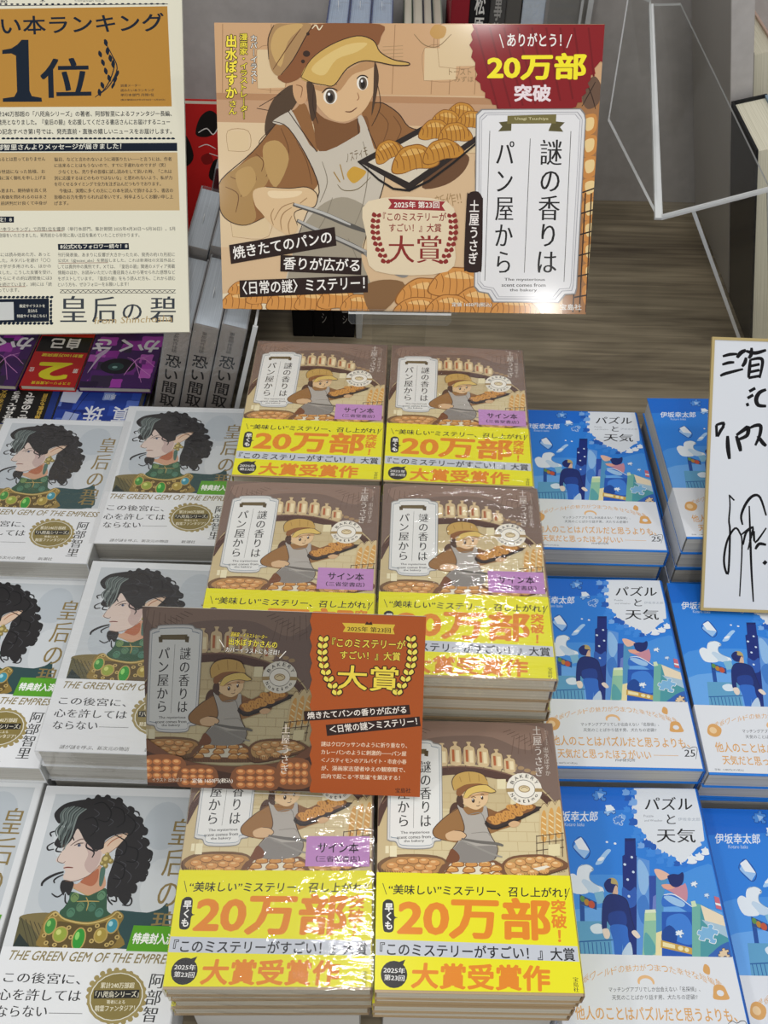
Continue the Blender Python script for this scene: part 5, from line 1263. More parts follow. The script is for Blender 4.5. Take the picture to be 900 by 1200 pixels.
('t','#9a7c55','トースト',[221.5,218.9,242.4,218.9,221.3,224.5],'r'),
('t','#9a7c55','みずほ',[226.8,212.8,244.7,212.8,226.6,217.9],'r'),
('t','#a8875c','新作!!',[212.9,98.3,237.8,103.4,210.4,110.3],'r'),
('l','#a98a60',0.5,[158.6,242.9,177.7,243.9]),
('l','#a98a60',0.5,[158.6,239.9,177.8,240.8]),
('l','#a98a60',0.5,[158.7,236.8,177.9,237.7]),
('l','#a98a60',0.5,[158.8,233.7,178,234.6]),
('l','#a98a60',0.5,[158.8,230.6,178.1,231.5]),
('l','#a98a60',0.5,[158.9,227.5,178.1,228.4]),
('s','#54402e',[73,209.4,59.5,201.5,50.9,190.1,46,173,48.3,163.8,61.8,177.6,72.9,187.9,79.6,200.4]),
('l','#3a271b',0.7,[49.6,186.7,38.6,188.5]),
('l','#3a271b',0.7,[52.4,170.7,40.6,159.1,42.3,153.4]),
('l','#3a271b',0.7,[62,201.5,41.1,190.1]),
('s','#94653a',[86.4,191.4,74.1,186.8,61.8,179.9,46.9,163.8,34.3,149.8,19.1,135.8,2.3,123.4,-0.1,107.3,1.1,92.9,10.5,83.9,25.6,81.1,43.4,88.4,91.3,112.6,98.7,140.9]),
('s','#94653a',[140.1,191.6,159.6,193.9,174.4,184.9,184.5,173.1,201,169.1,201.3,159.9,175.1,155.2,160.4,150.5,145.5,159.7]),
('s','#b08a54',[2.3,123.4,19.1,135.3,36.7,145.2,52,138.3,46.3,119.4,33.6,107.5,35.8,88.4,25.6,81.1,10.5,83.9,1.1,92.9,-0.1,107.3]),
('l','#6f4827',0.9,[44.3,154.5,51.6,140.6,46.4,126.5]),
('l','#6f4827',0.9,[61.7,170.8,69,150,61.4,131.3]),
('l','#6f4827',0.9,[76.5,159.3,86.3,140.8,91.3,119.7]),
('l','#6f4827',0.9,[36.7,147.5,44.1,140.6,42,131.2]),
('l','#6f4827',0.9,[11.4,126.3,23.8,119.3,21.1,107.4]),
('l','#6f4827',0.9,[6.2,116.8,18.6,109.8,15.7,93]),
('l','#6f4827',0.9,[26.5,131.1,36.4,126.5,33.8,117]),
('l','#6f4827',0.9,[154.8,187.1,164.8,175.8,160.3,159.7]),
('l','#6f4827',0.9,[169.6,182.7,177.2,171.3,172.5,159.8]),
('l','#3a271b',1,[74.1,186.8,61.8,179.9,34.3,149.8,2.3,123.4,-0.1,107.3,1.1,92.9,10.5,83.9,25.6,81.1,43.4,88.4]),
('l','#3a271b',1,[149.8,193.5,159.6,193.9,174.4,184.9,184.5,173.1,199.2,169.6]),
('s','#c09a60',[44.3,154.5,59.2,159.2,69,143,56.3,117.1,46.5,131.2]),
('s','#c09a60',[16.5,128.7,31.6,135.8,36.3,121.7,23.6,107.4]),
('s','#7f5430',[91.3,189.1,103.5,180.1,123.2,175.6,137.8,181.4,145.2,180.3,145.5,159.7,125.9,150.3,98.7,150.2,93.7,170.9]),
('s','#cdc2b0',[53.9,177.1,69.2,185.6,74.1,184.1,96.2,150.2,133.1,164.2,138,171.1,135.4,180.2,139.8,182.5,145.3,171.1,152.6,150.4,158.7,141.2,161.1,120.1,151.6,93.9,146.8,79.5,139.6,55.2,147.6,30.6,156.9,10.8,153.1,5.7,68.2,4.9,73.6,62,86.3,93.5,98.8,112.7,93.8,131.5,88.8,140.8,69.1,170.8,59.3,174]),
('s','#a59a86',[103.8,103.2,126.3,108.1,151.6,93.9,146.8,79.5,139.6,55.2,147.6,30.6,156.9,10.8,153.1,5.7,70.7,5,73.6,62,86.3,86.3]),
('l','#8a806e',0.9,[101.2,140.9,106.3,122.2,98.8,103.1]),
('l','#8a806e',0.9,[140.6,159.6,145.9,136.5,141.4,103.4,131.7,79.4]),
('l','#8a806e',0.9,[111.3,108,103.9,88.8,91.3,69.4]),
('l','#8a806e',0.9,[126.7,69.7,137.2,45.3,142.7,15.6]),
('l','#3a271b',1,[53.9,177.1,69.1,170.8,88.8,140.8,98.3,112.7,86.3,93.5,73.6,62]),
('l','#3a271b',1,[69.2,185.6,96.2,149.7]),
('l','#3a271b',1,[135.4,180.2,136.5,166.5]),
('l','#3a271b',1,[145.3,171.1,158.7,141.2,161.1,120.1,146.8,79.5,140.1,55.2]),
('t','#6f5b3c','ノスティモ',[125,139.6,145.7,147.2,123.5,147.5],'r'),
('s','#d0a03c',[125.1,129.3,131,136.4,138.5,135,144,131.8,138.6,125.2,131.2,121.4]),
('l','#6b5a34',0.8,[116.2,119.9,122.5,114.7,136.2,116.2,148.5,127.1]),
('l','#a8843f',1.2,[112.4,131.6,118.7,122.2]),
('l','#a8843f',1.2,[118.6,138.6,122.4,124.6]),
('s','#e0bf92',[33.7,113.2,46.3,117.1,68.8,116,86.3,117.3,96.3,110.3,93.8,99.3,85.3,97.8,73.7,93.4,76.7,81.4,74.1,74.1,66.5,72.2,61,75,51.4,81.2,41,93.2,35,100.4]),
('l','#a8835a',1.1,[61,76.5,60.1,86.1,63.6,93.4,71.2,98.2]),
('l','#a8835a',1.1,[68.6,73.1,67.6,82.3,71.2,90.5]),
('l','#a8835a',1,[52.9,81.3,50.5,90.4,53.6,97.1]),
('s','#f0d6ac',[48.8,113.3,66.3,113.4,81.3,113.5,76.3,108.7,61.2,106.7,50.2,107.6]),
('l','#3a271b',0.9,[46.3,117.1,68.8,116,86.3,117.3,96.3,110.3,93.8,99.3,85.3,97.8,73.7,93.4,76.7,81.4]),
('l','#a8835a',0.9,[73.8,103,61.2,98.1,53.5,86.1]),
('l','#a8835a',0.9,[86.3,107.4,79.3,102.1]),
('l','#5a5650',5,[72.5,101.1,98.9,93.6,126.6,82.7,144.3,76.6]),
('l','#c0bdb6',2.6,[73.7,101.6,101.4,93.6,129.1,82.7]),
('l','#5a5650',5,[76.2,86.2,96.4,76.7,126.8,64.8,157.4,49.2,178,35.8]),
('l','#b5b1aa',3,[77.2,86.2,96.4,77.7,126.8,65.3,162.5,49.2]),
('s','#8f8b85',[142.1,57.6,162.4,52.9,180.4,43.2,186.9,35.9,180.6,32.9,167.8,38.2,152.4,45.5]),
('s','#d2a478',[74.2,211.6,81.5,213.5,86.9,207.2,86.4,195.9,79.5,192.3,74.2,200.4]),
('l','#8a5f3c',0.9,[76.7,209.4,82.5,207.2,81,198.2]),
('s','#dfb88a',[92.2,209.5,110.7,209.5,125.2,220.7,144.4,230.8,152.1,228.6,152.4,211.9,148.5,198.4,140.2,185.9,125.6,177.5,110.9,178.8,99.1,188.7,92.7,199.3]),
('s','#bf9163',[93.2,209.5,110.7,209.1,125.2,222.1,146.8,231.9,152.1,227,144.5,223,130,218.1,115.6,202.8,96.1,205]),
('s','#4f3a29',[86.9,211.7,93.2,209.9,96.1,196,95.2,182.3,91.3,177.8,88.3,193.7]),
('s','#4f3a29',[151.1,229.7,155.2,218.6,153.6,202.9,148.8,182.6,150.2,202.9]),
('l','#3a271b',0.8,[93.7,209.5,92.5,191.4,97.4,175.5]),
('l','#3a271b',0.7,[153.3,214.1,157.2,191.7,149,173.4]),
('e','#f4ecdd',[109.3,199.4,6.6,6.8,0]),
('e','#f4ecdd',[139.8,211.4,5.4,6.3,0]),
('e','#5d5144',[109.3,199.2,4.6,6.1,0]),
('e','#5d5144',[140.3,211,3.9,5.6,0]),
('e','#221a14',[109.3,198.3,2.7,3.9,0]),
('e','#221a14',[140.3,210.1,2.2,3.4,0]),
('e','#ffffff',[108.1,201.4,1.2,1.3,0]),
('e','#ffffff',[139.3,213.2,1,1.3,0]),
('l','#2d1f16',1.3,[101.5,202.3,105.9,206.4,111.9,206.4,116.1,204.6]),
('l','#2d1f16',1.3,[134.4,215,137.8,217.7,142.2,217.7,145.1,215.9]),
('l','#5a402a',1,[100,209.5,110.7,211.3,115.6,210]),
('l','#a06e48',0.9,[135.1,202.9,136.6,198.4,134.7,196.1]),
('l','#6b3f2a',1.1,[123.6,186.1,129.2,186.1,134.8,189.8]),
('s','#8c5834',[59.7,217.9,71.9,233.9,86.4,251.5,96,262,155.8,262.2,157,251.7,151.4,242.9,134.4,251.7,110.5,245,91.2,231.7,81.5,216.6,69.4,211.2,62.1,212.9]),
('s','#b08a5c',[51.1,231.6,50.8,249.3,56.5,261.1,69.7,262.4,91.2,262,84.5,249.3,74.3,231.7,62.1,217.9,54.8,220.5]),
('s','#cda76a',[53.1,240.5,57.6,255.9,69.7,261.5,84,261.1,69.6,247.1,62.2,225]),
('l','#3a271b',0.9,[51.1,231.6,50.8,249.3,56.5,261.1]),
('l','#3a271b',0.9,[62.1,217.9,74.3,231.7,86.4,251.5,93.6,262]),
('l','#6b4526',0.9,[54.9,222.7,69.5,242.7,81.6,258.1]),
('s','#d5ae5f',[81.5,216.1,91.2,231.7,110.5,244.6,134.4,252.1,149.8,248.2,156.3,238.5,168.4,232,182.9,229.3,182.5,227.1,168.5,227.1,154,229.7,139.5,230.5,125.1,223.9,113.1,209.5,103.4,209.5,91.3,211.7]),
('s','#e3c47c',[91.3,222.9,103.3,234,124.9,244.6,144.1,246,134.6,238.5,115.4,231.8,103.4,218]),
('l','#3a271b',1,[81.5,216.1,91.2,231.7,110.5,244.6,134.4,252.1,149.8,248.2,156.3,238.5,168.4,232,182.9,229.3,182.5,227.1,168.5,227.1,154,229.7,139.5,230.5,125.1,223.9,113.1,209.5,103.4,209.5,91.3,211.7,81.5,216.1]),
('e','#3b281d',[86.9,236.6,3.4,2.7,0]),
('e','#3b281d',[83.5,229.9,1.9,1.7,0]),
('e','#3b281d',[88.4,253.7,1.6,1.5,0]),
('l','#efe2bf',1.2,[92.4,258.1,96,261.2,98.9,257.2,102.3,261.2]),
('s','#6d4a2f',[198.4,118,220.6,120.5,237.5,132.3,243,146.3,229.3,150.8,210,141.5]),
('p','#2b211c',[135.9,141.5,200.8,175.5,242.7,183,262.8,169.4,186,115.1]),
('p','#dccfb8',[145.8,140.7,199.3,169.1,242.9,178.4,254.2,169.3,185.8,122.6]),
('s','#8a571f',[219.3,183.2,223.7,190.3,230.7,194.8,236.9,194.7,242.8,192.6,247.9,185.8,249.6,177.7,243.1,176.4,234.3,179.5,224.9,179.7]),
('s','#c68a35',[220.1,183.4,224.2,190,230.9,194.2,236.8,194.1,242.4,192.1,247.2,185.8,248.9,178.1,242.8,176.9,234.3,179.9,225.4,180.1]),
('s','#e0ad5c',[228.8,190.5,236.5,192.3,243.2,187.9,235.8,188.3]),
('l','#8a571f',0.8,[224,190.3,224.9,188,223.8,184]),
('l','#8a571f',0.8,[228.2,192.2,228.6,187.3,227.2,181.6]),
('l','#8a571f',0.8,[232.2,193,232.4,186.6,230.7,179.8]),
('l','#8a571f',0.8,[236,192.8,236.1,186,234.4,178.7]),
('l','#8a571f',0.8,[239.7,191.7,239.9,185.3,238.2,178.4]),
('l','#8a571f',0.8,[243.1,189.4,243.6,184.6,242.2,178.8]),
('l','#8a571f',0.8,[246.4,186.2,247.4,183.9,246.2,179.9]),
('s','#8a571f',[204.5,175.4,208.7,183.1,215.8,188.3,222.2,188.4,228.3,186.6,233.9,179.6,236.1,171.1,229.5,169.4,220.2,172.2,210.5,172]),
('s','#c68a35',[205.3,175.6,209.3,182.8,216,187.6,222.1,187.8,228,186,233.3,179.5,235.4,171.5,229.1,170,220.2,172.6,211,172.4]),
('s','#e0ad5c',[214,183.6,221.9,185.9,229,181.6,221.3,181.6]),
('l','#8a571f',0.8,[209,183.1,210.1,180.8,209.1,176.5]),
('l','#8a571f',0.8,[213.3,185.3,214,180.2,212.7,174.1]),
('l','#8a571f',0.8,[217.4,186.4,217.9,179.7,216.5,172.4]),
('l','#8a571f',0.8,[221.3,186.4,221.8,179.2,220.4,171.5]),
('l','#8a571f',0.8,[225.2,185.4,225.7,178.6,224.3,171.3]),
('l','#8a571f',0.8,[228.9,183.2,229.6,178.1,228.4,171.9]),
('l','#8a571f',0.8,[232.4,180,233.5,177.6,232.5,173.3]),
('s','#8a571f',[229.7,175.2,233.2,182.3,239.7,187.2,245.9,187.6,251.9,186.1,257.7,180.1,260.3,172.5,254.1,170.7,244.9,172.9,235.6,172.3]),
('s','#c68a35',[230.4,175.4,233.8,182,239.9,186.7,245.8,187,251.6,185.6,257.1,180,259.6,172.8,253.7,171.2,245,173.3,236.1,172.7]),
('s','#e0ad5c',[238.2,182.9,245.7,185.3,252.8,181.6,245.5,181.4]),
('l','#8a571f',0.8,[233.5,182.4,234.7,180.2,234,176.4]),
('l','#8a571f',0.8,[237.5,184.5,238.5,179.9,237.7,174.3]),
('l','#8a571f',0.8,[241.3,185.6,242.3,179.6,241.4,172.9]),
('l','#8a571f',0.8,[245.2,185.8,246.1,179.2,245.2,172.2]),
('l','#8a571f',0.8,[248.9,184.9,249.9,178.9,249,172.2]),
('l','#8a571f',0.8,[252.6,183.1,253.7,178.5,252.9,172.9]),
('l','#8a571f',0.8,[256.3,180.3,257.5,178.2,256.8,174.3]),
('s','#8a571f',[193.5,163.7,196.6,172.3,203.2,178.8,209.9,179.9,216.7,178.8,223.7,172.4,227.4,163.8,220.7,161.1,210.5,162.7,200.4,161]),
('s','#c68a35',[194.3,164,197.3,172.1,203.5,178.2,209.9,179.2,216.4,178.2,223.1,172.2,226.6,164.2,220.2,161.6,210.5,163.1,200.8,161.5]),
('s','#e0ad5c',[202.1,173.6,210,177.2,218.2,173.7,210.1,172.7]),
('l','#8a571f',0.8,[196.9,172.4,198.5,170.1,198.1,165.5]),
('l','#8a571f',0.8,[201,175.3,202.7,170.1,202.4,163.5]),
('l','#8a571f',0.8,[205.2,177.1,206.8,170.1,206.6,162.3]),
('l','#8a571f',0.8,[209.3,177.7,211,170.2,210.8,161.9]),
('l','#8a571f',0.8,[213.5,177.1,215.2,170.2,215,162.3]),
('l','#8a571f',0.8,[217.8,175.4,219.4,170.2,219.2,163.6]),
('l','#8a571f',0.8,[222.1,172.5,223.6,170.2,223.3,165.6]),
('s','#8a571f',[212.6,160.1,214.8,168.7,220.6,175.5,227.2,177.1,234,176.8,241.7,171.3,246.2,163.5,239.9,160.3,229.6,160.8,219.7,158.2]),
('s','#c68a35',[213.4,160.6,215.5,168.5,221,174.9,227.3,176.5,233.8,176.2,241,171.1,245.4,163.7,239.4,160.7,229.5,161.2,220.1,158.8]),
('s','#e0ad5c',[220.1,170.5,227.6,174.6,236,172,228.2,170.3]),
('l','#8a571f',0.8,[215.1,168.8,216.9,166.7,217,162.3]),
('l','#8a571f',0.8,[218.9,172,221,167.2,221.5,160.8]),
('l','#8a571f',0.8,[222.8,174,225.2,167.6,225.8,160]),
('l','#8a571f',0.8,[226.9,175,229.4,168,230,160.1]),
('l','#8a571f',0.8,[231.1,174.9,233.5,168.4,234.1,160.9]),
('l','#8a571f',0.8,[235.5,173.6,237.7,168.8,238.1,162.5]),
('l','#8a571f',0.8,[240,171.3,241.8,169.2,242,164.8]),
('s','#8a571f',[154,139.4,152.8,148.2,155.3,156.3,160.4,159.8,166.4,161.5,174.9,158.4,181.7,152.3,177.4,147.3,168.4,144.9,160.8,139.6]),
('s','#c68a35',[154.5,140,153.4,148.2,155.9,155.9,160.7,159.2,166.4,160.8,174.5,158,180.9,152.3,176.8,147.6,168.2,145.3,161,140.3]),
('s','#e0ad5c',[156.7,151.4,161.6,157.5,169.8,157.5,163.7,153.6]),
('l','#8a571f',0.8,[153,148.4,155.3,146.9,157,142.7]),
('l','#8a571f',0.8,[155.1,152.5,158.7,148.5,161.4,142.6]),
('l','#8a571f',0.8,[157.7,155.6,162.1,150.1,165.4,143.1]),
('l','#8a571f',0.8,[160.9,157.7,165.6,151.7,169,144.3]),
('l','#8a571f',0.8,[164.6,158.8,169,153.3,172.3,146.3]),
('l','#8a571f',0.8,[168.8,158.8,172.4,154.9,175.1,148.9]),
('l','#8a571f',0.8,[173.5,157.9,175.8,156.4,177.6,152.3]),
('s','#8a571f',[168.6,131.8,170.6,143.6,178,153.6,186.9,156.8,196.5,157.3,207.7,151,215.1,141,206.7,135.7,192.2,135,178.7,130.2]),
('s','#c68a35',[169.6,132.4,171.6,143.5,178.6,152.9,187.1,155.9,196.2,156.4,206.9,150.5,213.9,141.2,205.8,136.3,192.1,135.6,179.2,131]),
('s','#e0ad5c',[177.8,146.8,187.7,153.4,199.8,151.1,189.1,147.7]),
('l','#8a571f',0.8,[171,143.9,173.7,141.3,174.5,135.4]),
('l','#8a571f',0.8,[175.9,148.7,179.5,142.4,180.9,133.9]),
('l','#8a571f',0.8,[181.1,152,185.3,143.6,187,133.5]),
('l','#8a571f',0.8,[186.7,153.8,191,144.7,192.9,134.1]),
('l','#8a571f',0.8,[192.6,154.2,196.7,145.8,198.5,135.8]),
('l','#8a571f',0.8,[198.9,153.2,202.5,147,203.9,138.5]),
('l','#8a571f',0.8,[205.5,150.7,208.2,148.1,209,142.2]),
('s','#8a571f',[198.9,140.3,200.2,150.2,206.1,158.7,213.7,161.8,221.9,162.6,231.9,158,238.6,150.2,231.5,145.5,219.1,144.2,207.7,139.5]),
('s','#c68a35',[199.7,140.9,201,150.1,206.7,158.2,213.9,161,221.7,161.9,231.2,157.6,237.5,150.3,230.8,145.9,219,144.6,208.1,140.2]),
('s','#e0ad5c',[206.2,153.1,214.5,159,225,157.7,215.9,154.4]),
('l','#8a571f',0.8,[200.5,150.4,202.9,148.4,203.8,143.6]),
('l','#8a571f',0.8,[204.5,154.5,207.9,149.6,209.4,142.7]),
('l','#8a571f',0.8,[208.9,157.5,212.8,150.8,214.7,142.6]),
('l','#8a571f',0.8,[213.6,159.3,217.7,152,219.7,143.4]),
('l','#8a571f',0.8,[218.7,159.9,222.6,153.2,224.5,145.1]),
('l','#8a571f',0.8,[224.1,159.4,227.5,154.5,229,147.6]),
('l','#8a571f',0.8,[229.9,157.6,232.4,155.7,233.3,150.9]),
('l','#1d1613',2.2,[135.9,141.5,186,115.1,262.8,169.4]),
('p','#e8d7b6',[-1.4,14.4,45.1,22.3,60.4,-0.2,-1.8,-0.7]),
('s','#96602b',[-3,2.2,2,11.1,11.2,17.5,19.9,18.3,28.5,16.8,36.7,9.7,40.4,0.5,31.6,-2,18.6,0.2,5.5,-1]),
('s','#d9964c',[-1.9,2.5,2.9,10.8,11.6,16.8,19.9,17.6,28,16.2,35.8,9.5,39.4,0.9,31,-1.4,18.7,0.7,6.2,-0.4]),
('s','#efc07c',[9.2,12.2,19.7,15.5,29.8,11.4,19.4,10.7]),
('l','#96602b',0.8,[2.5,11.2,4.1,8.7,3.2,3.9]),
('l','#96602b',0.8,[9.2,14.4,10.6,8.4,9.4,1.2]),
('l','#96602b',0.8,[15.7,15.9,17,8.2,15.8,-0.3]),
('l','#96602b',0.8,[22.1,15.7,23.4,7.9,22.2,-0.6]),
('l','#96602b',0.8,[28.4,13.7,29.9,7.7,28.8,0.4]),
('l','#96602b',0.8,[34.6,9.9,36.3,7.4,35.4,2.6]),
('s','#96602b',[23.1,7.6,27.5,16.1,35.5,22.2,43.1,23,50.6,21.6,57.8,14.9,61,6.1,53.3,3.7,42,5.8,30.5,4.6]),
('s','#d9964c',[24.1,8,28.2,15.8,35.8,21.5,43.1,22.3,50.2,21,57,14.7,60.2,6.5,52.8,4.3,42.1,6.2,31.1,5.1]),
('s','#efc07c',[33.7,17.1,43,20.3,51.7,16.4,42.7,15.8]),
('l','#96602b',0.8,[27.9,16.2,29.4,13.8,28.5,9.2]),
('l','#96602b',0.8,[33.7,19.3,35,13.6,34,6.7]),
('l','#96602b',0.8,[39.5,20.7,40.6,13.3,39.5,5.3]),
('l','#96602b',0.8,[45.1,20.5,46.2,13.1,45.2,5]),
('l','#96602b',0.8,[50.6,18.6,51.8,12.9,50.9,6]),
('l','#96602b',0.8,[56,15.1,57.4,12.7,56.6,8.1]),
('s','#96602b',[43.5,1.6,48.5,12.2,57.7,19.8,66.4,20.8,74.9,19.2,83.1,10.8,86.9,-0.2,78,-3.2,65.1,-0.6,52,-2.2]),
('s','#d9964c',[44.6,2,49.4,11.9,58,19,66.3,20,74.5,18.4,82.3,10.5,85.9,0.3,77.4,-2.5,65.2,-0.1,52.7,-1.5]),
('s','#efc07c',[55.6,13.5,66.2,17.5,76.2,12.7,65.8,11.8]),
('l','#96602b',0.8,[49,12.3,50.6,9.3,49.7,3.6]),
('l','#96602b',0.8,[55.6,16.2,57.1,9,55.9,0.4]),
('l','#96602b',0.8,[62.2,18,63.5,8.8,62.3,-1.3]),
('l','#96602b',0.8,[68.6,17.7,69.9,8.5,68.7,-1.6]),
('l','#96602b',0.8,[74.9,15.4,76.3,8.3,75.2,-0.4]),
('l','#96602b',0.8,[81.1,11,82.8,8,81.8,2.3]),
('s','#96602b',[72.1,2.4,76.4,11.9,84.4,18.8,92,19.7,99.4,18.2,106.6,10.7,110,0.9,102.3,-1.9,91,0.4,79.5,-1]),
('s','#d9964c',[73,2.7,77.1,11.6,84.7,18.1,91.9,18.9,99.1,17.5,105.9,10.5,109.1,1.3,101.8,-1.3,91,0.9,80.1,-0.4]),
('s','#efc07c',[82.6,13.1,91.8,16.7,100.6,12.4,91.6,11.6]),
('l','#96602b',0.8,[76.8,12,78.3,9.3,77.5,4.2]),
('l','#96602b',0.8,[82.6,15.5,83.9,9.1,82.9,1.3]),
('l','#96602b',0.8,[88.3,17.2,89.5,8.9,88.5,-0.2]),
('l','#96602b',0.8,[93.9,16.9,95.1,8.7,94.1,-0.4]),
('l','#96602b',0.8,[99.4,14.8,100.7,8.4,99.8,0.7]),
('l','#96602b',0.8,[104.9,10.9,106.4,8.2,105.6,3.1]),
('s','#96602b',[95.2,4.6,100,15.1,109,22.8,117.7,23.8,126.2,22.1,134.5,13.7,138.4,2.8,129.6,-0.2,116.7,2.4,103.7,0.8]),
('s','#d9964c',[96.2,5,100.8,14.8,109.4,22,117.6,22.9,125.7,21.3,133.6,13.5,137.4,3.3,129,0.5,116.7,2.9,104.3,1.5]),
('s','#efc07c',[107.1,16.4,117.5,20.4,127.6,15.6,117.3,14.8]),
('l','#96602b',0.8,[100.4,15.2,102.1,12.3,101.2,6.6]),
('l','#96602b',0.8,[107,19.1,108.5,12,107.5,3.4]),
('l','#96602b',0.8,[113.5,20.9,114.9,11.7,113.9,1.7]),
('l','#96602b',0.8,[119.9,20.7,121.4,11.5,120.3,1.4]),
('l','#96602b',0.8,[126.2,18.4,127.8,11.2,126.8,2.6]),
('l','#96602b',0.8,[132.4,14,134.2,11,133.3,5.3]),
('s','#96602b',[118.6,0.9,122.7,9.4,130.5,15.5,138.1,16.3,145.6,14.9,152.9,8.2,156.4,-0.6,148.7,-3,137.4,-0.9,126,-2.1]),
('s','#d9964c',[119.5,1.3,123.4,9.2,130.8,14.9,138.1,15.6,145.2,14.3,152.2,8,155.5,-0.2,148.2,-2.4,137.4,-0.5,126.6,-1.5]),
('s','#efc07c',[128.9,10.4,138,13.6,146.8,9.7,137.8,9.1]),
('l','#96602b',0.8,[123.1,9.5,124.6,7.1,123.9,2.6]),
('l','#96602b',0.8,[128.8,12.6,130.2,6.9,129.4,0]),
('l','#96602b',0.8,[134.5,14,135.8,6.7,135,-1.4]),
('l','#96602b',0.8,[140.1,13.8,141.4,6.4,140.6,-1.6]),
('l','#96602b',0.8,[145.6,11.9,147,6.2,146.2,-0.7]),
('l','#96602b',0.8,[151.1,8.4,152.6,6,151.9,1.4]),
('s','#96602b',[5.4,16.2,9.2,22.5,16,27.1,22.5,27.6,28.9,26.5,35.1,21.5,37.9,14.9,31.3,13.2,21.6,14.8,11.8,14]),
('s','#d9964c',[6.2,16.5,9.8,22.3,16.3,26.6,22.5,27.1,28.6,26.1,34.4,21.3,37.1,15.2,30.8,13.6,21.6,15.1,12.3,14.3]),
('s','#efc07c',[14.5,23.3,22.4,25.6,29.9,22.7,22.1,22.2]),
('l','#96602b',0.8,[9.5,22.6,10.7,20.8,10,17.4]),
('l','#96602b',0.8,[14.5,24.9,15.6,20.6,14.7,15.4]),
('l','#96602b',0.8,[19.4,25.9,20.4,20.4,19.5,14.4]),
('l','#96602b',0.8,[24.2,25.7,25.2,20.2,24.3,14.2]),
('l','#96602b',0.8,[28.9,24.3,30,20,29.2,14.9]),
('l','#96602b',0.8,[33.5,21.6,34.8,19.8,34.1,16.4]),
('s','#8a6540',[142.6,23.1,162.9,30.7,183.4,26,163.5,0.8,148,0.6]),
('s','#96602b',[173.6,9.1,180.2,22.4,192.9,32,205.3,33.1,217.7,31,230,20.4,236,6.6,223.5,2.9,204.8,6.2,186,4.4]),
('s','#d9964c',[175.1,9.6,181.4,22,193.4,31,205.3,32.1,217.1,30,228.8,20.1,234.6,7.2,222.6,3.7,204.8,6.8,186.9,5.2]),
('s','#efc07c',[190.3,24,205.2,28.9,219.9,22.8,205.1,21.9]),
('l','#96602b',0.8,[180.8,22.6,183.4,18.8,182.3,11.6]),
('l','#96602b',0.8,[187.5,26.3,190,18.5,188.9,8.5]),
('l','#96602b',0.8,[194.2,28.7,196.6,18.3,195.4,6.4]),
('l','#96602b',0.8,[200.8,29.7,203.2,18,202.1,5.2]),
('l','#96602b',0.8,[207.4,29.5,209.8,17.7,208.7,4.9]),
('l','#96602b',0.8,[213.9,27.9,216.4,17.5,215.3,5.6]),
('l','#96602b',0.8,[220.5,25,223,17.2,222,7.2]),
('l','#96602b',0.8,[227,20.7,229.6,16.9,228.6,9.8]),
('s','#96602b',[205.7,19.9,212.2,33.1,224.7,42.6,237.1,43.8,249.4,41.6,261.7,31.1,267.9,17.5,255.4,13.7,236.8,17,218.1,15.2]),
('s','#d9964c',[207.2,20.4,213.3,32.8,225.3,41.6,237.1,42.7,248.8,40.7,260.5,30.9,266.4,18.1,254.6,14.6,236.8,17.7,219,16]),
('s','#efc07c',[222.2,34.7,237,39.6,251.7,33.6,237,32.6]),
('l','#96602b',0.8,[212.8,33.3,215.4,29.5,214.3,22.4]),
('l','#96602b',0.8,[219.4,37,221.9,29.3,220.9,19.4]),
('l','#96602b',0.8,[226,39.4,228.5,29,227.5,17.2]),
('l','#96602b',0.8,[232.6,40.4,235.1,28.8,234.1,16]),
('l','#96602b',0.8,[239.1,40.1,241.7,28.5,240.7,15.7]),
('l','#96602b',0.8,[245.7,38.6,248.3,28.2,247.3,16.4]),
('l','#96602b',0.8,[252.2,35.7,254.8,28,253.9,18]),
('l','#96602b',0.8,[258.8,31.4,261.4,27.7,260.5,20.6]),
('s','#96602b',[171.4,-1.5,177.3,7.4,188.9,13.7,200.2,14.4,211.6,12.8,222.8,5.6,228.3,-3.7,216.9,-6.1,199.9,-3.7,182.7,-4.8]),
('s','#d9964c',[172.8,-1.2,178.4,7.1,189.4,13,200.2,13.6,211,12.2,221.7,5.4,227,-3.3,216.1,-5.5,199.9,-3.3,183.5,-4.3]),
('s','#efc07c',[186.6,8.4,200.2,11.5,213.6,7.3,200.1,6.8]),
('l','#96602b',0.8,[177.9,7.5,180.3,4.9,179.3,0.1]),
('l','#96602b',0.8,[184,9.9,186.3,4.7,185.3,-2]),
('l','#96602b',0.8,[190.1,11.5,192.3,4.4,191.3,-3.5]),
('l','#96602b',0.8,[196.1,12.1,198.4,4.2,197.4,-4.4]),
('l','#96602b',0.8,[202.1,11.9,204.4,4,203.4,-4.6]),
('l','#96602b',0.8,[208.1,10.7,210.4,3.7,209.5,-4.2]),
('l','#96602b',0.8,[214.1,8.7,216.5,3.5,215.5,-3.2]),
('l','#96602b',0.8,[220.1,5.8,222.5,3.2,221.6,-1.6]),
('s','#96602b',[227.9,1.7,234.3,15,246.9,24.6,259.3,25.8,271.7,23.6,284.1,13,290.4,-0.8,277.9,-4.6,259.2,-1.3,240.4,-3.1]),
('s','#d9964c',[229.4,2.2,235.5,14.6,247.5,23.6,259.3,24.7,271.1,22.6,282.9,12.7,288.9,-0.2,277,-3.7,259.2,-0.6,241.3,-2.3]),
('s','#efc07c',[244.4,16.6,259.3,21.5,274,15.4,259.2,14.4]),
('l','#96602b',0.8,[234.9,15.1,237.6,11.4,236.6,4.2]),
('l','#96602b',0.8,[241.6,18.9,244.2,11.1,243.2,1.1]),
('l','#96602b',0.8,[248.2,21.3,250.8,10.8,249.8,-1.1]),
('l','#96602b',0.8,[254.8,22.3,257.4,10.6,256.4,-2.3]),
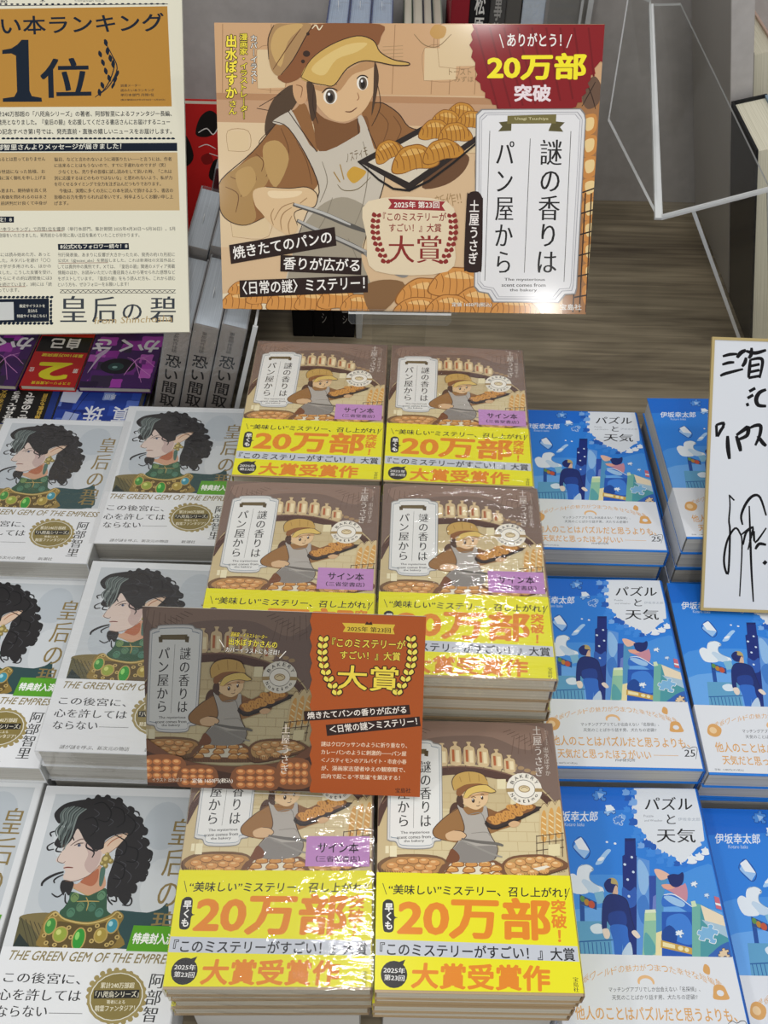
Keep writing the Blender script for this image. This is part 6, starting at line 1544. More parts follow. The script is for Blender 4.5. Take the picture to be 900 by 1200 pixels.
('l','#96602b',0.8,[261.4,22.1,264,10.3,263.1,-2.6]),
('l','#96602b',0.8,[268,20.5,270.6,10,269.7,-1.9]),
('l','#96602b',0.8,[274.6,17.5,277.2,9.8,276.3,-0.2]),
('l','#96602b',0.8,[281.2,13.3,283.8,9.5,282.9,2.3]),
('s','#96602b',[204,-0.7,209.3,9.3,219.7,16.5,229.9,17.4,240,15.7,250.2,7.7,255.2,-2.7,244.9,-5.5,229.6,-3,214.2,-4.3]),
('s','#d9964c',[205.2,-0.3,210.3,9,220.1,15.7,229.9,16.5,239.5,15,249.2,7.5,254,-2.3,244.2,-4.9,229.6,-2.5,215,-3.7]),
('s','#efc07c',[217.6,10.5,229.8,14.2,241.9,9.5,229.8,8.8]),
('l','#96602b',0.8,[209.8,9.4,212,6.6,211.1,1.2]),
('l','#96602b',0.8,[215.3,12.2,217.4,6.4,216.5,-1.2]),
('l','#96602b',0.8,[220.7,14,222.8,6.1,221.9,-2.8]),
('l','#96602b',0.8,[226.2,14.8,228.2,5.9,227.4,-3.7]),
('l','#96602b',0.8,[231.6,14.6,233.6,5.7,232.8,-4]),
('l','#96602b',0.8,[237,13.4,239.1,5.5,238.2,-3.5]),
('l','#96602b',0.8,[242.3,11.1,244.5,5.3,243.7,-2.3]),
('l','#96602b',0.8,[247.7,7.9,249.9,5.1,249.1,-0.3]),
('s','#96602b',[269,-0.7,274.1,8.1,284.3,14.5,294.4,15.2,304.6,13.7,314.8,6.5,320,-2.7,309.9,-5.2,294.5,-2.9,279.2,-4]),
('s','#d9964c',[270.2,-0.4,275.1,7.9,284.8,13.8,294.4,14.5,304.1,13,313.9,6.3,318.8,-2.3,309.1,-4.6,294.5,-2.4,279.9,-3.4]),
('s','#efc07c',[282.4,9.2,294.5,12.4,306.6,8.2,294.5,7.6]),
('l','#96602b',0.8,[274.6,8.2,276.8,5.7,276,0.9]),
('l','#96602b',0.8,[280,10.7,282.2,5.5,281.5,-1.2]),
('l','#96602b',0.8,[285.4,12.3,287.6,5.3,286.9,-2.7]),
('l','#96602b',0.8,[290.8,12.9,293,5.1,292.3,-3.5]),
('l','#96602b',0.8,[296.2,12.7,298.4,4.8,297.7,-3.7]),
('l','#96602b',0.8,[301.6,11.6,303.8,4.6,303.1,-3.3]),
('l','#96602b',0.8,[307,9.6,309.2,4.4,308.6,-2.3]),
('l','#96602b',0.8,[312.4,6.7,314.6,4.2,313.9,-0.6]),
('p','#a8764a',[337.4,194.7,368,199.6,375.5,-0.6,340.6,-0.9]),
('s','#d08d48',[348.4,182.9,361,185.3,362.1,170.9,352.3,166.1,348.1,173.3]),
('s','#f0d092',[351.2,180.5,359.2,182.4,359.4,173.3,353.2,170.9]),
('s','#d08d48',[349.8,164.1,362.5,166.6,363.6,152.1,353.7,147.1,349.5,154.4]),
('s','#f0d092',[352.6,161.7,360.7,163.7,360.8,154.5,354.6,152]),
('s','#d08d48',[351.2,145.2,364,147.7,365.1,133,355.1,128,350.9,135.4]),
('s','#f0d092',[354,142.8,362.1,144.8,362.3,135.4,356,133]),
('s','#d08d48',[352.7,126,365.4,128.6,366.6,113.7,356.6,108.7,352.4,116.1]),
('s','#f0d092',[355.4,123.6,363.6,125.6,363.8,116.2,357.5,113.7]),
('s','#d08d48',[354.1,106.7,366.9,109.3,368.1,94.3,358,89.2,353.8,96.7]),
('s','#f0d092',[356.9,104.2,365.1,106.3,365.3,96.7,359,94.2]),
('s','#d08d48',[355.6,87.1,368.5,89.7,369.7,74.6,359.5,69.4,355.3,77]),
('s','#f0d092',[358.4,84.6,366.6,86.7,366.8,77.1,360.4,74.5]),
('s','#d08d48',[357,67.3,370,70,371.2,54.6,361,49.4,356.7,57.1]),
('s','#f0d092',[359.9,64.8,368.1,66.9,368.4,57.2,361.9,54.6]),
('s','#d08d48',[358.5,47.3,371.6,50,372.8,34.5,362.5,29.2,358.2,37]),
('s','#f0d092',[361.4,44.8,369.7,46.9,369.9,37.1,363.5,34.4]),
('s','#d08d48',[360,27.1,373.1,29.8,374.4,14.1,364.1,8.8,359.7,16.6]),
('s','#f0d092',[362.9,24.5,371.3,26.7,371.5,16.7,365,14.1]),
('l','#33241a',1.6,[344.8,112.1,366.1,119.7]),
('l','#33241a',1.6,[346.2,93.4,367.6,100.3]),
('l','#33241a',1.6,[347.5,74.4,369.2,80.6]),
('l','#33241a',1.6,[348.9,55.2,370.7,60.8]),
('l','#33241a',1.6,[350.3,35.9,372.3,40.7]),
('l','#33241a',1.6,[351.7,16.3,373.9,20.4]),
('l','#33241a',1.4,[350.4,114.6,351.1,1.8]),
('l','#33241a',1.4,[356.1,114.7,357.6,1.9]),
('l','#33241a',1.4,[361.8,114.7,364,1.9]),
('l','#33241a',1.4,[367.6,114.7,370.5,2]),
('s','#6d5240',[347.2,199.5,351.2,213.7,358.4,218.4,364.7,209,362.8,194.8,353,190]),
('l','#3a271b',1,[347.7,192.4,354,204.3,358.8,213.7]),
('l','#3a271b',1,[360.6,190.1,356.2,201.9,351.4,211.3]),
('s','#e9d6b4',[146.4,105,222.9,105.4,231,70.4,225.4,39.4,154.3,38.8,145.3,69.7]),
('p','#9e2f33',[165.5,107.5,221.3,105.4,218.1,101.5,221.6,96.7,165.7,97.9,169,102.7]),
('t','#fbf3e6','2025年 第23回',[171.6,98.8,215.7,99.1,171.4,105.1],'b'),
('t','#8d2a24','『このミステリーが',[161,86.7,222.8,87.2,160.8,94.7],'b'),
('t','#8d2a24','すごい！』大賞',[167,76.3,218.2,76.7,166.9,84.4],'b'),
('t','#8d2a24','大賞',[166.8,47.1,219.2,47.5,166.3,73.1],'m'),
('s','#8d2a24',[154.8,92.3,151.4,94.7,149.8,91.5,153.1,89.9]),
('s','#8d2a24',[154.8,92.3,158.1,93.9,159,90.7,155.7,89.9]),
('s','#8d2a24',[153.9,86.9,150.5,89.3,148.8,86.1,152.2,84.5]),
('s','#8d2a24',[153.9,86.9,157.2,88.5,158.1,85.3,154.7,84.5]),
('s','#8d2a24',[153.5,81.5,150.1,83.9,148.5,80.6,151.9,79]),
('s','#8d2a24',[153.5,81.5,156.8,83.1,157.7,79.9,154.4,79.1]),
('s','#8d2a24',[153.7,76,150.3,78.4,148.7,75.2,152.1,73.6]),
('s','#8d2a24',[153.7,76,157.1,77.7,158,74.5,154.6,73.6]),
('s','#8d2a24',[154.7,70.6,151.3,73,149.6,69.8,153,68.2]),
('s','#8d2a24',[154.7,70.6,158,72.2,158.9,69,155.6,68.2]),
('s','#8d2a24',[156.3,65.2,152.9,67.6,151.2,64.3,154.6,62.7]),
('s','#8d2a24',[156.3,65.2,159.6,66.8,160.5,63.6,157.2,62.7]),
('s','#8d2a24',[158.5,59.7,155,62.1,153.4,58.8,156.8,57.2]),
('s','#8d2a24',[158.5,59.7,161.8,61.3,162.7,58.1,159.4,57.3]),
('s','#8d2a24',[161.2,54.2,157.8,56.6,156.1,53.4,159.5,51.8]),
('s','#8d2a24',[161.2,54.2,164.5,55.9,165.4,52.6,162.1,51.8]),
('s','#8d2a24',[164.3,48.7,160.8,51.2,159.2,47.9,162.6,46.3]),
('s','#8d2a24',[164.3,48.7,167.6,50.4,168.5,47.1,165.2,46.3]),
('s','#8d2a24',[227.8,92.8,231,95.2,232.8,92,229.6,90.4]),
('s','#8d2a24',[227.8,92.8,224.4,94.3,223.7,91.2,227.1,90.4]),
('s','#8d2a24',[229,87.4,232.3,89.8,234.1,86.6,230.8,85]),
('s','#8d2a24',[229,87.4,225.6,89,224.9,85.8,228.3,85]),
('s','#8d2a24',[229.7,82,232.9,84.4,234.7,81.2,231.5,79.6]),
('s','#8d2a24',[229.7,82,226.3,83.6,225.6,80.4,229,79.6]),
('s','#8d2a24',[229.7,76.6,233,79,234.8,75.8,231.5,74.2]),
('s','#8d2a24',[229.7,76.6,226.3,78.2,225.6,74.9,229,74.2]),
('s','#8d2a24',[229.1,71.1,232.4,73.6,234.2,70.4,230.9,68.7]),
('s','#8d2a24',[229.1,71.1,225.7,72.7,225,69.5,228.4,68.7]),
('s','#8d2a24',[227.9,65.7,231.1,68.1,232.9,64.9,229.6,63.3]),
('s','#8d2a24',[227.9,65.7,224.4,67.3,223.7,64,227.1,63.3]),
('s','#8d2a24',[226,60.2,229.2,62.7,231,59.4,227.7,57.8]),
('s','#8d2a24',[226,60.2,222.6,61.8,221.8,58.5,225.2,57.8]),
('s','#8d2a24',[223.6,54.7,226.9,57.2,228.7,53.9,225.4,52.3]),
('s','#8d2a24',[223.6,54.7,220.2,56.3,219.4,53,222.8,52.2]),
('s','#8d2a24',[220.8,49.2,224.1,51.6,225.9,48.4,222.6,46.7]),
('s','#8d2a24',[220.8,49.2,217.4,50.8,216.7,47.5,220.1,46.7]),
('p','#8c181d',[241.4,262.5,243.4,258,240.8,254,242.5,249.1,239.7,244.8,242.9,239.9,241.7,234.3,245.8,229.7,245.7,223.9,248.2,219.5,246.1,215.2,251,211.8,252.1,206.2,256.1,203.6,256,199.2,261.2,197.8,263.5,193.2,267.5,192.9,268.8,189.2,273.6,189.8,277.1,186.4,281.5,188.1,285.6,185.5,291.5,187.2,297.2,184.6,302,187,307.4,185.1,312.5,187,317.7,184.6,322.4,187.3,327.8,185.6,332.5,188.3,338,186.6,338.2,190.6,342.2,191.9,343.3,195.6,347.5,195.9,346.9,200.7,350.7,203.8,350.1,207.4,353.6,209,351.6,212.5,354.1,215.5,354.3,219.5,358.3,220.7,357,225.4,360.1,228.9,362.2,231.5,365.6,230.1,364,262.7]),
('l','#7a1217',2,[245.1,259.7,268.8,189.7]),
('l','#7a1217',2,[258.1,259.8,280.4,191.2]),
('l','#7a1217',2,[271.2,259.8,292.1,192.6]),
('l','#7a1217',2,[284.2,259.8,303.8,194.1]),
('l','#7a1217',2,[297.2,259.9,315.4,195.6]),
('l','#7a1217',2,[310.2,259.9,327,197.1]),
('l','#7a1217',2,[323.2,259.9,338.6,198.5]),
('l','#7a1217',2,[336.2,259.9,344.8,218.3]),
('l','#7a1217',2,[349.2,260,356.9,218.4]),
('t','#f8f1ea','ありがとう！',[275,243.7,325.3,243.8,274.4,255.2],'b'),
('l','#f8f1ea',1,[267.4,254.1,271.6,242.5]),
('l','#f8f1ea',1,[334.1,254.2,330.2,242.7]),
('t','#ffee2a','20万部',[257.3,214.3,349.8,215.5,256.7,237.6],'B',0,'#6b0f10',0.012),
('t','#f3e3e4','突破',[283.8,195.9,318.4,196.1,282.9,211.1],'B'),
('p','#8b8884',[252.9,189.2,346.9,190.5,350.7,186.2,352.2,180.5,353.8,24.4,352.6,19.2,343,18.6,336.8,10.7,271.5,10.1,265.8,18.4,256.5,19.9,252,24.9,248,184.6]),
('p','#e4e2e1',[254,188.2,345.9,189.5,349.8,185.3,351.2,180.5,352.7,25.5,351.4,20.2,341.8,19.6,335.7,11.7,272.6,11.1,266.8,19.5,257.6,21,253.1,25.9,249.1,183.6]),
('p','#9c9aa0',[256.4,186.1,343.8,187.4,347.7,183.1,348.9,180.5,350.1,27.8,348.9,22.6,339.3,22,333.1,14,274.9,13.5,269.1,21.9,259.9,23.4,255.4,28.3,251.5,181.5]),
('p','#e4e2e1',[256.9,185.6,343.3,186.9,347.2,182.6,348.4,180.5,349.5,28.3,348.3,23.1,338.7,22.5,332.5,14.6,275.4,14.1,269.6,22.4,260.4,23.9,255.9,28.8,252,181]),
('p','#b3b1b4',[258.5,184.2,341.9,185.5,345.8,181.2,346.8,180.5,347.8,29.9,346.6,24.6,337,24,330.8,16.1,276.9,15.7,271.1,24,261.9,25.5,257.4,30.4,253.6,179.6]),
('p','#eceae9',[259.1,183.7,341.4,185,345.3,180.7,346.3,180.5,347.2,30.4,346,25.2,336.4,24.6,330.3,16.6,277.4,16.2,271.6,24.5,262.4,26,257.9,30.9,254.1,179.1]),
('l','#4a4846',0.7,[261.8,170,262.5,31.2]),
('l','#4a4846',0.7,[300.5,163.4,301.1,39.4]),
('l','#4a4846',0.7,[338.6,170.3,340.5,31.1]),
('p','#5f5733',[269.9,177.7,282.1,179,282.1,170.1,269.8,169.5,273.4,173.9]),
('p','#5f5733',[320.6,179.1,332.4,178,328.1,173.7,331.5,169.6,317.3,170.2]),
('p','#7b7141',[278,183.5,324,185.1,324,177,277.9,176.3]),
('t','#e9dfae','Usagi Tsuchiya',[285.2,179.2,316.7,179.4,285,182.1],'r'),
('t','#232120','謎の香りは',[312.8,39.5,333.5,39.6,310.4,162.5],'m',1),
('t','#232120','パン屋から',[271.7,38.9,289.3,39,268.2,160.8],'m',1),
('t','#2e2c2a','The mysterious',[281.8,30.6,321.8,31,281.6,34],'b'),
('t','#2e2c2a','scent comes from',[279.4,25.6,322.7,26,279.2,29],'b'),
('t','#2e2c2a','the bakery',[287.7,20.5,314.5,20.7,287.5,23.9],'b'),
('s','#2c1812',[248,115,253.3,114.5,257.2,109.1,257.9,104.1,259.1,45.5,256.7,39.8,250.3,38.7,243.9,40.2,241.4,46.7,242,107.7,243.9,113]),
('t','#f7efe8','土屋うさぎ',[245.7,47,255.3,47,244.7,107],'b',1),
('t','#f7efe0','定価 1650円(税込)',[230.8,4.9,270.2,5.3,230.6,9.7],'b',0,'#5c3a22',0.03),
('t','#e9e4da','宝島社',[338.1,3.8,359.6,4,337.7,9.6],'b'),
('t','#ffe84a','出水ぽすか',[9.1,197.4,20.3,197.5,10.3,252.7],'B',1,'#17100c',0.06),
('t','#ffe84a','さん',[11.7,182.9,19.1,182.9,12,195.2],'b',1,'#17100c',0.06),
('t','#ffe84a','漫画家・イラストレーター',[22.4,178.8,29.8,178.9,23.9,253.6],'b',1,'#17100c',0.07),
('t','#f7f0e2','カバーイラスト',[33.3,210.6,39.6,210.6,34,252.3],'b',1,'#17100c',0.07),
('p','#29160f',[8.2,62,113.3,80.5,115.2,62.8,9.6,43.8]),
('t','#fbf6ee','焼きたてのパンの',[12.8,48.3,111.1,65.2,11,60.5],'b'),
('p','#29160f',[59.5,53.1,140.1,51.3,139.8,35,58.9,37.3]),
('t','#fbf6ee','香りが広がる',[61.7,39.3,137.8,38,62.8,51.6],'b'),
('p','#29160f',[17.7,28,146.2,34.6,146.7,18.2,17.7,11.5]),
('t','#fbf6ee','〈日常の謎〉ミステリー！',[20.8,14.1,143.6,21.1,20.5,27.1],'b'),
],
'_card_affine': [0.9255,0.0544,-11.0824,0.0089,0.9455,-46.2758],
'card_bottom': [
('s','#5a3a28',[-2.3,36.8,24.2,21.1,60.1,17.4,95.9,23.1,118.1,37.4,118.2,30.2,95.9,17.1,60,11.1,19.6,16.1,-2.5,29.6]),
('p','#3d261b',[-2.6,27.2,21.9,18.1,60,11.8,93.7,17,114.8,27.6,115,0.9,-3.4,-2.1]),
('s','#7a4c2e',[-2.8,21.4,24.3,22.6,25.2,5.1,-4.6,3.7]),
('e','#b06c3c',[0.5,18,3.3,2.4,0]),
('e','#d39a62',[0.3,18.5,1.9,1.1,0]),
('e','#b06c3c',[0.4,12.8,3.2,2.4,0]),
('e','#d39a62',[0.2,13.2,1.9,1.1,0]),
('e','#b06c3c',[0.2,7.5,3.3,2.4,0]),
('e','#d39a62',[0,8,1.9,1.2,0]),
('e','#b06c3c',[7.3,18.3,3.2,2.3,0]),
('e','#d39a62',[7.1,18.8,1.9,1.1,0]),
('e','#b06c3c',[7.1,13.1,3.3,2.4,0]),
('e','#d39a62',[6.9,13.5,1.9,1.1,0]),
('e','#b06c3c',[7,7.8,3.3,2.4,0]),
('e','#d39a62',[6.8,8.3,1.9,1.2,0]),
('e','#b06c3c',[14,18.6,3.3,2.3,0]),
('e','#d39a62',[13.8,19.1,1.9,1.1,0]),
('e','#b06c3c',[13.9,13.4,3.3,2.4,0]),
('e','#d39a62',[13.7,13.8,1.9,1.1,0]),
('e','#b06c3c',[13.8,8.1,3.2,2.4,0]),
('e','#d39a62',[13.6,8.6,1.9,1.2,0]),
('e','#b06c3c',[20.8,18.9,3.2,2.3,0]),
('e','#d39a62',[20.6,19.4,1.9,1.1,0]),
('e','#b06c3c',[20.7,13.7,3.2,2.4,0]),
('e','#d39a62',[20.5,14.2,1.9,1.2,0]),
('e','#b06c3c',[20.6,8.4,3.2,2.4,0]),
('e','#d39a62',[20.4,8.9,1.8,1.2,0]),
('s','#7a4c2e',[24.1,15,46.6,16.1,47.5,1.5,22.6,0.3]),
('e','#b06c3c',[26.8,12.3,2.8,2,0]),
('e','#d39a62',[26.6,12.7,1.6,0.9,0]),
('e','#b06c3c',[26.8,7.9,2.7,2,0]),
('e','#d39a62',[26.5,8.3,1.6,0.9,0]),
('e','#b06c3c',[26.7,3.5,2.7,2,0]),
('e','#d39a62',[26.5,3.9,1.5,0.9,0]),
('e','#b06c3c',[32.5,12.5,2.7,2,0]),
('e','#d39a62',[32.3,13,1.5,1,0]),
('e','#b06c3c',[32.4,8.1,2.7,2,0]),
('e','#d39a62',[32.2,8.6,1.6,1,0]),
('e','#b06c3c',[32.3,3.7,2.7,2,0]),
('e','#d39a62',[32.1,4.2,1.6,1,0]),
('e','#b06c3c',[38.1,12.8,2.7,2,0]),
('e','#d39a62',[37.9,13.2,1.6,0.9,0]),
('e','#b06c3c',[38,8.4,2.7,2,0]),
('e','#d39a62',[37.8,8.9,1.6,1,0]),
('e','#b06c3c',[38,4,2.7,2,0]),
('e','#d39a62',[37.7,4.5,1.6,1,0]),
('e','#b06c3c',[43.7,13,2.7,2,0]),
('e','#d39a62',[43.5,13.5,1.6,1,0]),
('e','#b06c3c',[43.7,8.6,2.7,1.9,0]),
('e','#d39a62',[43.5,9.1,1.5,0.9,0]),
('e','#b06c3c',[43.6,4.2,2.7,1.9,0]),
('e','#d39a62',[43.4,4.7,1.6,0.9,0]),
('s','#7a4c2e',[62.3,16.5,89.2,17.8,90.5,1.3,60.8,-0.1]),
('e','#b06c3c',[65.6,13.4,3.3,2.2,0]),
('e','#d39a62',[65.4,13.9,1.9,1.1,0]),
('e','#b06c3c',[65.6,8.4,3.2,2.2,0]),
('e','#d39a62',[65.4,8.9,1.9,1.1,0]),
('e','#b06c3c',[65.6,3.4,3.2,2.2,0]),
('e','#d39a62',[65.3,3.9,1.9,1.1,0]),
('e','#b06c3c',[72.4,13.7,3.2,2.2,0]),
('e','#d39a62',[72.2,14.2,1.8,1.1,0]),
('e','#b06c3c',[72.3,8.7,3.3,2.2,0]),
('e','#d39a62',[72.1,9.2,1.9,1.1,0]),
('e','#b06c3c',[72.3,3.7,3.3,2.2,0]),
('e','#d39a62',[72.1,4.2,1.9,1.1,0]),
('e','#b06c3c',[79.1,14,3.2,2.2,0]),
('e','#d39a62',[78.9,14.5,1.9,1.1,0]),
('e','#b06c3c',[79.1,9,3.2,2.2,0]),
('e','#d39a62',[78.9,9.5,1.8,1.1,0]),
('e','#b06c3c',[79.1,4.1,3.2,2.3,0]),
('e','#d39a62',[78.8,4.5,1.9,1,0]),
('e','#b06c3c',[85.8,14.3,3.3,2.2,0]),
('e','#d39a62',[85.6,14.8,1.9,1.1,0]),
('e','#b06c3c',[85.8,9.3,3.2,2.2,0]),
('e','#d39a62',[85.6,9.8,1.9,1.1,0]),
('e','#b06c3c',[85.8,4.4,3.2,2.3,0]),
('e','#d39a62',[85.6,4.8,1.9,1,0]),
('s','#7a4c2e',[92.8,23,112.4,23.9,113.5,4.5,91.8,3.5]),
('e','#b06c3c',[95.2,19.2,2.4,2.6,0]),
('e','#d39a62',[95,19.7,1.4,1.2,0]),
('e','#b06c3c',[95.2,13.4,2.4,2.6,0]),
('e','#d39a62',[95,13.9,1.4,1.3,0]),
('e','#b06c3c',[95.2,7.6,2.4,2.6,0]),
('e','#d39a62',[95,8.1,1.4,1.3,0]),
('e','#b06c3c',[100.2,19.5,2.3,2.6,0]),
('e','#d39a62',[99.9,19.9,1.4,1.2,0]),
('e','#b06c3c',[100.2,13.7,2.3,2.7,0]),
('e','#d39a62',[99.9,14.1,1.4,1.2,0]),
('e','#b06c3c',[100.2,7.8,2.3,2.6,0]),
('e','#d39a62',[99.9,8.3,1.4,1.3,0]),
('e','#b06c3c',[105.1,19.7,2.3,2.6,0]),
('e','#d39a62',[104.8,20.2,1.4,1.3,0]),
('e','#b06c3c',[105.1,13.9,2.3,2.6,0]),
('e','#d39a62',[104.9,14.4,1.3,1.3,0]),
('e','#b06c3c',[105.1,8,2.4,2.6,0]),
('e','#d39a62',[104.9,8.5,1.4,1.2,0]),
('e','#b06c3c',[110,19.9,2.3,2.6,0]),
('e','#d39a62',[109.8,20.4,1.3,1.3,0]),
('e','#b06c3c',[110,14.1,2.4,2.6,0]),
('e','#d39a62',[109.8,14.6,1.4,1.3,0]),
('e','#b06c3c',[110,8.3,2.4,2.7,0]),
('e','#d39a62',[109.8,8.7,1.4,1.2,0]),
],
'card_top': [
('p','#ac5119',[112.7,137,114.3,131.2,112.8,125.2,114.3,119.4,112.8,113.4,114.4,107.5,112.9,101.5,114.5,95.5,113,89.4,114.5,83.5,113,77.3,114.6,71.3,113.1,65.2,114.7,59.1,113.2,52.9,114.7,46.8,113.2,40.5,114.8,34.3,113.3,28,114.9,21.8,113.4,15.5,115,9.2,113.4,2.8,115,-3.5,115.1,-8.9,194.6,-5.1,191.5,137.8]),
('p','#d9b83a',[134.4,124.7,169.7,124.8,168.3,121.6,169.5,118,134.9,118.4,136.6,121.6]),
('t','#3a1c0e','2025年 第23回',[137.9,119,166.8,118.8,137.9,122.6],'b'),
('p','#3a1c0e',[149.5,124,150.8,126.3,152.3,125,153.8,126.4,154.7,124]),
('t','#f1d84a','『このミステリーが',[127.6,107.6,176.6,107.7,128,114],'b',0,'#3a1c0e',0.05),
('t','#f1d84a','すごい！』大賞',[133.4,99.1,173.8,99.4,133.3,105.1],'b',0,'#3a1c0e',0.05),
('t','#f1d84a','大賞',[131.4,77.2,173,77.1,131.7,94.9],'b',0,'#3a1c0e',0.04),
('s','#3a1c0e',[121.7,113.3,119.6,115.7,118.1,112.2,121.3,110.1]),
('s','#efdc5a',[122.2,112.9,119.8,114.8,118.9,112.5,121.3,111]),
('s','#3a1c0e',[121.7,113.3,124.8,115.9,126.3,112.6,123.1,110.1]),
('s','#efdc5a',[122.2,112.9,124.5,115,125.4,112.8,123.1,111.1]),
('s','#3a1c0e',[121.1,108.5,118.9,111,117.4,107.5,120.7,105.3]),
('s','#efdc5a',[121.5,108.1,119.1,110.1,118.3,107.7,120.7,106.2]),
('s','#3a1c0e',[121.1,108.5,124.1,111.2,125.6,107.8,122.4,105.4]),
('s','#efdc5a',[121.5,108.1,123.9,110.3,124.8,108,122.4,106.3]),
('s','#3a1c0e',[120.9,103.8,118.7,106.2,117.2,102.7,120.5,100.6]),
('s','#efdc5a',[121.3,103.4,118.9,105.3,118.1,103,120.5,101.5]),
('s','#3a1c0e',[120.9,103.8,123.9,106.5,125.4,103.1,122.2,100.6]),
('s','#efdc5a',[121.3,103.4,123.7,105.5,124.6,103.3,122.2,101.6]),
('s','#3a1c0e',[121.2,99.1,119,101.5,117.5,98,120.8,95.8]),
('s','#efdc5a',[121.6,98.6,119.2,100.6,118.4,98.3,120.8,96.7]),
('s','#3a1c0e',[121.2,99.1,124.2,101.7,125.8,98.3,122.5,95.9]),
('s','#efdc5a',[121.6,98.6,124,100.8,124.9,98.5,122.5,96.8]),
('s','#3a1c0e',[122,94.3,119.8,96.8,118.3,93.3,121.6,91.1]),
('s','#efdc5a',[122.5,93.9,120.1,95.9,119.2,93.5,121.6,92]),
('s','#3a1c0e',[122,94.3,125.1,97,126.6,93.6,123.4,91.2]),
('s','#efdc5a',[122.5,93.9,124.9,96.1,125.7,93.8,123.4,92.1]),
('s','#3a1c0e',[123.5,89.6,121.3,92.1,119.8,88.5,123.1,86.4]),
('s','#efdc5a',[123.9,89.2,121.5,91.2,120.6,88.8,123.1,87.3]),
('s','#3a1c0e',[123.5,89.6,126.5,92.3,128.1,88.9,124.8,86.4]),
('s','#efdc5a',[123.9,89.2,126.3,91.4,127.2,89.1,124.8,87.4]),
('s','#3a1c0e',[125.5,84.9,123.3,87.4,121.8,83.8,125.1,81.6]),
('s','#efdc5a',[125.9,84.5,123.5,86.5,122.6,84.1,125.1,82.6]),
('s','#3a1c0e',[125.5,84.9,128.5,87.6,130.1,84.2,126.8,81.7]),
('s','#efdc5a',[125.9,84.5,128.3,86.7,129.2,84.4,126.8,82.6]),
('s','#3a1c0e',[128.1,80.2,125.8,82.7,124.3,79.1,127.6,76.9]),
('s','#efdc5a',[128.5,79.8,126.1,81.8,125.2,79.4,127.6,77.9]),
('s','#3a1c0e',[128.1,80.2,131.1,82.9,132.7,79.5,129.4,77]),
('s','#efdc5a',[128.5,79.8,130.9,82,131.8,79.7,129.4,77.9]),
('s','#3a1c0e',[131.2,75.5,128.9,78,127.4,74.4,130.7,72.2]),
('s','#efdc5a',[131.6,75.1,129.2,77.1,128.3,74.7,130.7,73.2]),
('s','#3a1c0e',[131.2,75.5,134.2,78.2,135.8,74.8,132.5,72.3]),
('s','#efdc5a',[131.6,75.1,134,77.3,134.9,75,132.5,73.3]),
('s','#3a1c0e',[180.1,115.7,177.8,118.1,176.4,114.6,179.7,112.4]),
('s','#efdc5a',[180.5,115.2,178.1,117.2,177.3,114.9,179.7,113.4]),
('s','#3a1c0e',[180.1,115.7,183,118.3,184.6,114.9,181.4,112.5]),
('s','#efdc5a',[180.5,115.2,182.8,117.4,183.7,115.1,181.4,113.4]),
('s','#3a1c0e',[180.9,111,178.7,113.4,177.2,109.9,180.5,107.8]),
('s','#efdc5a',[181.3,110.5,178.9,112.5,178.1,110.2,180.5,108.7]),
('s','#3a1c0e',[180.9,111,183.8,113.6,185.4,110.3,182.3,107.8]),
('s','#efdc5a',[181.3,110.5,183.6,112.7,184.6,110.4,182.2,108.7]),
('s','#3a1c0e',[181.2,106.3,179,108.7,177.6,105.2,180.9,103]),
('s','#efdc5a',[181.7,105.8,179.3,107.8,178.5,105.5,180.9,104]),
('s','#3a1c0e',[181.2,106.3,184.2,108.9,185.8,105.5,182.6,103.1]),
('s','#efdc5a',[181.7,105.8,184,108,184.9,105.7,182.6,104]),
('s','#3a1c0e',[181.1,101.5,178.9,104,177.4,100.5,180.8,98.3]),
('s','#efdc5a',[181.5,101.1,179.1,103.1,178.3,100.7,180.7,99.2]),
('s','#3a1c0e',[181.1,101.5,184.1,104.2,185.7,100.8,182.5,98.4]),
('s','#efdc5a',[181.5,101.1,183.9,103.3,184.8,101,182.5,99.3]),
('s','#3a1c0e',[180.4,96.8,178.2,99.2,176.8,95.7,180.1,93.5]),
('s','#efdc5a',[180.9,96.3,178.4,98.3,177.6,96,180,94.4]),
('s','#3a1c0e',[180.4,96.8,183.4,99.4,185,96,181.8,93.6]),
('s','#efdc5a',[180.9,96.3,183.2,98.5,184.1,96.2,181.8,94.5]),
('s','#3a1c0e',[179.1,91.9,176.9,94.4,175.5,90.9,178.8,88.7]),
('s','#efdc5a',[179.6,91.5,177.2,93.5,176.3,91.1,178.8,89.6]),
('s','#3a1c0e',[179.1,91.9,182.1,94.6,183.7,91.2,180.5,88.8]),
('s','#efdc5a',[179.6,91.5,181.9,93.7,182.9,91.4,180.5,89.7]),
('s','#3a1c0e',[177.3,87.1,175.1,89.5,173.6,86,177,83.8]),
('s','#efdc5a',[177.8,86.6,175.3,88.6,174.5,86.3,176.9,84.8]),
('s','#3a1c0e',[177.3,87.1,180.3,89.8,181.9,86.4,178.7,83.9]),
('s','#efdc5a',[177.8,86.6,180.1,88.8,181,86.6,178.7,84.8]),
('s','#3a1c0e',[174.9,82.2,172.7,84.7,171.2,81.1,174.6,78.9]),
('s','#efdc5a',[175.4,81.8,172.9,83.7,172.1,81.4,174.5,79.9]),
('s','#3a1c0e',[174.9,82.2,177.9,84.9,179.5,81.5,176.3,79]),
('s','#efdc5a',[175.4,81.8,177.7,83.9,178.6,81.7,176.3,79.9]),
('s','#3a1c0e',[172,77.3,169.7,79.7,168.3,76.2,171.6,74]),
('s','#efdc5a',[172.4,76.8,170,78.8,169.2,76.5,171.6,74.9]),
('s','#3a1c0e',[172,77.3,175,80,176.6,76.5,173.4,74.1]),
('s','#efdc5a',[172.4,76.8,174.8,79,175.7,76.7,173.3,75]),
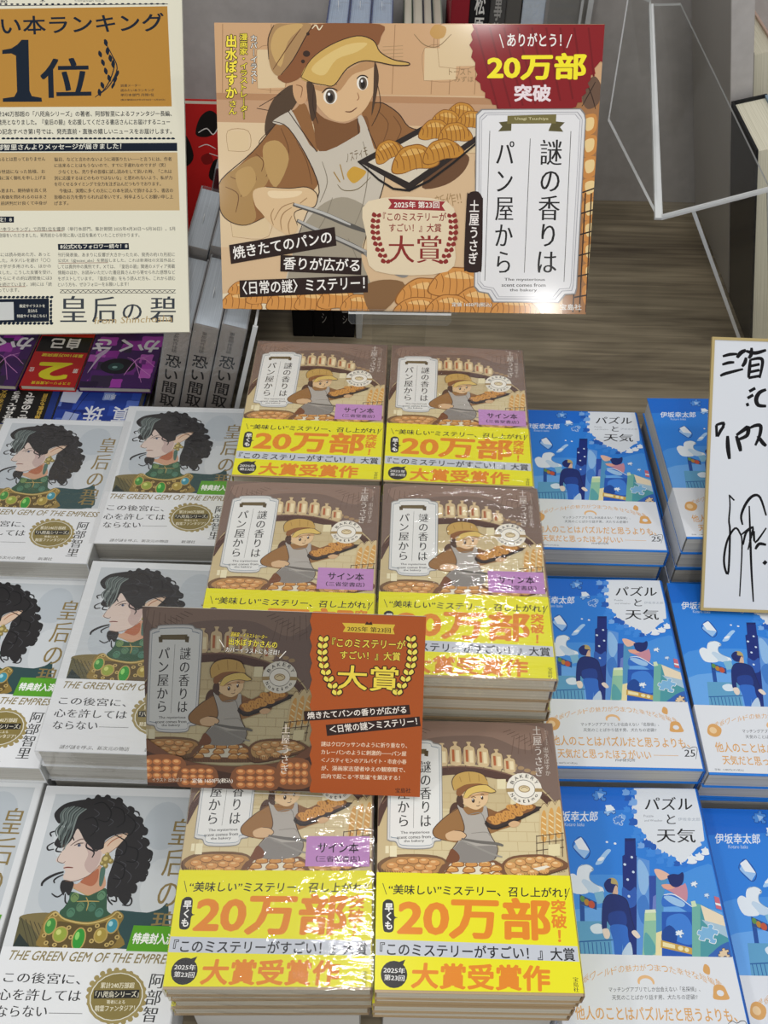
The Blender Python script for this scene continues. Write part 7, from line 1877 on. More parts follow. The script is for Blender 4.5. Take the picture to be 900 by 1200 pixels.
('p','#2a140c',[109.1,60.3,180.6,68.1,181.7,61,109.6,53.2]),
('t','#f6ece0','焼きたてパンの香りが広がる',[111.8,54.7,179,61.9,111.4,59.9],'b'),
('p','#2a140c',[124.2,51,187.9,59.9,188.9,52.9,125.2,42.9]),
('t','#f6ece0','＜日常の謎＞ミステリー！',[127.4,44.9,186.7,53.7,126.4,50.6],'b'),
('t','#f3dcc0','謎はクロワッサンのように折り重なり、',[121.2,35.1,180.1,36.3,121.2,38.7],'b'),
('t','#f3dcc0','カレーパンのように刺激的――パン屋',[121.3,29.1,179.8,30.3,121.3,32.7],'b'),
('t','#f3dcc0','＜ノスティモ＞のアルバイト・市倉小春',[121.3,23.1,180,24.3,121.3,26.7],'b'),
('t','#f3dcc0','が、漫画家志望者ゆえの観察眼で、',[121.4,17,179.3,18.2,121.4,20.7],'b'),
('t','#f3dcc0','店内で起こる“不思議”を解決する！',[121.4,11,175.8,12,121.4,14.6],'b'),
('t','#2a140c','宝島社',[172.9,2.4,183.6,2.9,172.9,6.1],'b'),
('t','#f1d84a','漫画家・イラストレーター',[58.9,112.1,83.7,110.8,59.8,115.4],'b',0,'#2a140c',0.06),
('t','#f1e04a','出水ぽすかさんの',[58,106.1,90.7,104.7,58.4,111.2],'b',0,'#2a140c',0.05),
('t','#f6efe2','カバーイラストにも注目！',[55.7,101,92,100.1,56.2,104.7],'b',0,'#2a140c',0.06),
('l','#f6efe2',0.6,[51.9,109.6,54.9,104.2]),
('l','#f6efe2',0.6,[96.8,103.1,92.4,97.9]),
('t','#e2d3c2','土屋うさぎ',[93.2,13.3,99,13.6,94.1,50.1],'m',1),
('t','#efe4d4','定価 1650円(税込)',[31.5,2.9,59.9,4.3,31.6,6.9],'b'),
('t','#cdbdaa','イラスト 出水ぽすか',[3.5,3.1,27.5,4.2,3.6,6.1],'r'),
],
'news_board': [
('p','#e5e0ca',[0,0,360,0,360,500,0,500]),
('l','#1d2435',0.8,[126.6,321.6,346.2,324.2]),
('e','#1d2435',[176.3,323.6,1.7,0.8,0]),
('e','#1d2435',[182,323.7,1.7,0.9,0]),
('e','#1d2435',[187.7,323.7,1.6,0.9,0]),
('e','#1d2435',[193.4,323.7,1.6,0.8,0]),
('e','#1d2435',[199,323.7,1.7,0.8,0]),
('e','#1d2435',[204.7,323.7,1.7,0.8,0]),
('e','#1d2435',[210.4,323.8,1.7,0.9,0]),
('e','#1d2435',[216.1,323.8,1.6,0.8,0]),
('e','#1d2435',[221.8,323.8,1.6,0.8,0]),
('e','#1d2435',[227.5,323.8,1.6,0.8,0]),
('e','#1d2435',[233.2,323.9,1.6,0.9,0]),
('e','#1d2435',[238.9,323.9,1.6,0.8,0]),
('e','#1d2435',[244.6,323.9,1.6,0.8,0]),
('e','#1d2435',[250.3,323.9,1.6,0.8,0]),
('e','#1d2435',[256,324,1.6,0.9,0]),
('e','#1d2435',[261.7,324,1.6,0.8,0]),
('e','#1d2435',[267.4,324,1.6,0.8,0]),
('e','#1d2435',[273.1,324,1.7,0.8,0]),
('e','#1d2435',[278.8,324.1,1.7,0.9,0]),
('e','#1d2435',[284.5,324.1,1.7,0.9,0]),
('e','#1d2435',[290.2,324.1,1.7,0.8,0]),
('e','#1d2435',[296,324.1,1.6,0.8,0]),
('e','#1d2435',[301.7,324.2,1.7,0.9,0]),
('e','#1d2435',[307.4,324.2,1.7,0.9,0]),
('e','#1d2435',[313.1,324.2,1.7,0.8,0]),
('e','#1d2435',[318.9,324.2,1.6,0.8,0]),
('e','#1d2435',[324.6,324.2,1.7,0.8,0]),
('e','#1d2435',[330.3,324.3,1.7,0.9,0]),
('e','#1d2435',[336.1,324.3,1.7,0.8,0]),
('e','#1d2435',[341.8,324.3,1.7,0.8,0]),
('t','#14202f','880',[179.1,325,189.1,325,179.2,327.8],'b'),
('t','#14202f','Campaign Issue',[254.6,326.3,284.2,326.3,254.7,327.9],'b'),
('t','#14202f','＊',[220.7,325.1,226.2,325.1,220.8,329.5],'r'),
('p','#b9873a',[99,317.7,345.6,322,347.7,223.7,96,223.2]),
('t','#14202f','い本ランキング',[182.7,293.5,342.2,297.5,182.1,311.7],'b'),
('p','#14202f',[182.8,279.1,191.7,280.7,197.9,284.6,201.9,289.1,208.6,289.1,208.3,239.1,210.4,234.1,219.8,232.4,220.3,228.5,181.9,228.5,182,231.9,193.2,233.5,196.1,238.5,196,273.5,191.6,275.7,182.7,275.2]),
('t','#14202f','位',[219.3,232.1,268.9,232.8,219.2,271],'b'),
('l','#14202f',1.1,[272.3,232.8,282.5,241.7,289.9,255.7,291.6,269.6,282.4,289.1]),
('l','#14202f',1.1,[275.4,234.8,286.8,244.5,294.8,261.2,289.5,275.2]),
('s','#14202f',[283.4,289.9,286.1,286.9,285.1,282.7,282.4,285.7]),
('s','#14202f',[285.3,281.8,287.6,278.5,286.1,274.1,283.8,277.4]),
('s','#14202f',[287.7,274.7,290.2,271.5,289,267.3,286.4,270.4]),
('s','#14202f',[290.8,269.3,292.9,266,291.1,261.5,289,264.9]),
('s','#14202f',[277.3,278.6,280.1,275.7,279.5,271.8,276.6,274.6]),
('s','#14202f',[279.8,270.2,282.7,267.4,282.1,263.4,279.2,266.3]),
('s','#14202f',[282.6,262.1,285.3,259,284.4,254.9,281.7,257.9]),
('s','#14202f',[285.8,255.1,288.5,252,287.6,247.9,284.9,250.9]),
('s','#14202f',[295.7,259.3,296.5,256.2,293.6,252.1,292.8,255.1]),
('s','#14202f',[293.4,253.8,294.4,250.6,291.7,246.4,290.7,249.5]),
('s','#14202f',[291.7,247.9,292.2,245.1,289.2,241.1,288.7,244]),
('s','#14202f',[278.7,248,281.6,245.1,280.9,241.1,278.1,244]),
('s','#14202f',[276.2,241.3,278.7,238.1,277.5,233.8,275,237]),
('t','#14202f','読書メーター',[297.7,242.8,317.6,243.1,297.8,245.6],'b'),
('t','#14202f','読みたい本ランキング',[297.6,238.2,330.7,238.4,297.6,241],'b'),
('t','#14202f','単行本部門 月間1位',[297.4,233.6,330.5,233.8,297.5,236.4],'b'),
('t','#14202f','(集計期間2025年4月30日～5月30日)',[297.3,229,341.1,229.2,297.4,231.1],'b'),
('t','#20242b','計240万部超の「八咫烏シリーズ」の著者、阿部智里によるファンタジー長編、',[176.2,213.9,347.5,213.9,176.1,219.4],'b'),
('t','#20242b','発売となりました。『皇后の碧』を応援してくださる書店さんにお届けするニュー',[175.9,205.8,345.6,205.7,175.9,211.3],'b'),
('t','#20242b','の記念すべき第1号では、発売直前・直後の嬉しいニュースをお届けします。',[175.7,196.6,347.1,196.5,175.6,202.2],'b'),
('s','#14202f',[179.4,192.3,180.7,193.6,182.4,193.6,183.6,192.3,181.5,191.7]),
('s','#14202f',[183.9,192.3,185.2,193.6,186.9,193.6,188.1,192.3,186,191.7]),
('s','#14202f',[188.3,192.3,189.6,193.6,191.3,193.6,192.6,192.3,190.4,191.6]),
('s','#14202f',[192.8,192.3,194.1,193.6,195.8,193.6,197.1,192.3,194.9,191.6]),
('s','#14202f',[197.3,192.3,198.6,193.5,200.3,193.5,201.5,192.2,199.4,191.6]),
('s','#14202f',[201.8,192.2,203.1,193.5,204.8,193.5,206,192.2,203.9,191.6]),
('s','#14202f',[206.2,192.2,207.6,193.5,209.3,193.5,210.5,192.2,208.4,191.6]),
('s','#14202f',[210.7,192.2,212,193.5,213.7,193.5,215,192.2,212.8,191.6]),
('s','#14202f',[215.2,192.2,216.5,193.5,218.2,193.5,219.5,192.2,217.3,191.6]),
('s','#14202f',[219.7,192.2,221,193.5,222.7,193.5,224,192.2,221.8,191.5]),
('s','#14202f',[224.2,192.2,225.5,193.4,227.2,193.4,228.4,192.2,226.3,191.5]),
('s','#14202f',[228.7,192.2,230,193.4,231.7,193.4,232.9,192.1,230.8,191.5]),
('s','#14202f',[233.2,192.1,234.5,193.4,236.2,193.4,237.4,192.1,235.3,191.5]),
('s','#14202f',[237.6,192.1,239,193.4,240.7,193.4,241.9,192.1,239.8,191.5]),
('s','#14202f',[242.1,192.1,243.5,193.4,245.2,193.4,246.4,192.1,244.3,191.5]),
('s','#14202f',[246.6,192.1,247.9,193.4,249.7,193.4,250.9,192.1,248.8,191.4]),
('s','#14202f',[251.1,192.1,252.4,193.4,254.2,193.3,255.4,192.1,253.3,191.4]),
('s','#14202f',[255.6,192.1,256.9,193.3,258.7,193.3,259.9,192,257.8,191.4]),
('s','#14202f',[260.1,192,261.4,193.3,263.2,193.3,264.4,192,262.3,191.4]),
('s','#14202f',[264.6,192,265.9,193.3,267.7,193.3,268.9,192,266.8,191.4]),
('s','#14202f',[269.1,192,270.4,193.3,272.2,193.3,273.4,192,271.3,191.4]),
('s','#14202f',[273.6,192,275,193.3,276.7,193.3,277.9,192,275.8,191.3]),
('s','#14202f',[278.1,192,279.5,193.3,281.2,193.3,282.4,192,280.3,191.3]),
('s','#14202f',[282.6,192,284,193.2,285.7,193.2,286.9,191.9,284.8,191.3]),
('s','#14202f',[287.2,191.9,288.5,193.2,290.2,193.2,291.5,191.9,289.3,191.3]),
('s','#14202f',[291.7,191.9,293,193.2,294.7,193.2,296,191.9,293.8,191.3]),
('s','#14202f',[296.2,191.9,297.5,193.2,299.2,193.2,300.5,191.9,298.3,191.3]),
('s','#14202f',[300.7,191.9,302,193.2,303.7,193.2,305,191.9,302.8,191.2]),
('s','#14202f',[305.2,191.9,306.5,193.2,308.3,193.2,309.5,191.9,307.3,191.2]),
('s','#14202f',[309.7,191.9,311,193.2,312.8,193.1,314,191.9,311.9,191.2]),
('s','#14202f',[314.2,191.9,315.6,193.1,317.3,193.1,318.6,191.8,316.4,191.2]),
('s','#14202f',[318.8,191.8,320.1,193.1,321.8,193.1,323.1,191.8,320.9,191.2]),
('s','#14202f',[323.3,191.8,324.6,193.1,326.3,193.1,327.6,191.8,325.4,191.2]),
('s','#14202f',[327.8,191.8,329.1,193.1,330.9,193.1,332.1,191.8,330,191.1]),
('s','#14202f',[332.3,191.8,333.7,193.1,335.4,193.1,336.6,191.8,334.5,191.1]),
('s','#14202f',[336.9,191.8,338.2,193.1,339.9,193,341.2,191.8,339,191.1]),
('s','#14202f',[341.4,191.8,342.7,193,344.4,193,345.7,191.7,343.5,191.1]),
('s','#14202f',[345.9,191.7,347.2,193,349,193,350.2,191.7,348.1,191.1]),
('p','#111b2b',[93.1,187.5,352.1,187.8,352.1,179.7,92.8,179.9]),
('t','#e9e6d6','部智里さんよりメッセージが届きました！',[174.8,181.2,296.8,182,175,186.8],'b'),
('p','#c9ac7c',[92.8,179,352.1,178.4,353.1,121,91,122.2]),
('t','#20242b','れるとは思っておりません',[174.9,170.3,221.9,170.5,174.8,174.2],'b'),
('t','#20242b','お世話になった皆様、お',[174.6,158.1,221.5,158.3,174.5,162],'b'),
('t','#20242b','様に深く御礼を申し上げま',[174.4,151.9,221.8,152.1,174.3,155.8],'b'),
('t','#20242b','も恵まれ、期待値を高く見',[174,139.5,222.3,139.7,173.9,143.4],'b'),
('t','#20242b','の真価を問われるのはまさ',[173.8,133.3,222.1,133.4,173.7,137.1],'b'),
('t','#20242b','と前評判だけ良くて中身が',[173.7,127.1,222.4,127.2,173.6,130.9],'b'),
('t','#20242b','駄目、などと言われないように頑張りたい――と言うには、作者',[230.8,170,346.5,169.9,230.7,174],'b'),
('t','#20242b','に出来ることはもうないので、すでに手遅れなのですが（笑）',[230.7,164,340.3,163.9,230.6,168],'b'),
('t','#20242b','少なくとも、売り手の皆様に試し読みをして頂いた時、「これは',[234.4,157.7,346.2,157.6,234.3,161.8],'b'),
('t','#20242b','別に応援するほどのものではないな」と思われないよう、私が力',[230.3,151.5,346.5,151.4,230.2,155.6],'b'),
('t','#20242b','を尽くせるタイミングで全力を注ぎ込んだつもりでおります。',[230.2,145.5,335.1,145.4,230.1,149.6],'b'),
('t','#20242b','今後は、実際に多くの方にこの本を読んで頂けるよう、書店の',[234.7,139,347.1,138.8,234.6,143.1],'b'),
('t','#20242b','皆様のお力を借りられれば幸いです。何卒よろしくお願い申し上',[229.8,132.8,347.1,132.6,229.7,136.9],'b'),
('t','#20242b','げます。',[229.7,126.6,243.4,127,229.6,130.7],'b'),
('p','#111b2b',[133.3,116.4,189.6,116,189.4,110,133.1,110]),
('t','#e9e6d6','定！8',[174.5,111,187.3,110.9,174.6,115.3],'b'),
('t','#20242b','い本ランキング」で月間1位を獲得（単行本部門、集計期間 2025年4月30日～5月30日）。5月',[174.2,101.6,348.1,100.8,174.1,105.7],'r'),
('t','#20242b','登録をいただきました。発売前から非常に高い注目を集めていたことが分かります。',[174,95.4,312.7,94.8,173.9,99.5],'r'),
('l','#8a4b35',0.6,[175.5,101.3,237.6,101.3]),
('p','#111b2b',[231.9,88.6,301.8,88.9,302.1,82.5,232.1,82.6]),
('t','#e9e6d6','8公式Xもフォロワー続々！8',[234.1,83.6,300.4,83.8,234.2,88.2],'b'),
('t','#20242b','Sには読み始めた方、あっと',[173.5,76.6,224,76.6,173.4,80.5],'r'),
('t','#20242b','した。ネタバレを避け「〇〇',[173.3,70.8,224.3,70.8,173.2,74.7],'r'),
('t','#20242b','せ字が多用される、ほかの',[173.2,65,224.6,65,173.1,68.8],'r'),
('t','#20242b','ました。こうした反響を受け、',[173,58.9,225.3,58.9,172.9,62.8],'r'),
('t','#20242b','さらにその約2週間後には3',[172.8,53.1,225.1,53.1,172.7,57],'r'),
('t','#20242b','を続けています。3刷には「読',[172.7,47.1,224.9,47,172.6,51],'r'),
('t','#20242b','っています。',[172.5,41.3,192.6,41.5,172.4,45.2],'r'),
('t','#20242b','刊行発表後、あまりに反響が大きかったため、発売の約1カ月前に',[231.7,75.8,347.3,75.3,231.6,79.9],'r'),
('t','#20242b','公式X（@seizei_abe）を開設しました。これは新潮社の文芸作品と',[231.6,70,347.1,69.4,231.5,74.1],'r'),
('t','#20242b','しては異例中の異例です。Xでは、『皇后の碧』関連のメディア掲載',[231.4,64.1,347.2,63.6,231.3,68.2],'r'),
('t','#20242b','情報のほか、お読みいただいた書店員さんから寄せられた感想など',[231.3,58.3,347.3,57.7,231.1,62.4],'r'),
('t','#20242b','をポストしています。『皇后の碧』をもう読んだ方も、これから読む',[231.1,52.3,347.2,51.6,231,56.4],'r'),
('t','#20242b','という方も、ぜひフォローをお願いします！',[230.9,46.4,300.7,46.2,230.8,50.5],'r'),
('l','#8a4b35',0.6,[232,69.6,281,69.7]),
('l','#8a4b35',0.6,[173.9,46.9,199.2,46.8]),
('l','#20242b',0.5,[232.8,43.3,347.4,42.2]),
('l','#20242b',0.5,[232.7,40.1,347.3,38.9]),
('z','#20242b',0.7,[232.9,40.5,235.5,42.8,237.9,40.4,240.5,42.8,243,40.4,245.6,42.7,248,40.3,250.6,42.7,253,40.3,255.6,42.6,258.1,40.2,260.7,42.6,263.1,40.2,265.7,42.5,268.2,40.1,270.7,42.5,273.2,40.1,275.8,42.4,278.2,40,280.8,42.4,283.3,40,285.9,42.4,288.3,39.9,290.9,42.3,293.4,39.9,296,42.3,298.4,39.9,301,42.2,303.5,39.8,306.1,42.2,308.6,39.8,311.1,42.1,313.6,39.7,316.2,42.1,318.7,39.7,321.3,42,323.7,39.6,326.3,42,328.8,39.6,331.4,41.9,333.9,39.5,336.5,41.9,338.9,39.5,341.5,41.8,344,39.4,346.6,41.8]),
('t','#3c4147','皇',[232.1,11.3,258.4,11,232.8,37.2],'m'),
('t','#3c4147','后',[263.6,10.5,287.7,10.3,264.2,36.1],'m'),
('t','#3c4147','の',[293.8,12.8,312.9,12.6,294.2,28.4],'m'),
('t','#3c4147','碧',[321,9.9,346.6,9.6,321.7,35.9],'m'),
('t','#b59a6a','from Shinchosha',[265.2,8.8,343.2,10.5,266.3,15.3],'r'),
('p','#111b2b',[130.9,34.4,221.6,34.8,221.4,11.8,130.2,11.1]),
('p','#c9cac6',[160.7,31.5,186.8,31.6,186.7,13.9,160.1,13.4]),
('t','#e9e6d6','限定サイラストを',[192.6,26,217.5,25.9,192.7,29.2],'b'),
('t','#e9e6d6','見られる',[200.6,20.9,209.6,21,200.7,24.2],'b'),
('t','#e9e6d6','特設サイトはこちら！',[189.8,16.1,218.9,16,189.8,19.3],'b'),
('s','#14202f',[135.2,36.5,136.9,38.2,139,37.3,137.3,35.6]),
('s','#14202f',[134.4,10.6,136.2,12.3,138.3,11.4,136.5,9.5]),
('s','#14202f',[139.3,36.4,141.1,38.1,143.2,37.3,141.4,35.5]),
('s','#14202f',[138.6,10.6,140.3,12.3,142.4,11.4,140.7,9.5]),
('s','#14202f',[143.5,36.4,145.2,38.1,147.3,37.2,145.6,35.5]),
('s','#14202f',[142.7,10.5,144.5,12.2,146.6,11.3,144.8,9.4]),
('s','#14202f',[147.6,36.3,149.4,38.1,151.5,37.2,149.7,35.5]),
('s','#14202f',[146.8,10.5,148.6,12.2,150.7,11.3,148.9,9.4]),
('s','#14202f',[151.7,36.3,153.5,38,155.6,37.1,153.9,35.4]),
('s','#14202f',[151,10.4,152.7,12.1,154.9,11.3,153.1,9.3]),
('s','#14202f',[155.9,36.3,157.6,38,159.8,37.1,158,35.4]),
('s','#14202f',[155.1,10.4,156.9,12.1,159,11.2,157.2,9.3]),
('s','#14202f',[160,36.2,161.8,37.9,163.9,37,162.1,35.3]),
('s','#14202f',[159.3,10.3,161,12.1,163.1,11.2,161.4,9.2]),
('s','#14202f',[164.2,36.2,165.9,37.9,168,37,166.3,35.3]),
('s','#14202f',[163.4,10.3,165.2,12,167.3,11.1,165.5,9.2]),
('s','#14202f',[168.3,36.1,170.1,37.9,172.2,37,170.4,35.3]),
('s','#14202f',[167.6,10.3,169.3,12,171.4,11.1,169.7,9.2]),
('s','#14202f',[172.5,36.1,174.2,37.8,176.3,36.9,174.6,35.2]),
('s','#14202f',[171.7,10.2,173.5,11.9,175.6,11,173.8,9.1]),
('s','#14202f',[176.6,36.1,178.4,37.8,180.5,36.9,178.7,35.2]),
('s','#14202f',[175.9,10.2,177.6,11.9,179.8,11,178,9.1]),
('s','#14202f',[180.8,36,182.5,37.7,184.6,36.8,182.9,35.1]),
('s','#14202f',[180,10.1,181.8,11.8,183.9,10.9,182.1,9]),
('s','#14202f',[184.9,36,186.7,37.7,188.8,36.8,187,35.1]),
('s','#14202f',[184.2,10.1,185.9,11.8,188.1,10.9,186.3,9]),
('s','#14202f',[189.1,35.9,190.8,37.6,192.9,36.8,191.2,35.1]),
('s','#14202f',[188.3,10,190.1,11.7,192.2,10.9,190.5,8.9]),
('s','#14202f',[193.2,35.9,195,37.6,197.1,36.7,195.3,35]),
('s','#14202f',[192.5,10,194.3,11.7,196.4,10.8,194.6,8.9]),
('s','#14202f',[197.4,35.9,199.1,37.6,201.3,36.7,199.5,35]),
('s','#14202f',[196.7,9.9,198.4,11.6,200.5,10.8,198.8,8.8]),
('s','#14202f',[201.5,35.8,203.3,37.5,205.4,36.6,203.7,34.9]),
('s','#14202f',[200.8,9.9,202.6,11.6,204.7,10.7,202.9,8.8]),
('s','#14202f',[205.7,35.8,207.5,37.5,209.6,36.6,207.8,34.9]),
('s','#14202f',[205,9.8,206.7,11.6,208.9,10.7,207.1,8.7]),
('s','#14202f',[209.9,35.7,211.6,37.4,213.7,36.6,212,34.9]),
('s','#14202f',[209.1,9.8,210.9,11.5,213,10.6,211.3,8.7]),
('s','#14202f',[214,35.7,215.8,37.4,217.9,36.5,216.1,34.8]),
('s','#14202f',[213.3,9.8,215.1,11.5,217.2,10.6,215.4,8.7]),
('s','#14202f',[218.2,35.7,219.9,37.4,222.1,36.5,220.3,34.8]),
('s','#14202f',[217.5,9.7,219.2,11.4,221.4,10.5,219.6,8.6]),
('s','#14202f',[222.3,35.6,224.1,37.3,226.2,36.4,224.5,34.7]),
('s','#14202f',[221.6,9.7,223.4,11.4,225.5,10.5,223.8,8.6]),
('s','#14202f',[222.4,32.6,224.6,33.4,224.5,30.4,222.8,30]),
('s','#14202f',[222.3,28.7,224.5,29.5,224.4,26.5,222.6,26.1]),
('s','#14202f',[222.2,24.8,224.4,25.6,224.3,22.6,222.5,22.2]),
('s','#14202f',[222.1,20.9,224.2,21.8,224.2,18.7,222.4,18.3]),
('s','#14202f',[222,17,224.1,17.9,224.1,14.8,222.3,14.4]),
('s','#14202f',[221.9,13.1,224,14,224,10.9,222.2,10.5]),
],
'sign_board': [
('l','#141316',2.86,[9.2,224.4,15.3,226.3,22,227]),
('l','#141316',2.86,[9.1,217.1,14.6,219,19.7,219.6]),
('l','#141316',2.86,[7.8,207.1,12.8,209.5,27.7,213.9]),
('l','#141316',3.9,[21.9,223.6,24.9,228,29.5,230.7]),
('l','#141316',3.38,[34.3,233,34.2,227,32,223.5]),
('l','#141316',3.38,[29.5,229.9,37.7,228.4,47.2,231.4]),
('l','#141316',3.38,[29.8,224.3,29.1,220,26.7,216]),
('l','#141316',3.12,[33.7,222.7,33.2,213.7,32.7,206.3]),
('l','#141316',3.12,[33.7,222.3,41.8,223.9,44.5,220.5,42.5,206.5]),
('l','#141316',2.86,[34,216.7,42,218.7]),
('l','#141316',2.86,[33.8,211.5,42.2,213.6]),
('l','#141316',2.86,[32.7,206.3,42.5,208.4]),
('l','#141316',3.12,[33.8,194.3,39.1,197.5]),
('l','#141316',3.12,[32.6,188.3,37.6,191.5]),
('l','#141316',3.38,[31.6,182.2,34.1,183.2]),
('l','#141316',3.9,[48.7,196.6,43.1,193.8,40.3,188.1,42.3,182.6,49.4,182]),
('l','#141316',2.86,[6.2,163.6,7.1,153.3]),
('l','#141316',2.86,[5.8,163.6,12.6,165.6,11.5,161.2]),
('l','#141316',2.86,[7.9,153.4,10.3,159,13.1,163]),
('l','#141316',3.9,[16.5,154.5,17.3,144.2,19.1,134]),
('l','#141316',3.9,[24.2,154.8,27.1,146.8,28.6,141.2]),
('l','#141316',3.9,[24.2,155.3,30,159.8,34.1,162.5,33.6,155.6,26,151.5]),
('l','#141316',3.38,[35.9,162.2,40.5,164.5,45.2,164.2,44.7,156,41.2,146.9]),
('l','#141316',3.64,[43,155.5,47.5,149.7,50.9,146.8]),
('l','#141316',2.08,[20.2,102.6,21.3,92.7,20.9,79.7,22.3,69,22.4,34.5,19.4,36.5,18,47.2,20.4,62.4,26.4,73,30.8,69.3,33.4,58.6,33.2,12.9]),
('l','#141316',1.69,[20.2,102.1,24.9,97.6]),
('l','#141316',2.6,[33.1,76.3,31.5,84.5,35.3,95.4,41.4,102.5,47.5,101,53.5,85.3]),
('l','#141316',2.08,[38.2,93.3,40.5,63.2,42.5,37.4,45.5,8.6]),
('l','#141316',1.95,[31.8,67.2,42.2,74.9,39.7,62.3]),
('l','#141316',2.08,[38.8,54.5,42.7,72,44.9,61.3,54,74.5]),
('l','#141316',2.86,[45.2,55.2,48.4,60.1,54.6,59.5]),
('l','#141316',4.16,[52.9,44.7,55.4,42.7]),
('l','#141316',2.08,[34.3,58.7,36.4,69.5,42.2,74.9]),
],
}
# ------------------------------------------------------------------ the setting
def struct(name, mb, loc=(0, 0, 0)):
    o = mb.build(name); o.location = (loc[0], loc[1], loc[2] + ZC); o['kind'] = 'structure'; return o
TZ = -.78
b = MB(); b.box((-1.6, 1.395, -1.53), (1.6, 1.475, .75), material=M['wall']); struct('wall_back', b)
b = MB(); b.box((-3, -2.5, -1.57), (3, 2.6, -1.53), material=M['floor']); struct('floor', b)
tb = thing('display_table', 'wood-grain display table the book stacks stand on', 'table', loc=(0, .72, -1.53))
b = MB(); b.box((-1.25, -.62, .72), (1.25, .674, .75), material=M['wood']); b.build('tabletop', tb)
b = MB(); b.box((-1.2, -.56, 0), (1.2, .66, .72), material=M['board']); b.build('plinth', tb)

# ------------------------------------------------------------------ the books lying face up
def cover_shell(mb, w, h, T, t, r, front, spine, m, back=None):
    """jacket round a book: back, spine on the right, front; open at the left"""
    out = [(-w/2, T), (w/2-r, T)] + [(w/2-r+r*math.sin(a), T-r+r*math.cos(a)) for a in (R_(30), R_(60), R_(90))]
    out += [(w/2-r+r*math.cos(a), r-r*math.sin(a)) for a in (0, R_(30), R_(60))] + [(w/2-r, 0), (-w/2, 0)]
    inn = [(-w/2, T-t), (w/2-t, T-t), (w/2-t, t), (-w/2, t)]
    n = len(out); y0, y1 = -h/2, h/2
    for i in range(n-1):
        (xa, za), (xb, zb) = out[i], out[i+1]
        c = front if i == 0 else (back or front) if i == n-2 else spine
        mb.face([(xa, y0, za), (xb, y0, zb), (xb, y1, zb), (xa, y1, za)], c, m)
    for i in range(3):
        (xa, za), (xb, zb) = inn[i], inn[i+1]
        mb.face([(xa, y1, za), (xb, y1, zb), (xb, y0, zb), (xa, y0, za)], front, m)
    for y in (y0, y1):      # the thin rims at head and foot
        mb.face([(-w/2, y, T), (-w/2, y, T-t), (w/2-t, y, T-t), (w/2-r, y, T)], front, m)
        mb.face([(-w/2, y, 0), (w/2-r, y, 0), (w/2-t, y, t), (-w/2, y, t)], front, m)
        mb.face([(w/2-t, y, T-t), (w/2-t, y, t)] + [(x, y, z) for x, z in reversed(out[1:-1])], spine, m)
    for z0, z1 in ((T-t, T), (0, t)):
        mb.face([(-w/2, y0, z0), (-w/2, y0, z1), (-w/2, y1, z1), (-w/2, y1, z0)], front, m)
def page_block(w, h, z0, z1, inset, m, bulge=0.0):
    mb = MB(); x0, x1, y0, y1 = -w/2+inset, w/2-.0016, -h/2+inset, h/2-inset
    mb.box((x0, y0, z0), (x1, y1, z1), material=m); return mb
def wrap_mesh(w, h, T, m):
    """shrink film: a closed skin with crinkled, pulled-in corners and edges"""
    mb = MB(); rnd = random.Random(11); nx, ny = 10, 14; e = .0005
    def P(i, j):
        x = -w/2-e + (w+2*e)*i/nx; y = -h/2-e + (h+2*e)*j/ny
        return (x, y, T + .00012*rnd.random())
    g = [[P(i, j) for j in range(ny+1)] for i in range(nx+1)]
    for i in range(nx):
        for j in range(ny): mb.face([g[i][j], g[i+1][j], g[i+1][j+1], g[i][j+1]], material=m)
    rim = [g[i][0] for i in range(nx)] + [g[nx][j] for j in range(ny)] + [g[i][ny] for i in range(nx, 0, -1)] + [g[0][j] for j in range(ny, 0, -1)]
    k = len(rim); rows = [rim]
    for f in (.66, .33, .03):
        rows.append([(x*(1+.006*(rnd.random()-.3)), y*(1+.004*(rnd.random()-.3)), T*f + .0004*(rnd.random()-.5)) for x, y, z in rim])
    for a, c in zip(rows, rows[1:]):
        for i in range(k): j = (i+1) % k; mb.face([a[i], c[i], c[j], a[j]], material=m)
    return mb
def band_mesh(w, h, T, bh, col, m, r=.0012):
    """paper belly band round the foot of the jacket: front, spine, back and the fold at the fore-edge"""
    mb = MB(); e = .00022; y0, y1 = -h/2+.0016, -h/2+bh; x0, x1 = -w/2-e, w/2+e
    ring = [(x0, T*.1), (x0, T+e), (x1-r, T+e), (x1, T-r), (x1, r), (x1-r, .0001), (x0, .0001)]
    for (xa, za), (xb, zb) in zip(ring, ring[1:]): mb.face([(xa, y0, za), (xb, y0, zb), (xb, y1, zb), (xa, y1, za)], col, m)
    return mb

BREAD = dict(w=.130, h=.191, T=.0142, pitch=.015)
GEM = dict(w=.130, h=.191, T=.0244, pitch=.025)
SKY = dict(w=.128, h=.190, T=.0219, pitch=.0225)

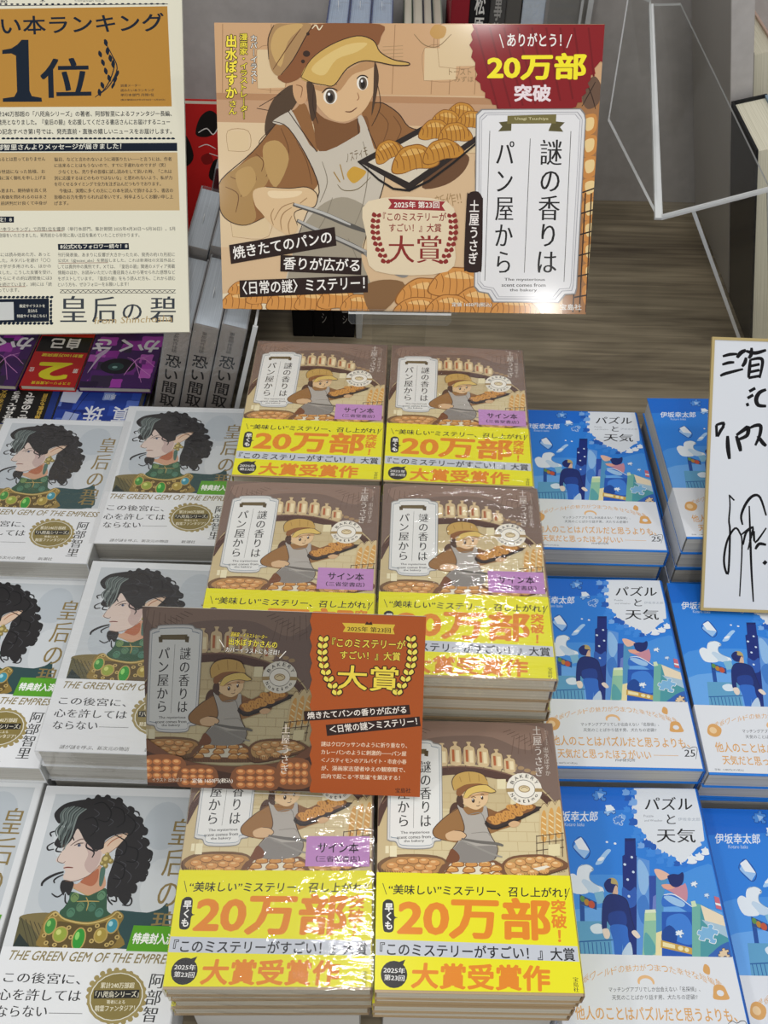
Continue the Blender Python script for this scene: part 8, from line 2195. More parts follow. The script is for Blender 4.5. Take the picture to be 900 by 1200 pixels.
def at_front(w, h, T, extra=0.0):
    return lambda u, v, hh: (u/1000-.065, v/1000-.0955, T + extra + hh/1000)
_pool = {}
def mesh_of(key, builder):
    if key not in _pool:
        o = builder(); _pool[key] = o.data; bpy.data.objects.remove(o)
    return _pool[key]
def bakery_meshes():
    w, h, T = BREAD['w'], BREAD['h'], BREAD['T']; f = at_front(w, h, T)
    def cov():
        mb = MB(); cover_shell(mb, w, h, T, .0006, .0012, '#b89f7c', '#8d7360', M['gloss_print'], '#c9b28e')
        ink(ART['bakery_cover'], (0, 0, 128.8, 191), f, mb, M['gloss_print'], step=.006, cx=(0.2, 75, 128.8, 190.8)); return mb.build('cover')
    def band():
        mb = band_mesh(w, h, T, .0752, '#efe81c', M['gloss_print'])
        ink(ART['bakery_band'], (0, 0, 128.8, 191), at_front(w, h, T, .00024), mb, M['gloss_print'], step=.006, cx=(0.1, 1.7, 128.7, 75)); return mb.build('belly_band')
    def stk():
        mb = MB(); z = T + .0004; mb.slab([(.019, -.0176, z), (.0625, -.0176, z), (.0625, .0036, z), (.019, .0036, z)], (0, 0, 1), .0001, '#c48fc6', M['paper_print'])
        ink([('t', '#2b1f2c', 'サイン本', [8, 9.2, 36, 9.2, 8, 16.8], 'b'), ('t', '#2b1f2c', '（三省堂書店）', [7, 3, 37, 3, 7, 7.4], 'b')], (0, 0, 44, 21), lambda u, v, hh: (.019+u/1000, -.0176+v/1000, z+.00002+hh/1000), mb, M['paper_print'], step=.01)
        return mb.build('signed_copy_sticker')
    return dict(cover=mesh_of('bc', cov), pages=mesh_of('bp', lambda: page_block(w, h, .0006, T-.0006, .0012, M['pages']).build('page_block')),
                belly_band=mesh_of('bb', band), signed_copy_sticker=mesh_of('bs', stk), shrink_wrap=mesh_of('bw', lambda: wrap_mesh(w, h, T+.00066, M['shrink']).build('shrink_wrap')))
def gem_meshes():
    w, h, T = GEM['w'], GEM['h'], GEM['T']; f = at_front(w, h, T)
    def cov():
        mb = MB(); cover_shell(mb, w, h, T, .0009, .0012, '#dddfe0', '#d5d7d8', M['gloss_print'])
        ink(ART['gem_cover'], (0, 0, 128.8, 191), f, mb, M['gloss_print'], step=.006, cx=(.2, .2, 128.8, 190.8)); return mb.build('cover')
    def stk():
        mb = MB(); z = T + .00035; mb.slab([(.0245, -.0305, z), (.060, -.0305, z), (.062, -.0125, z), (.0265, -.0125, z)], (0, 0, 1), .0001, '#5da32f', M['paper_print'])
        ink([('t', '#f6f8f2', '特典封入済', [2.6, 5, 33, 5, 3.6, 13], 'B')], (0, 0, 40, 20), lambda u, v, hh: (.0245+u/1000, -.0305+v/1000, z+.00002+hh/1000), mb, M['paper_print'], step=.01)
        return mb.build('bonus_sticker')
    return dict(cover=mesh_of('gc', cov), pages=mesh_of('gp', lambda: page_block(w, h, .0009, T-.0009, .0016, M['pages_gray']).build('page_block')),
                bonus_sticker=mesh_of('gs', stk), shrink_wrap=mesh_of('gw', lambda: wrap_mesh(w, h, T+.0005, M['shrink']).build('shrink_wrap')))
def sky_meshes():
    w, h, T = SKY['w'], SKY['h'], SKY['T']; f = lambda u, v, hh: ((u/130-.5)*w, (v/191-.5)*h, T + hh/1000)
    def cov():
        mb = MB(); cover_shell(mb, w, h, T, .0012, .0022, '#2a80dc', '#1c56a8', M['shine_print'], '#8fa9c0')
        ink(ART['weather_cover'], (0, 0, 127, 191), f, mb, M['shine_print'], step=.012, cx=(0.2, 62, 127, 190.8)); return mb.build('cover')
    def band():
        mb = band_mesh(w, h, T, .0622, '#dfe2e7', M['gloss_print'], .003)
        ink(ART['weather_band'], (0, 0, 127, 191), lambda u, v, hh: ((u/130-.5)*w, (v/191-.5)*h, T + .00024 + hh/1000), mb, M['gloss_print'], step=.006, cx=(.1, 1.7, 127, 62.4)); return mb.build('belly_band')
    return dict(cover=mesh_of('sc', cov), pages=mesh_of('sp', lambda: page_block(w, h, .0012, T-.0012, .0014, M['pages_gray']).build('page_block')), belly_band=mesh_of('sb', band))
def book(kind, meshes, parts, loc, rot, label, group):
    t = thing(kind, label, 'book', group, loc, rot)
    for p in parts: link({'pages': 'page_block'}.get(p, p), meshes[p], t)
    return t
ORD = ['top', 'second', 'third', 'fourth', 'fifth', 'sixth', 'seventh', 'eighth']
def stack(kind, spec, meshes, n, x, y, ztop, rot, toplabel, where, group, parts, seed, jit=.0015):
    rnd = random.Random(seed)
    for i in range(n):
        z = ztop - spec['T'] - i*spec['pitch'] - (.0 if i else 0)
        dx, dy, dr = ((0, 0, 0) if i == 0 else (rnd.uniform(-jit, jit)-.0006, rnd.uniform(.0008, .0025), rnd.uniform(-.005, .005)))
        lab = toplabel if i == 0 else '%s, %s from top of %s' % (where[0], ORD[i], where[1])
        book(kind, meshes, parts if (i == 0 or 'signed_copy_sticker' not in parts) else [p for p in parts if p != 'signed_copy_sticker'] , (x+dx, y+dy, z), rot+dr, lab, group)
BM, GM, SM = bakery_meshes(), gem_meshes(), sky_meshes()
full = ['cover', 'pages', 'belly_band', 'signed_copy_sticker', 'shrink_wrap']
g = 'bakery novels with yellow belly bands'
tan = 'tan bakery novel'
for n, x, y, zt, a, pos, parts, top, sd in [
    (5, -.0665, .687, -.6005, -.015, 'left bakery stack in the back row', full, 'shrink-wrapped tan bakery novel on top of the left stack in the back row', 1),
    (5, .0665, .682, -.5985, -.028, 'right bakery stack in the back row', full, 'shrink-wrapped tan bakery novel on top of the right stack in the back row', 2),
    (6, -.0695, .480, -.590, -.011, 'left bakery stack in the middle row', full, 'shrink-wrapped tan bakery novel half hidden by the orange and brown card', 3),
    (6, .0630, .479, -.588, -.012, 'right bakery stack in the middle row', full, 'shrink-wrapped tan bakery novel on top of the tall middle right stack', 4),
    (4, -.0670, .285, -.645, .020, 'left bakery stack in the front row', full, 'shrink-wrapped tan bakery novel with purple sticker in the front row', 5),
    (4, .0658, .284, -.641, .005, 'right bakery stack in the front row', full[:3], 'unwrapped tan bakery novel without purple sticker in the front row', 6)]:
    stack('bakery_novel', BREAD, BM, n, x, y, zt, a, top, (tan, pos), g, parts, sd)
    zb = zt - BREAD['T'] - (n-1)*BREAD['pitch']
    r = MB(); hh = zb - TZ; r.box((-.058, -.085, 0), (.058, .085, hh), material=M['riser'])
    for k in (-1, 1): r.box((-.0585, -.0855, hh-.004 if k > 0 else 0), (.0585, .0855, hh if k > 0 else .004), material=M['riser'])
    o = r.build('display_riser'); o.location = (x, y, TZ + ZC); tag(o, 'white riser block under the ' + pos, 'riser')
g = 'white fantasy novels with a portrait cover'
wt = 'white portrait novel'
for n, x, y, a, pos, parts, top, sd in [
    (4, -.331, .652, -.01, 'far left white stack in the back row', ['cover', 'pages', 'shrink_wrap'], 'white portrait novel without green sticker in the back left corner', 11),
    (4, -.206, .676, .002, 'white stack beside the back bakery books', ['cover', 'pages', 'bonus_sticker', 'shrink_wrap'], 'white portrait novel in front of the grey spines, with green sticker', 12),
    (3, -.331, .463, -.012, 'far left white stack in the middle row', ['cover', 'pages', 'bonus_sticker'], 'white portrait novel cut by the left edge, in the middle row', 13),
    (4, -.199, .463, -.015, 'white stack left of the orange and brown card', ['cover', 'pages', 'bonus_sticker', 'shrink_wrap'], 'white portrait novel partly covered by the orange and brown card', 14),
    (2, -.336, .275, -.01, 'far left white stack in the front row', ['cover', 'pages', 'bonus_sticker'], 'white portrait novel cut by the left edge, in the front row', 15),
    (2, -.2025, .269, -.004, 'white stack beside the front bakery books', ['cover', 'pages', 'bonus_sticker'], 'white portrait novel with whole face showing in the front row', 16)]:
    stack('portrait_novel', GEM, GM, n, x, y, TZ + n*GEM['pitch'] - .0006, a, top, (wt, pos), g, parts, sd)
g = 'blue city-cover novels with white belly bands'
bl = 'blue city novel'
for n, x, y, a, pos, top, sd in [
    (5, .197, .671, -.004, 'inner blue stack in the back row', 'blue city novel in the back row beside the bakery books', 21),
    (6, .332, .669, .02, 'outer blue stack behind the signed board', 'blue city novel directly behind the white handwritten board', 22),
    (4, .1925, .465, .003, 'inner blue stack in the middle row', 'blue city novel in the middle row, its title showing left of the handwritten board', 23),
    (4, .323, .462, -.006, 'outer blue stack under the signed board', 'blue city novel the white handwritten board stands on', 24),
    (3, .192, .271, .006, 'inner blue stack in the front row', 'blue city novel in the front row beside the unwrapped bakery novel', 25),
    (2, .3235, .266, .0, 'outer blue stack in the front row', 'blue city novel at the lower right edge in the front row', 26)]:
    stack('city_novel', SKY, SM, n, x, y, TZ + n*SKY['pitch'] - .0006, a, top, (bl, pos), g, ['cover', 'pages', 'belly_band'], sd)

# ------------------------------------------------------------------ cards and boards
def rm(yaw, lean, roll):
    A = Matrix.Rotation(roll, 3, 'Z'); U = Matrix(((1, 0, 0), (0, 0, -1), (0, 1, 0)))
    return Matrix.Rotation(yaw, 3, 'Z') @ Matrix.Rotation(-lean, 3, 'X') @ U @ A
def place(o, org, yaw, lean, roll, dz=0):
    m = rm(yaw, lean, roll).to_4x4(); m.translation = Vector((org[0], org[1], org[2] + ZC + dz)); o.matrix_world = m
def sheet(mb, W, H, t, col, m, side=None, scol=None, x0=0):
    mb.face([(x0, 0, 0), (W, 0, 0), (W, H, 0), (x0, H, 0)], col, m)
    for a, c in (((x0, 0), (W, 0)), ((W, 0), (W, H)), ((W, H), (x0, H)), ((x0, H), (x0, 0))):
        mb.face([(a[0], a[1], 0), (a[0], a[1], -t), (c[0], c[1], -t), (c[0], c[1], 0)], scol or col, side or m)
    mb.face([(x0, 0, -t), (x0, H, -t), (W, H, -t), (W, 0, -t)], scol or col, side or m)
# main poster
PQ = ((-.16665, .80852, -.58058), -.04295, .55964, .03298); PWm, PHm = .36206, .26196
mb = MB(); sheet(mb, PWm, PHm, .0012, '#dcbb92', M['poster_print'], M['paper_print'], '#e9e4d8')
ink(ART['bakery_poster'], (0, 0, 364, 263), lambda u, v, h: (u*PWm/364, v*PHm/263, h/1000), mb, M['poster_print'], step=.012)
po = mb.build('promotional_poster'); place(po, *PQ)
tag(po, 'large landscape poster of a baker with croissants and a red burst', 'poster')
# its clear stand: back sheet, lip and leg
st = thing('acrylic_stand', 'clear acrylic stand holding the large baker poster', 'stand', loc=(0, 0, 0))
def acr(mb, pts, n, t): mb.slab(pts, n, t, '#ffffff', M['acrylic'], M['acrylic_edge'])
PM = rm(*PQ[1:]); PO = Vector(PQ[0]); nP = PM @ Vector((0, 0, 1))
def onp(u, v, h=0): return PO + PM @ Vector((u, v, h))
mb = MB(); acr(mb, [onp(.12, -.002, -.0016), (onp(.235, -.002, -.0016)), onp(.235, .12, -.0016), onp(.12, .12, -.0016)], nP, .002); mb.build('back_sheet', st)
mb = MB(); acr(mb, [onp(.130, -.0125, .007), onp(.226, -.0125, .007), onp(.229, -.009, .007), onp(.229, .002, .007), onp(.127, .002, .007), onp(.127, -.009, .007)], nP, .0025)
acr(mb, [onp(.127, -.0008, .007), onp(.229, -.0008, .007), onp(.229, -.0008, -.004), onp(.127, -.0008, -.004)], PM @ Vector((0, 1, 0)), .002); mb.build('lip', st)
mb = MB(); a, c = onp(.15, -.003, -.003), onp(.205, -.003, -.003); yb = a.y + .004
acr(mb, [(a.x, yb, TZ), (c.x, yb, TZ), (c.x, yb, c.z), (a.x, yb, a.z)], (0, -1, 0), .003)
acr(mb, [(a.x, yb, TZ+.003), (c.x, yb, TZ+.003), (c.x, yb+.12, TZ+.003), (a.x, yb+.12, TZ+.003)], (0, 0, 1), .0029); mb.build('leg', st)
# small card
CQ = ((-.16334, .32249, -.64132), -.04532, .61096, .02525); CW, CH = .19342, .13286
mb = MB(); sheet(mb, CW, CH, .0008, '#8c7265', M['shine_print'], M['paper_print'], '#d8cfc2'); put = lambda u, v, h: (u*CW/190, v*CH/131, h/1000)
A = ART['_card_affine']; D_ = ink([i for i in ART['bakery_cover'] if i[2] not in ('土屋うさぎ', '出水ぽすか', 'カバーイラスト')], (0, 0, 190, 131), put, mb, M['shine_print'], step=.012, aff=A, tint=.66)  # cover inks darkened evenly, the card's shade multiplied into their colours
ink(ART['card_bottom'], (0, 0, 190, 131), put, mb, M['shine_print'], step=.012, pre=D_)
ink(ART['card_top'], (0, 0, 190, 131), put, mb, M['shine_print'], step=.012, pre=D_)
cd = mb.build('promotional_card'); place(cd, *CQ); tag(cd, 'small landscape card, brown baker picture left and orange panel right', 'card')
st = thing('card_stand', 'clear acrylic easel behind the small brown and orange card', 'stand')
CM = rm(*CQ[1:]); CO = Vector(CQ[0]); nC = CM @ Vector((0, 0, 1)); onc = lambda u, v, h=0: CO + CM @ Vector((u, v, h))
mb = MB(); acr(mb, [onc(.075, -.001, -.001), onc(.125, -.001, -.001), onc(.125, .075, -.001), onc(.075, .075, -.001)], nC, .0015); mb.build('back_sheet', st)
mb = MB(); a, c = onc(.075, -.001, -.002), onc(.125, -.001, -.002); z = -.6422
acr(mb, [(a.x, a.y-.002, z), (c.x, c.y-.002, z), (c.x, c.y+.05, z), (a.x, a.y+.05, z)], (0, 0, 1), .0015); mb.build('foot', st)
# cream notice board
NQ = ((-.55884, .76939, -.59629), .05686, .79627, .00006)
mb = MB(); sheet(mb, .36, .5, .006, '#e5e0ca', M['paper_print'], M['foam'])
ink(ART['news_board'], (0, 0, 360, 500), lambda u, v, h: (u/1000, v/1000, h/1000), mb, M['paper_print'], step=.012)
nb = mb.build('notice_board'); place(nb, *NQ); tag(nb, 'cream printed notice board with a gold number-one ranking panel', 'notice board')
st = thing('board_stand', 'clear acrylic legs carrying the cream notice board', 'stand')
NM = rm(*NQ[1:]); NO = Vector(NQ[0]); onn = lambda u, v, h=0: NO + NM @ Vector((u, v, h))
for u in (.02, .09):
    mb = MB(); a = onn(u, .02, -.0065); c = onn(u+.03, .02, -.0065)
    acr(mb, [(a.x, a.y+.001, TZ), (c.x, a.y+.001, TZ), (c.x, c.y+.001, c.z), (a.x, a.y+.001, a.z)], (0, -1, 0), .003)
    acr(mb, [onn(u, .0, -.0065), onn(u+.03, .0, -.0065), onn(u+.03, .3, -.0065), onn(u, .3, -.0065)], NM @ Vector((0, 0, 1)), .002); mb.build('leg', st)
# handwritten signature board
SQ = ((.28328, .52476, -.6862), -.01978, .81393, -.0008)
mb = MB(); sheet(mb, .272, .2405, .0018, '#d9dce1', M['paper_print'], M['gold'])
ink(ART['sign_board'], (0, 0, 272, 240), lambda u, v, h: (u/1000, v/1000, h/1000), mb, M['paper_print'], step=.012)
sg = mb.build('signature_board'); place(sg, *SQ); tag(sg, 'white signature board with gold edging and black brush handwriting', 'signature board')
mb = MB(); e = .0017
for p, q in (((-.0008, -.0008), (.2728, e)), ((-.0008, .2405-e), (.2728, .2413)), ((-.0008, e), (e, .2405-e)), ((.272-e, e), (.2728, .2405-e))):
    mb.box((p[0], p[1], -.0021), (q[0], q[1], .0006), '#b89a5e', M['gold'])
mb.build('gold_edging', sg)

# ------------------------------------------------------------------ shrink-wrapped books standing spine out, leaning to the right
def up_book(name, label, group, x, y, z, t, d, h, lean, spine, cover, txt=None, tcol='#222222', slip=False, wrap=False, page='pages_gray', fore=False, yaw=0.0, smat='matte_print', pre=None):
    """book standing on its foot, spine (or fore-edge) to the front; x,y,z is the right foot corner of the spine"""
    o = thing(name, label, 'book', group, (x, y, z)); o.rotation_euler = (0, lean, yaw)
    m = M[smat]; mb = MB(); k = .0012 if t < .03 else .0022
    mb.box((-t, 0, 0), (-t+k, d, h), cover, m); mb.box((-k, 0, 0), (0, d, h), cover, m)
    if fore: mb.box((-t, d-k, 0), (0, d, h), cover, m)
    else: mb.box((-t+k*.9, -k*.6, 0), (-k*.9, k, h), spine, m); mb.box((-t+k*.4, -.0002, 0), (-k*.4, k, h), spine, m)
    if txt:
        its = []
        for s, u0, u1, v0, v1, st, c in txt: its.append(('t', c, s, [u0, v0, u1, v0, u0, v1], st, 1))
        ink(its, (0, 0, t*1000, h*1000), lambda u, v, hh: (-t+u/1000, -k*.6-.0001-hh/1000, v/1000), mb, m, step=.01)
    mb.build('cover', o)
    mb = MB(); mb.box((-t+k, 0 if fore else k, .002), (-k, d-.002, h-.002), material=M[page]); mb.build('page_block', o)
    if slip:
        mb = MB(); c = -t/2; y0 = d*.45
        pts = [(c-.001, y0-.006, h-.003), (c-.001, y0+.006, h-.003)] + [(c-.001, y0+.006*math.cos(a), h+.003+.004*math.sin(a)) for a in (0, .8, 1.57, 2.35, 3.14)]
        mb.slab(pts, (-1, 0, 0), .0005, '#f1f2f2', M['paper_print']); mb.build('sales_slip', o)
    if wrap:
        mb = MB(); e = .0006; rnd = random.Random(int(abs(x)*1e5)); mb.box((-t-e, -e-.001, .001), (e, d+e, h+e), material=M['shrink_tight']); mb.build('shrink_wrap', o)
    return o
TAU = '#a1988f'; g = 'shrink-wrapped grey-spined books leaning in rows'
lean = R_(15); s15, c15 = math.sin(lean), math.cos(lean)
def leaning_row(y, xtop, ztop, n, t, d, h, labels, spine, txt, name, wrap=True, slip=True, grp=g):
    for i in range(n):
        # right top corner of the spine at (xtop - i*t/cos, ztop)
        xr = xtop - i*(t+.0015)/c15; zb = TZ + .0004
        zh = h*c15
        up_book(name, labels[i], grp, xr - h*s15, y, zb + t*s15, t, d, h, lean, spine, '#a8a7a6', txt, slip=slip, wrap=wrap, page='pages_blue')
M['pages_blue'] = noise_col(mat('wrapped_page_edges', None, .6, spec=.3), '#c3cbd0', '#dde4e8', 1, (1800, 6, 6), 2)
sp = [('事故物件怪談', 9.5, 15, 142, 170, 'r', '#2a2726'), ('恐い間取り', 5, 21, 48, 138, 'b', '#232021')]
leaning_row(.803, -.1435, -.608, 3, .0258, .126, .177, ['wrapped grey-spined book at the right end of the front leaning row', 'middle wrapped grey-spined book of the front leaning row', 'wrapped grey-spined book tucked under the notice board corner'], TAU, sp, 'wrapped_book')
leaning_row(.9325, -.1435, -.604, 3, .0258, .128, .186, ['wrapped silvery book at the right end of the second leaning row', 'middle wrapped silvery book of the second leaning row', 'wrapped silvery book at the left end of the second leaning row'], TAU, sp, 'wrapped_book')
leaning_row(1.098, -.152, -.600, 2, .030, .128, .186, ['wrapped book with dark red spine behind the leaning rows', 'left wrapped book with dark red spine, beside the red book'], '#5f1019', None, 'wrapped_book')
dv = thing('acrylic_divider', 'clear acrylic divider leaning beside the grey-spined books', 'divider', loc=(-.186, .795, TZ)); dv.rotation_euler = (0, lean, 0)
mb = MB(); acr(mb, [(.003, 0, .002), (.003, .27, .002), (.003, .27, .196), (.003, 0, .196)], (1, 0, 0), .0025); mb.build('panel', dv)
mb = MB(); mb.box((-.0005, -.001, .004), (.0045, .0015, .196), material=M['acrylic_edge']); mb.build('front_edge', dv)
# red book face out behind them
o = thing('red_book', 'red book with black blots standing face out behind the notice board', 'book', loc=(-.300, 1.262, TZ + .001)); o.rotation_euler = (-.1, 0, 0)
mb = MB(); mb.box((-.066, 0, 0), (.066, .0015, .190), '#d3211f', M['gloss_print']); mb.box((-.066, .0185, 0), (.066, .020, .190), '#d3211f', M['gloss_print']); mb.box((.0645, 0, 0), (.066, .02, .19), '#b81b1b', M['gloss_print'])
ink([('s', '#17120f', [96, 150, 104, 172, 118, 182, 128, 176, 130, 160, 120, 150, 108, 146]), ('s', '#17120f', [108, 92, 116, 112, 126, 116, 132, 100, 126, 88, 114, 84]), ('s', '#17120f', [60, 120, 80, 150, 90, 120, 76, 104]),
     ('l', '#f3ece6', 1.6, [100, 152, 112, 158, 120, 150, 128, 160]), ('l', '#f3ece6', 1.2, [98, 132, 110, 136, 122, 130]), ('l', '#f3ece6', 1.2, [112, 124, 124, 120]), ('s', '#8d1715', [100, 118, 112, 124, 116, 112, 104, 108])], (0, 0, 132, 190), lambda u, v, h: (-.066+u/1000, -h/1000-.00005, v/1000), mb, M['gloss_print'], step=.01)
mb.build('cover', o); mb = MB(); mb.box((-.064, .0015, .002), (.0645, .0185, .188), material=M['pages']); mb.build('page_block', o)
# three black books and a white one under the poster
for i, (l, tx) in enumerate([('black book with rounded foot, left one below the poster', None), ('black book, middle one of three below the poster', '原タニシ'), ('black book nearest the white card below the poster', '松原タニシ')]):
    tt = [(tx, 11, 18, 22, 96, 'r', '#cfccc6')] if tx else None
    up_book('black_book', l, 'black books standing below the poster', -.098 + i*.0268, 1.03, TZ + .0004, .0262, .128, .186, .0, '#17151a', '#1b191c', tt, page='pages')
up_book('white_book', 'thin white book standing beside the black books below the poster', None, -.0345, 1.028, TZ + .0004, .0075, .128, .186, .0, '#dcdcda', '#dcdcda')
# books on a riser behind the poster
b = MB(); b.box((-.1, 1.235, 0), (.062, 1.385, .122), material=M['riser']); b.box((-.101, 1.234, .116), (.063, 1.386, .122), material=M['riser']); o = b.build('display_riser'); o.location = (0, 0, TZ + ZC); tag(o, 'white riser block under the pale blue wrapped books', 'riser')
b = MB(); b.box((.064, 1.235, 0), (.215, 1.385, .20), material=M['riser']); b.box((.0635, 1.234, .194), (.216, 1.386, .20), material=M['riser']); o = b.build('display_riser'); o.location = (0, 0, TZ + ZC); tag(o, 'white riser block under the black-spined books behind the poster', 'riser')
M['pages_pale'] = noise_col(mat('pale_blue_edges', None, .6, spec=.3), '#a9bcd2', '#cfdceb', 1, (1800, 6, 6), 2)
for i in range(3):
    up_book('wrapped_book', ['pale blue wrapped book above the poster, darkest on its left side', 'pale blue wrapped book above the poster, middle of three', 'pale blue wrapped book above the poster, nearest the striped books'][i], 'pale blue wrapped books above the poster', -.0585 + i*.0275, 1.245, TZ + .1222, .0265, .128, .188, .0, '#4a5f96', '#3f5288', None, slip=True, wrap=True, page='pages_pale')
for i, (c, l) in enumerate([('#4e5a4c', 'thin dark green book above the poster'), ('#b9b7ab', 'thin pale book above the poster'), ('#3c3f4a', 'thin slate book above the poster'), ('#8f9a8c', 'thin sage book above the poster')]):
    up_book('thin_book', l, 'thin striped books above the poster', .0215 + i*.0125, 1.262, TZ + .1222, .0115, .118, .182, .0, c, c, None, page='pages')
for i, (c, tx, tc, l) in enumerate([('#8e1f2a', 'のり', '#e6d9d2', 'dark red book spine above the poster'), ('#1b191b', '松原タニシ', '#d9d6d0', 'black book spine with white characters above the poster'), ('#4a4846', '事故物件', '#9b9893', 'charcoal book spine above the poster'), ('#56534f', None, '', 'second charcoal book spine above the poster'), ('#c6cdd2', None, '', 'silvery wrapped book spine above the poster')]):
    t_ = (.022, .024, .019, .018, .027)[i]; xr = (.089, .1135, .133, .1515, .1800)[i]
    up_book('shelved_book', l, 'books standing behind the red burst of the poster', xr, 1.245, TZ + .2002, t_, .128, .19, .0, c, c, [(tx, t_*240, t_*760, 20, 150 if i else 90, 'b', tc)] if tx else None, wrap=(i == 4), slip=(i == 4))

# ------------------------------------------------------------------ books facing the other side of the table, upside down from here
def flat_book(name, label, x, y, ztop, w, h, T, rot, base, its, spine=None, m='gloss_print', grp='books facing the far side of the table'):
    o = thing(name, label, 'book', grp, (x, y, ztop - T), rot)
    mb = MB(); cover_shell(mb, w, h, T, .0008, .0012, base, spine or base, M[m])
    ink(its, (0, 0, w*1000-1.2, h*1000), lambda u, v, hh: (u/1000-w/2, v/1000-h/2, T+hh/1000), mb, M[m], step=.008, cx=(.2, .2, w*1000-1.3, h*1000-.2)); mb.build('cover', o)
    page_block(w, h, .0008, T-.0008, .0014, M['pages']).build('page_block', o); return o
def wash(seed, n, x0, x1, y0, y1, r0, r1, cols):
    rnd = random.Random(seed); I = []
    for k in range(n):
        x, y, r, c = rnd.uniform(x0, x1), rnd.uniform(y0, y1), rnd.uniform(r0, r1), rnd.choice(cols); e = rnd.uniform(.6, 1.6)
        I.append(('s', c, [v for a in range(8) for v in (x + r*e*(1 if a % 2 else .7)*math.cos(a*.785), y + r*(1 if a % 2 else .7)*math.sin(a*.785))]))
    return I
def purple(seed):
    return wash(seed, 26, 0, 105, 60, 150, 5, 16, ['#a032a8', '#b845bd', '#5a2478', '#2c1840', '#cc66cc', '#7d3090', '#3a2a4a']) + [
        ('e', '#1a1424', [44, 112, 20, 14, 0]), ('e', '#2b4a48', [46, 113, 9, 7, 0]), ('e', '#8fb6b0', [47, 114, 3, 2, 0]),
        ('s', '#d9c4dd', [64, 86, 70, 106, 76, 126, 72, 104, 69, 90]), ('s', '#cdb4d4', [58, 76, 64, 92, 74, 96, 66, 84]),
        ('l', '#e79be0', 1, [4, 128, 26, 104, 12, 92]), ('l', '#e79be0', 1, [2, 112, 22, 96, 34, 128]), ('l', '#e79be0', .8, [12, 140, 26, 104, 36, 96]),
        ('t', '#f5f1f4', 'かくさ', [3, 62, 80, 62, 3, 86], 'B')]
T_ = .0163; rot = math.pi; rs = random.Random(3); z0 = TZ + 4*T_
A1 = [('p', '#14120f', [8, 60, 105, 60, 105, 150, 8, 150]),
      ('t', '#f4f1ea', '顔この家で', [26, 98, 37, 98, 26, 149], 'B', 1), ('t', '#f4f1ea', 'させられてしまう', [42, 96, 53, 96, 42, 149], 'B', 1), ('t', '#d8b24a', '精神科医も注目', [12, 100, 18, 100, 12, 149], 'B', 1), ('t', '#d8b24a', '前代未聞の大反響', [76, 92, 96, 92, 76, 149], 'B', 1), ('t', '#d8b24a', 'この結末を知る', [58, 92, 66, 92, 58, 149], 'b', 1)]
flat_book('banded_book', 'upside-down book with black band and gold characters, behind the white novels', -.4195, .852, z0, .105, .15, T_-.0004, rot + .02, '#203a86', A1)
fl = wash(9, 30, 0, 90, 70, 150, 5, 12, ['#2d4fb4', '#5a78cf', '#8aa2de', '#1a2f7e', '#6f8ad6', '#24409e']) + [
    ('p', '#aebde6', [62, 132, 78, 128, 80, 150, 64, 150]), ('p', '#d6def2', [66, 92, 90, 88, 88, 112, 70, 114]), ('l', '#101a4a', .8, [72, 150, 66, 118, 58, 92]),
    ('t', '#eef1f8', '真', [8, 118, 26, 118, 8, 145], 'b'), ('t', '#eef1f8', '珠', [36, 118, 58, 118, 36, 145], 'b'), ('t', '#dfe6f5', '恩田', [28, 98, 40, 98, 28, 106], 'b')]
flat_book('flower_book', 'upside-down blue flower-cover book, behind the white novels', -.3195, .852, z0, .0895, .15, T_-.0004, rot, '#1f3f9c', fl)
for lab, x, ww in (('plain book under the black-banded book', -.4195, .105), ('plain book under the blue flower book', -.3195, .0895)):
    for k in range(3): flat_book('plain_book', '%s, %s in its pile' % (lab, ORD[k+1]), x + rs.uniform(-.001, .001), .852, z0 - (k+1)*T_, ww - .003, .15, T_-.0004, rot, '#cfccc6', [])
TB = .0075; zb = z0 + TB
flat_book('purple_book', 'upside-down purple cosmic-cover book at the left edge of the photo', -.4655, .908, zb, .105, .15, TB-.0004, rot - .03, '#4a1f66', purple(4))
flat_book('purple_book', 'upside-down purple cosmic-cover book beside the grey spines', -.305, .907, zb, .0815, .15, TB-.0004, rot, '#4a1f66', purple(7))
red = [('p', '#c8201f', [0, 88, 62, 88, 62, 150, 0, 150]), ('p', '#16120f', [0, 60, 62, 60, 62, 89, 0, 89]), ('t', '#f5e829', '2', [12, 108, 50, 108, 12, 139], 'B'),
       ('t', '#f3efe6', '自己', [14, 63, 48, 63, 14, 83], 'B'), ('t', '#f0d93a', '累計100万部突破', [4, 92, 52, 92, 4, 98], 'B'), ('t', '#f5e829', 'ミステリー大賞受賞', [6, 142, 50, 142, 6, 147], 'b'), ('t', '#f3efe6', '第', [3, 118, 9, 118, 3, 126], 'b'), ('t', '#f3efe6', '位', [53, 118, 59, 118, 53, 126], 'b')]
flat_book('red_banded_book', 'upside-down book with red band and big yellow figure two', -.3785, .907, zb, .0625, .15, TB-.0004, rot - .02, '#c8201f', red)
flat_book('yellow_spined_book', 'flat book with yellow spine just under the notice board', -.345, .988, zb + .0145, .115, .092, .0137, -math.pi/2, '#c9c5ba', [], '#d8cf3a')
flat_book('dark_spined_book', 'flat book with dark grey spine under the notice board at the left edge', -.470, .988, zb + .0145, .115, .148, .0137, -math.pi/2, '#8a8a92', [], '#4b4d5c')

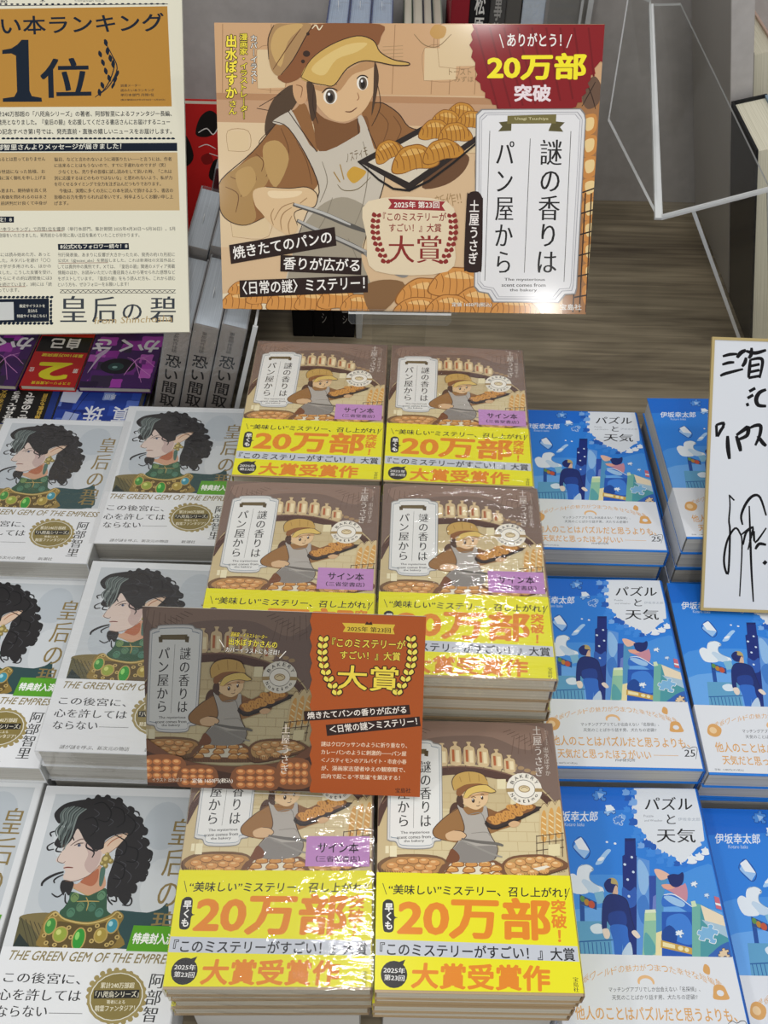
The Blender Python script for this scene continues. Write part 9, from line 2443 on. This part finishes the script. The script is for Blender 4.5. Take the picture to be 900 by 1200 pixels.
# ------------------------------------------------------------------ right side: board, clear fold-out stand, tall books
pl = MB(); pl.box((-.026, 0, .008), (0, .228, .62), material=M['board'])
pl.box((-.0255, -.0012, .008), (-.0005, 0, .62), material=M['wall'])
o = pl.build('divider_board'); o.location = (.4215 + .29*s15/c15, 1.15, TZ + ZC + .0004); o.rotation_euler = (0, -lean, 0); tag(o, 'grey upright divider board behind the clear acrylic stand', 'divider')
def tall_book(name, label, x, y, ztop, t, d, cover, inner, lean_, z=TZ + .0008):
    """fore-edge to the front, left foot corner on the table"""
    h = (ztop - TZ)/math.cos(lean_); o = thing(name, label, 'book', 'tall books standing beside the grey board', (x + h*math.sin(lean_), y, z)); o.rotation_euler = (0, -lean_, 0)
    mb = MB(); k = .0026
    mb.box((0, 0, 0), (k, d, h), cover, M['gloss_print']); mb.box((t-k, 0, 0), (t, d, h), inner, M['gloss_print']); mb.box((0, d-k, 0), (t, d, h), cover, M['gloss_print']); mb.build('cover', o)
    mb = MB(); mb.box((k, .004, .004), (t-k, d-k, h-.004), material=M['page_fore']); mb.build('page_block', o); return o
tall_book('tall_book', 'tall cream-paged book with black and pale blue covers at the right edge', .3985, 1.02, -.5075, .040, .12, '#141519', '#7f95a6', lean)
tall_book('tall_book', 'tall pink-covered book farther back beside the grey board', .4285, 1.20, -.476, .030, .185, '#8f8a80', '#c9ac9c', lean)
tall_book('tall_book', 'tall pale blue book between the pink one and the right edge', .446, 1.03, -.500, .012, .13, '#9fb0bb', '#dfe4e6', lean)
ac = thing('acrylic_easel', 'clear folded acrylic stand standing empty on the wood at the right', 'stand')
K = Vector((0, 0, 0))
P2, P3 = Vector((.2651, .8607, -.4988)), Vector((.3714, .8826, -.4779)); AP1, AP4 = Vector((.2922, 1.178, -.414)), Vector((.3217, 1.172, -.4105))
def quad(name, pts, t=.003, rim=()):
    n = (pts[1]-pts[0]).cross(pts[2]-pts[0]).normalized()
    if n.y > 0: n = -n
    mb = MB(); acr(mb, pts, n, t); mb.build(name, ac)
quad('front_sheet', [P2, P3, AP4, AP1])
tip = Vector((.463, .955, TZ)); tip2 = Vector((.487, .956, TZ)); Bl = P2.lerp(P3, .30)
quad('support_sheet', [Bl + Vector((0, .004, -.002)), P3 + Vector((0, .004, -.002)), tip2, tip])
quad('back_sheet', [P2 + Vector((-.002, .003, 0)), AP1 + Vector((-.002, .004, .002)), Vector((.262, 1.172, -.40)), Vector((.232, 1.02, -.475))])
mb = MB(); d = (P2-AP1).normalized(); s_ = Vector((.0062, 0, .0)); mb.slab([P2 - s_, P2 + s_*.2, AP1 + s_*.1, AP1 - s_*.7], (0, -.5, .8), .004, '#ffffff', M['acrylic_edge']); mb.build('bright_edge', ac)
mb = MB(); u_ = Vector((0, 0, .003)); mb.slab([P2, P3, P3 + u_, P2 + u_], (-.2, -1, .2), .003, '#ffffff', M['acrylic_edge']); mb.build('fold_edge', ac)
mb = MB(); mb.slab([Bl + Vector((-.002, .003, -.003)), Bl + Vector((.0022, .003, -.003)), tip + Vector((.0022, -.001, 0)), tip + Vector((-.002, -.001, 0))], (-.1, -1, .2), .0035, '#ffffff', M['acrylic_edge']); mb.build('support_edge', ac)
mb = MB(); mb.slab([P3 + Vector((-.002, .004, -.003)), P3 + Vector((.0022, .004, -.003)), tip2 + Vector((.0005, 0, 0)), tip2 + Vector((-.0045, 0, 0))], (-.1, -1, .2), .0035, '#ffffff', M['acrylic_edge']); mb.build('support_edge', ac)
# a second clear sheet standing behind the poster's right edge
cs = MB(); cs.slab([(.206, 1.384, TZ + .001), (.258, 1.384, TZ + .001), (.258, 1.384, -.36), (.206, 1.384, -.36)], (0, -1, 0), .004, '#ffffff', M['acrylic'], M['acrylic_edge'])
cs.box((.2555, 1.3755, TZ + .001), (.2625, 1.3795, -.36), material=M['acrylic_edge']); cs.box((.246, 1.3755, TZ + .001), (.2495, 1.3795, -.36), material=M['acrylic_edge'])
o = cs.build('acrylic_sheet'); tag(o, 'clear acrylic sheet upright against the wall behind the poster', 'sheet'); o.location.z = ZC
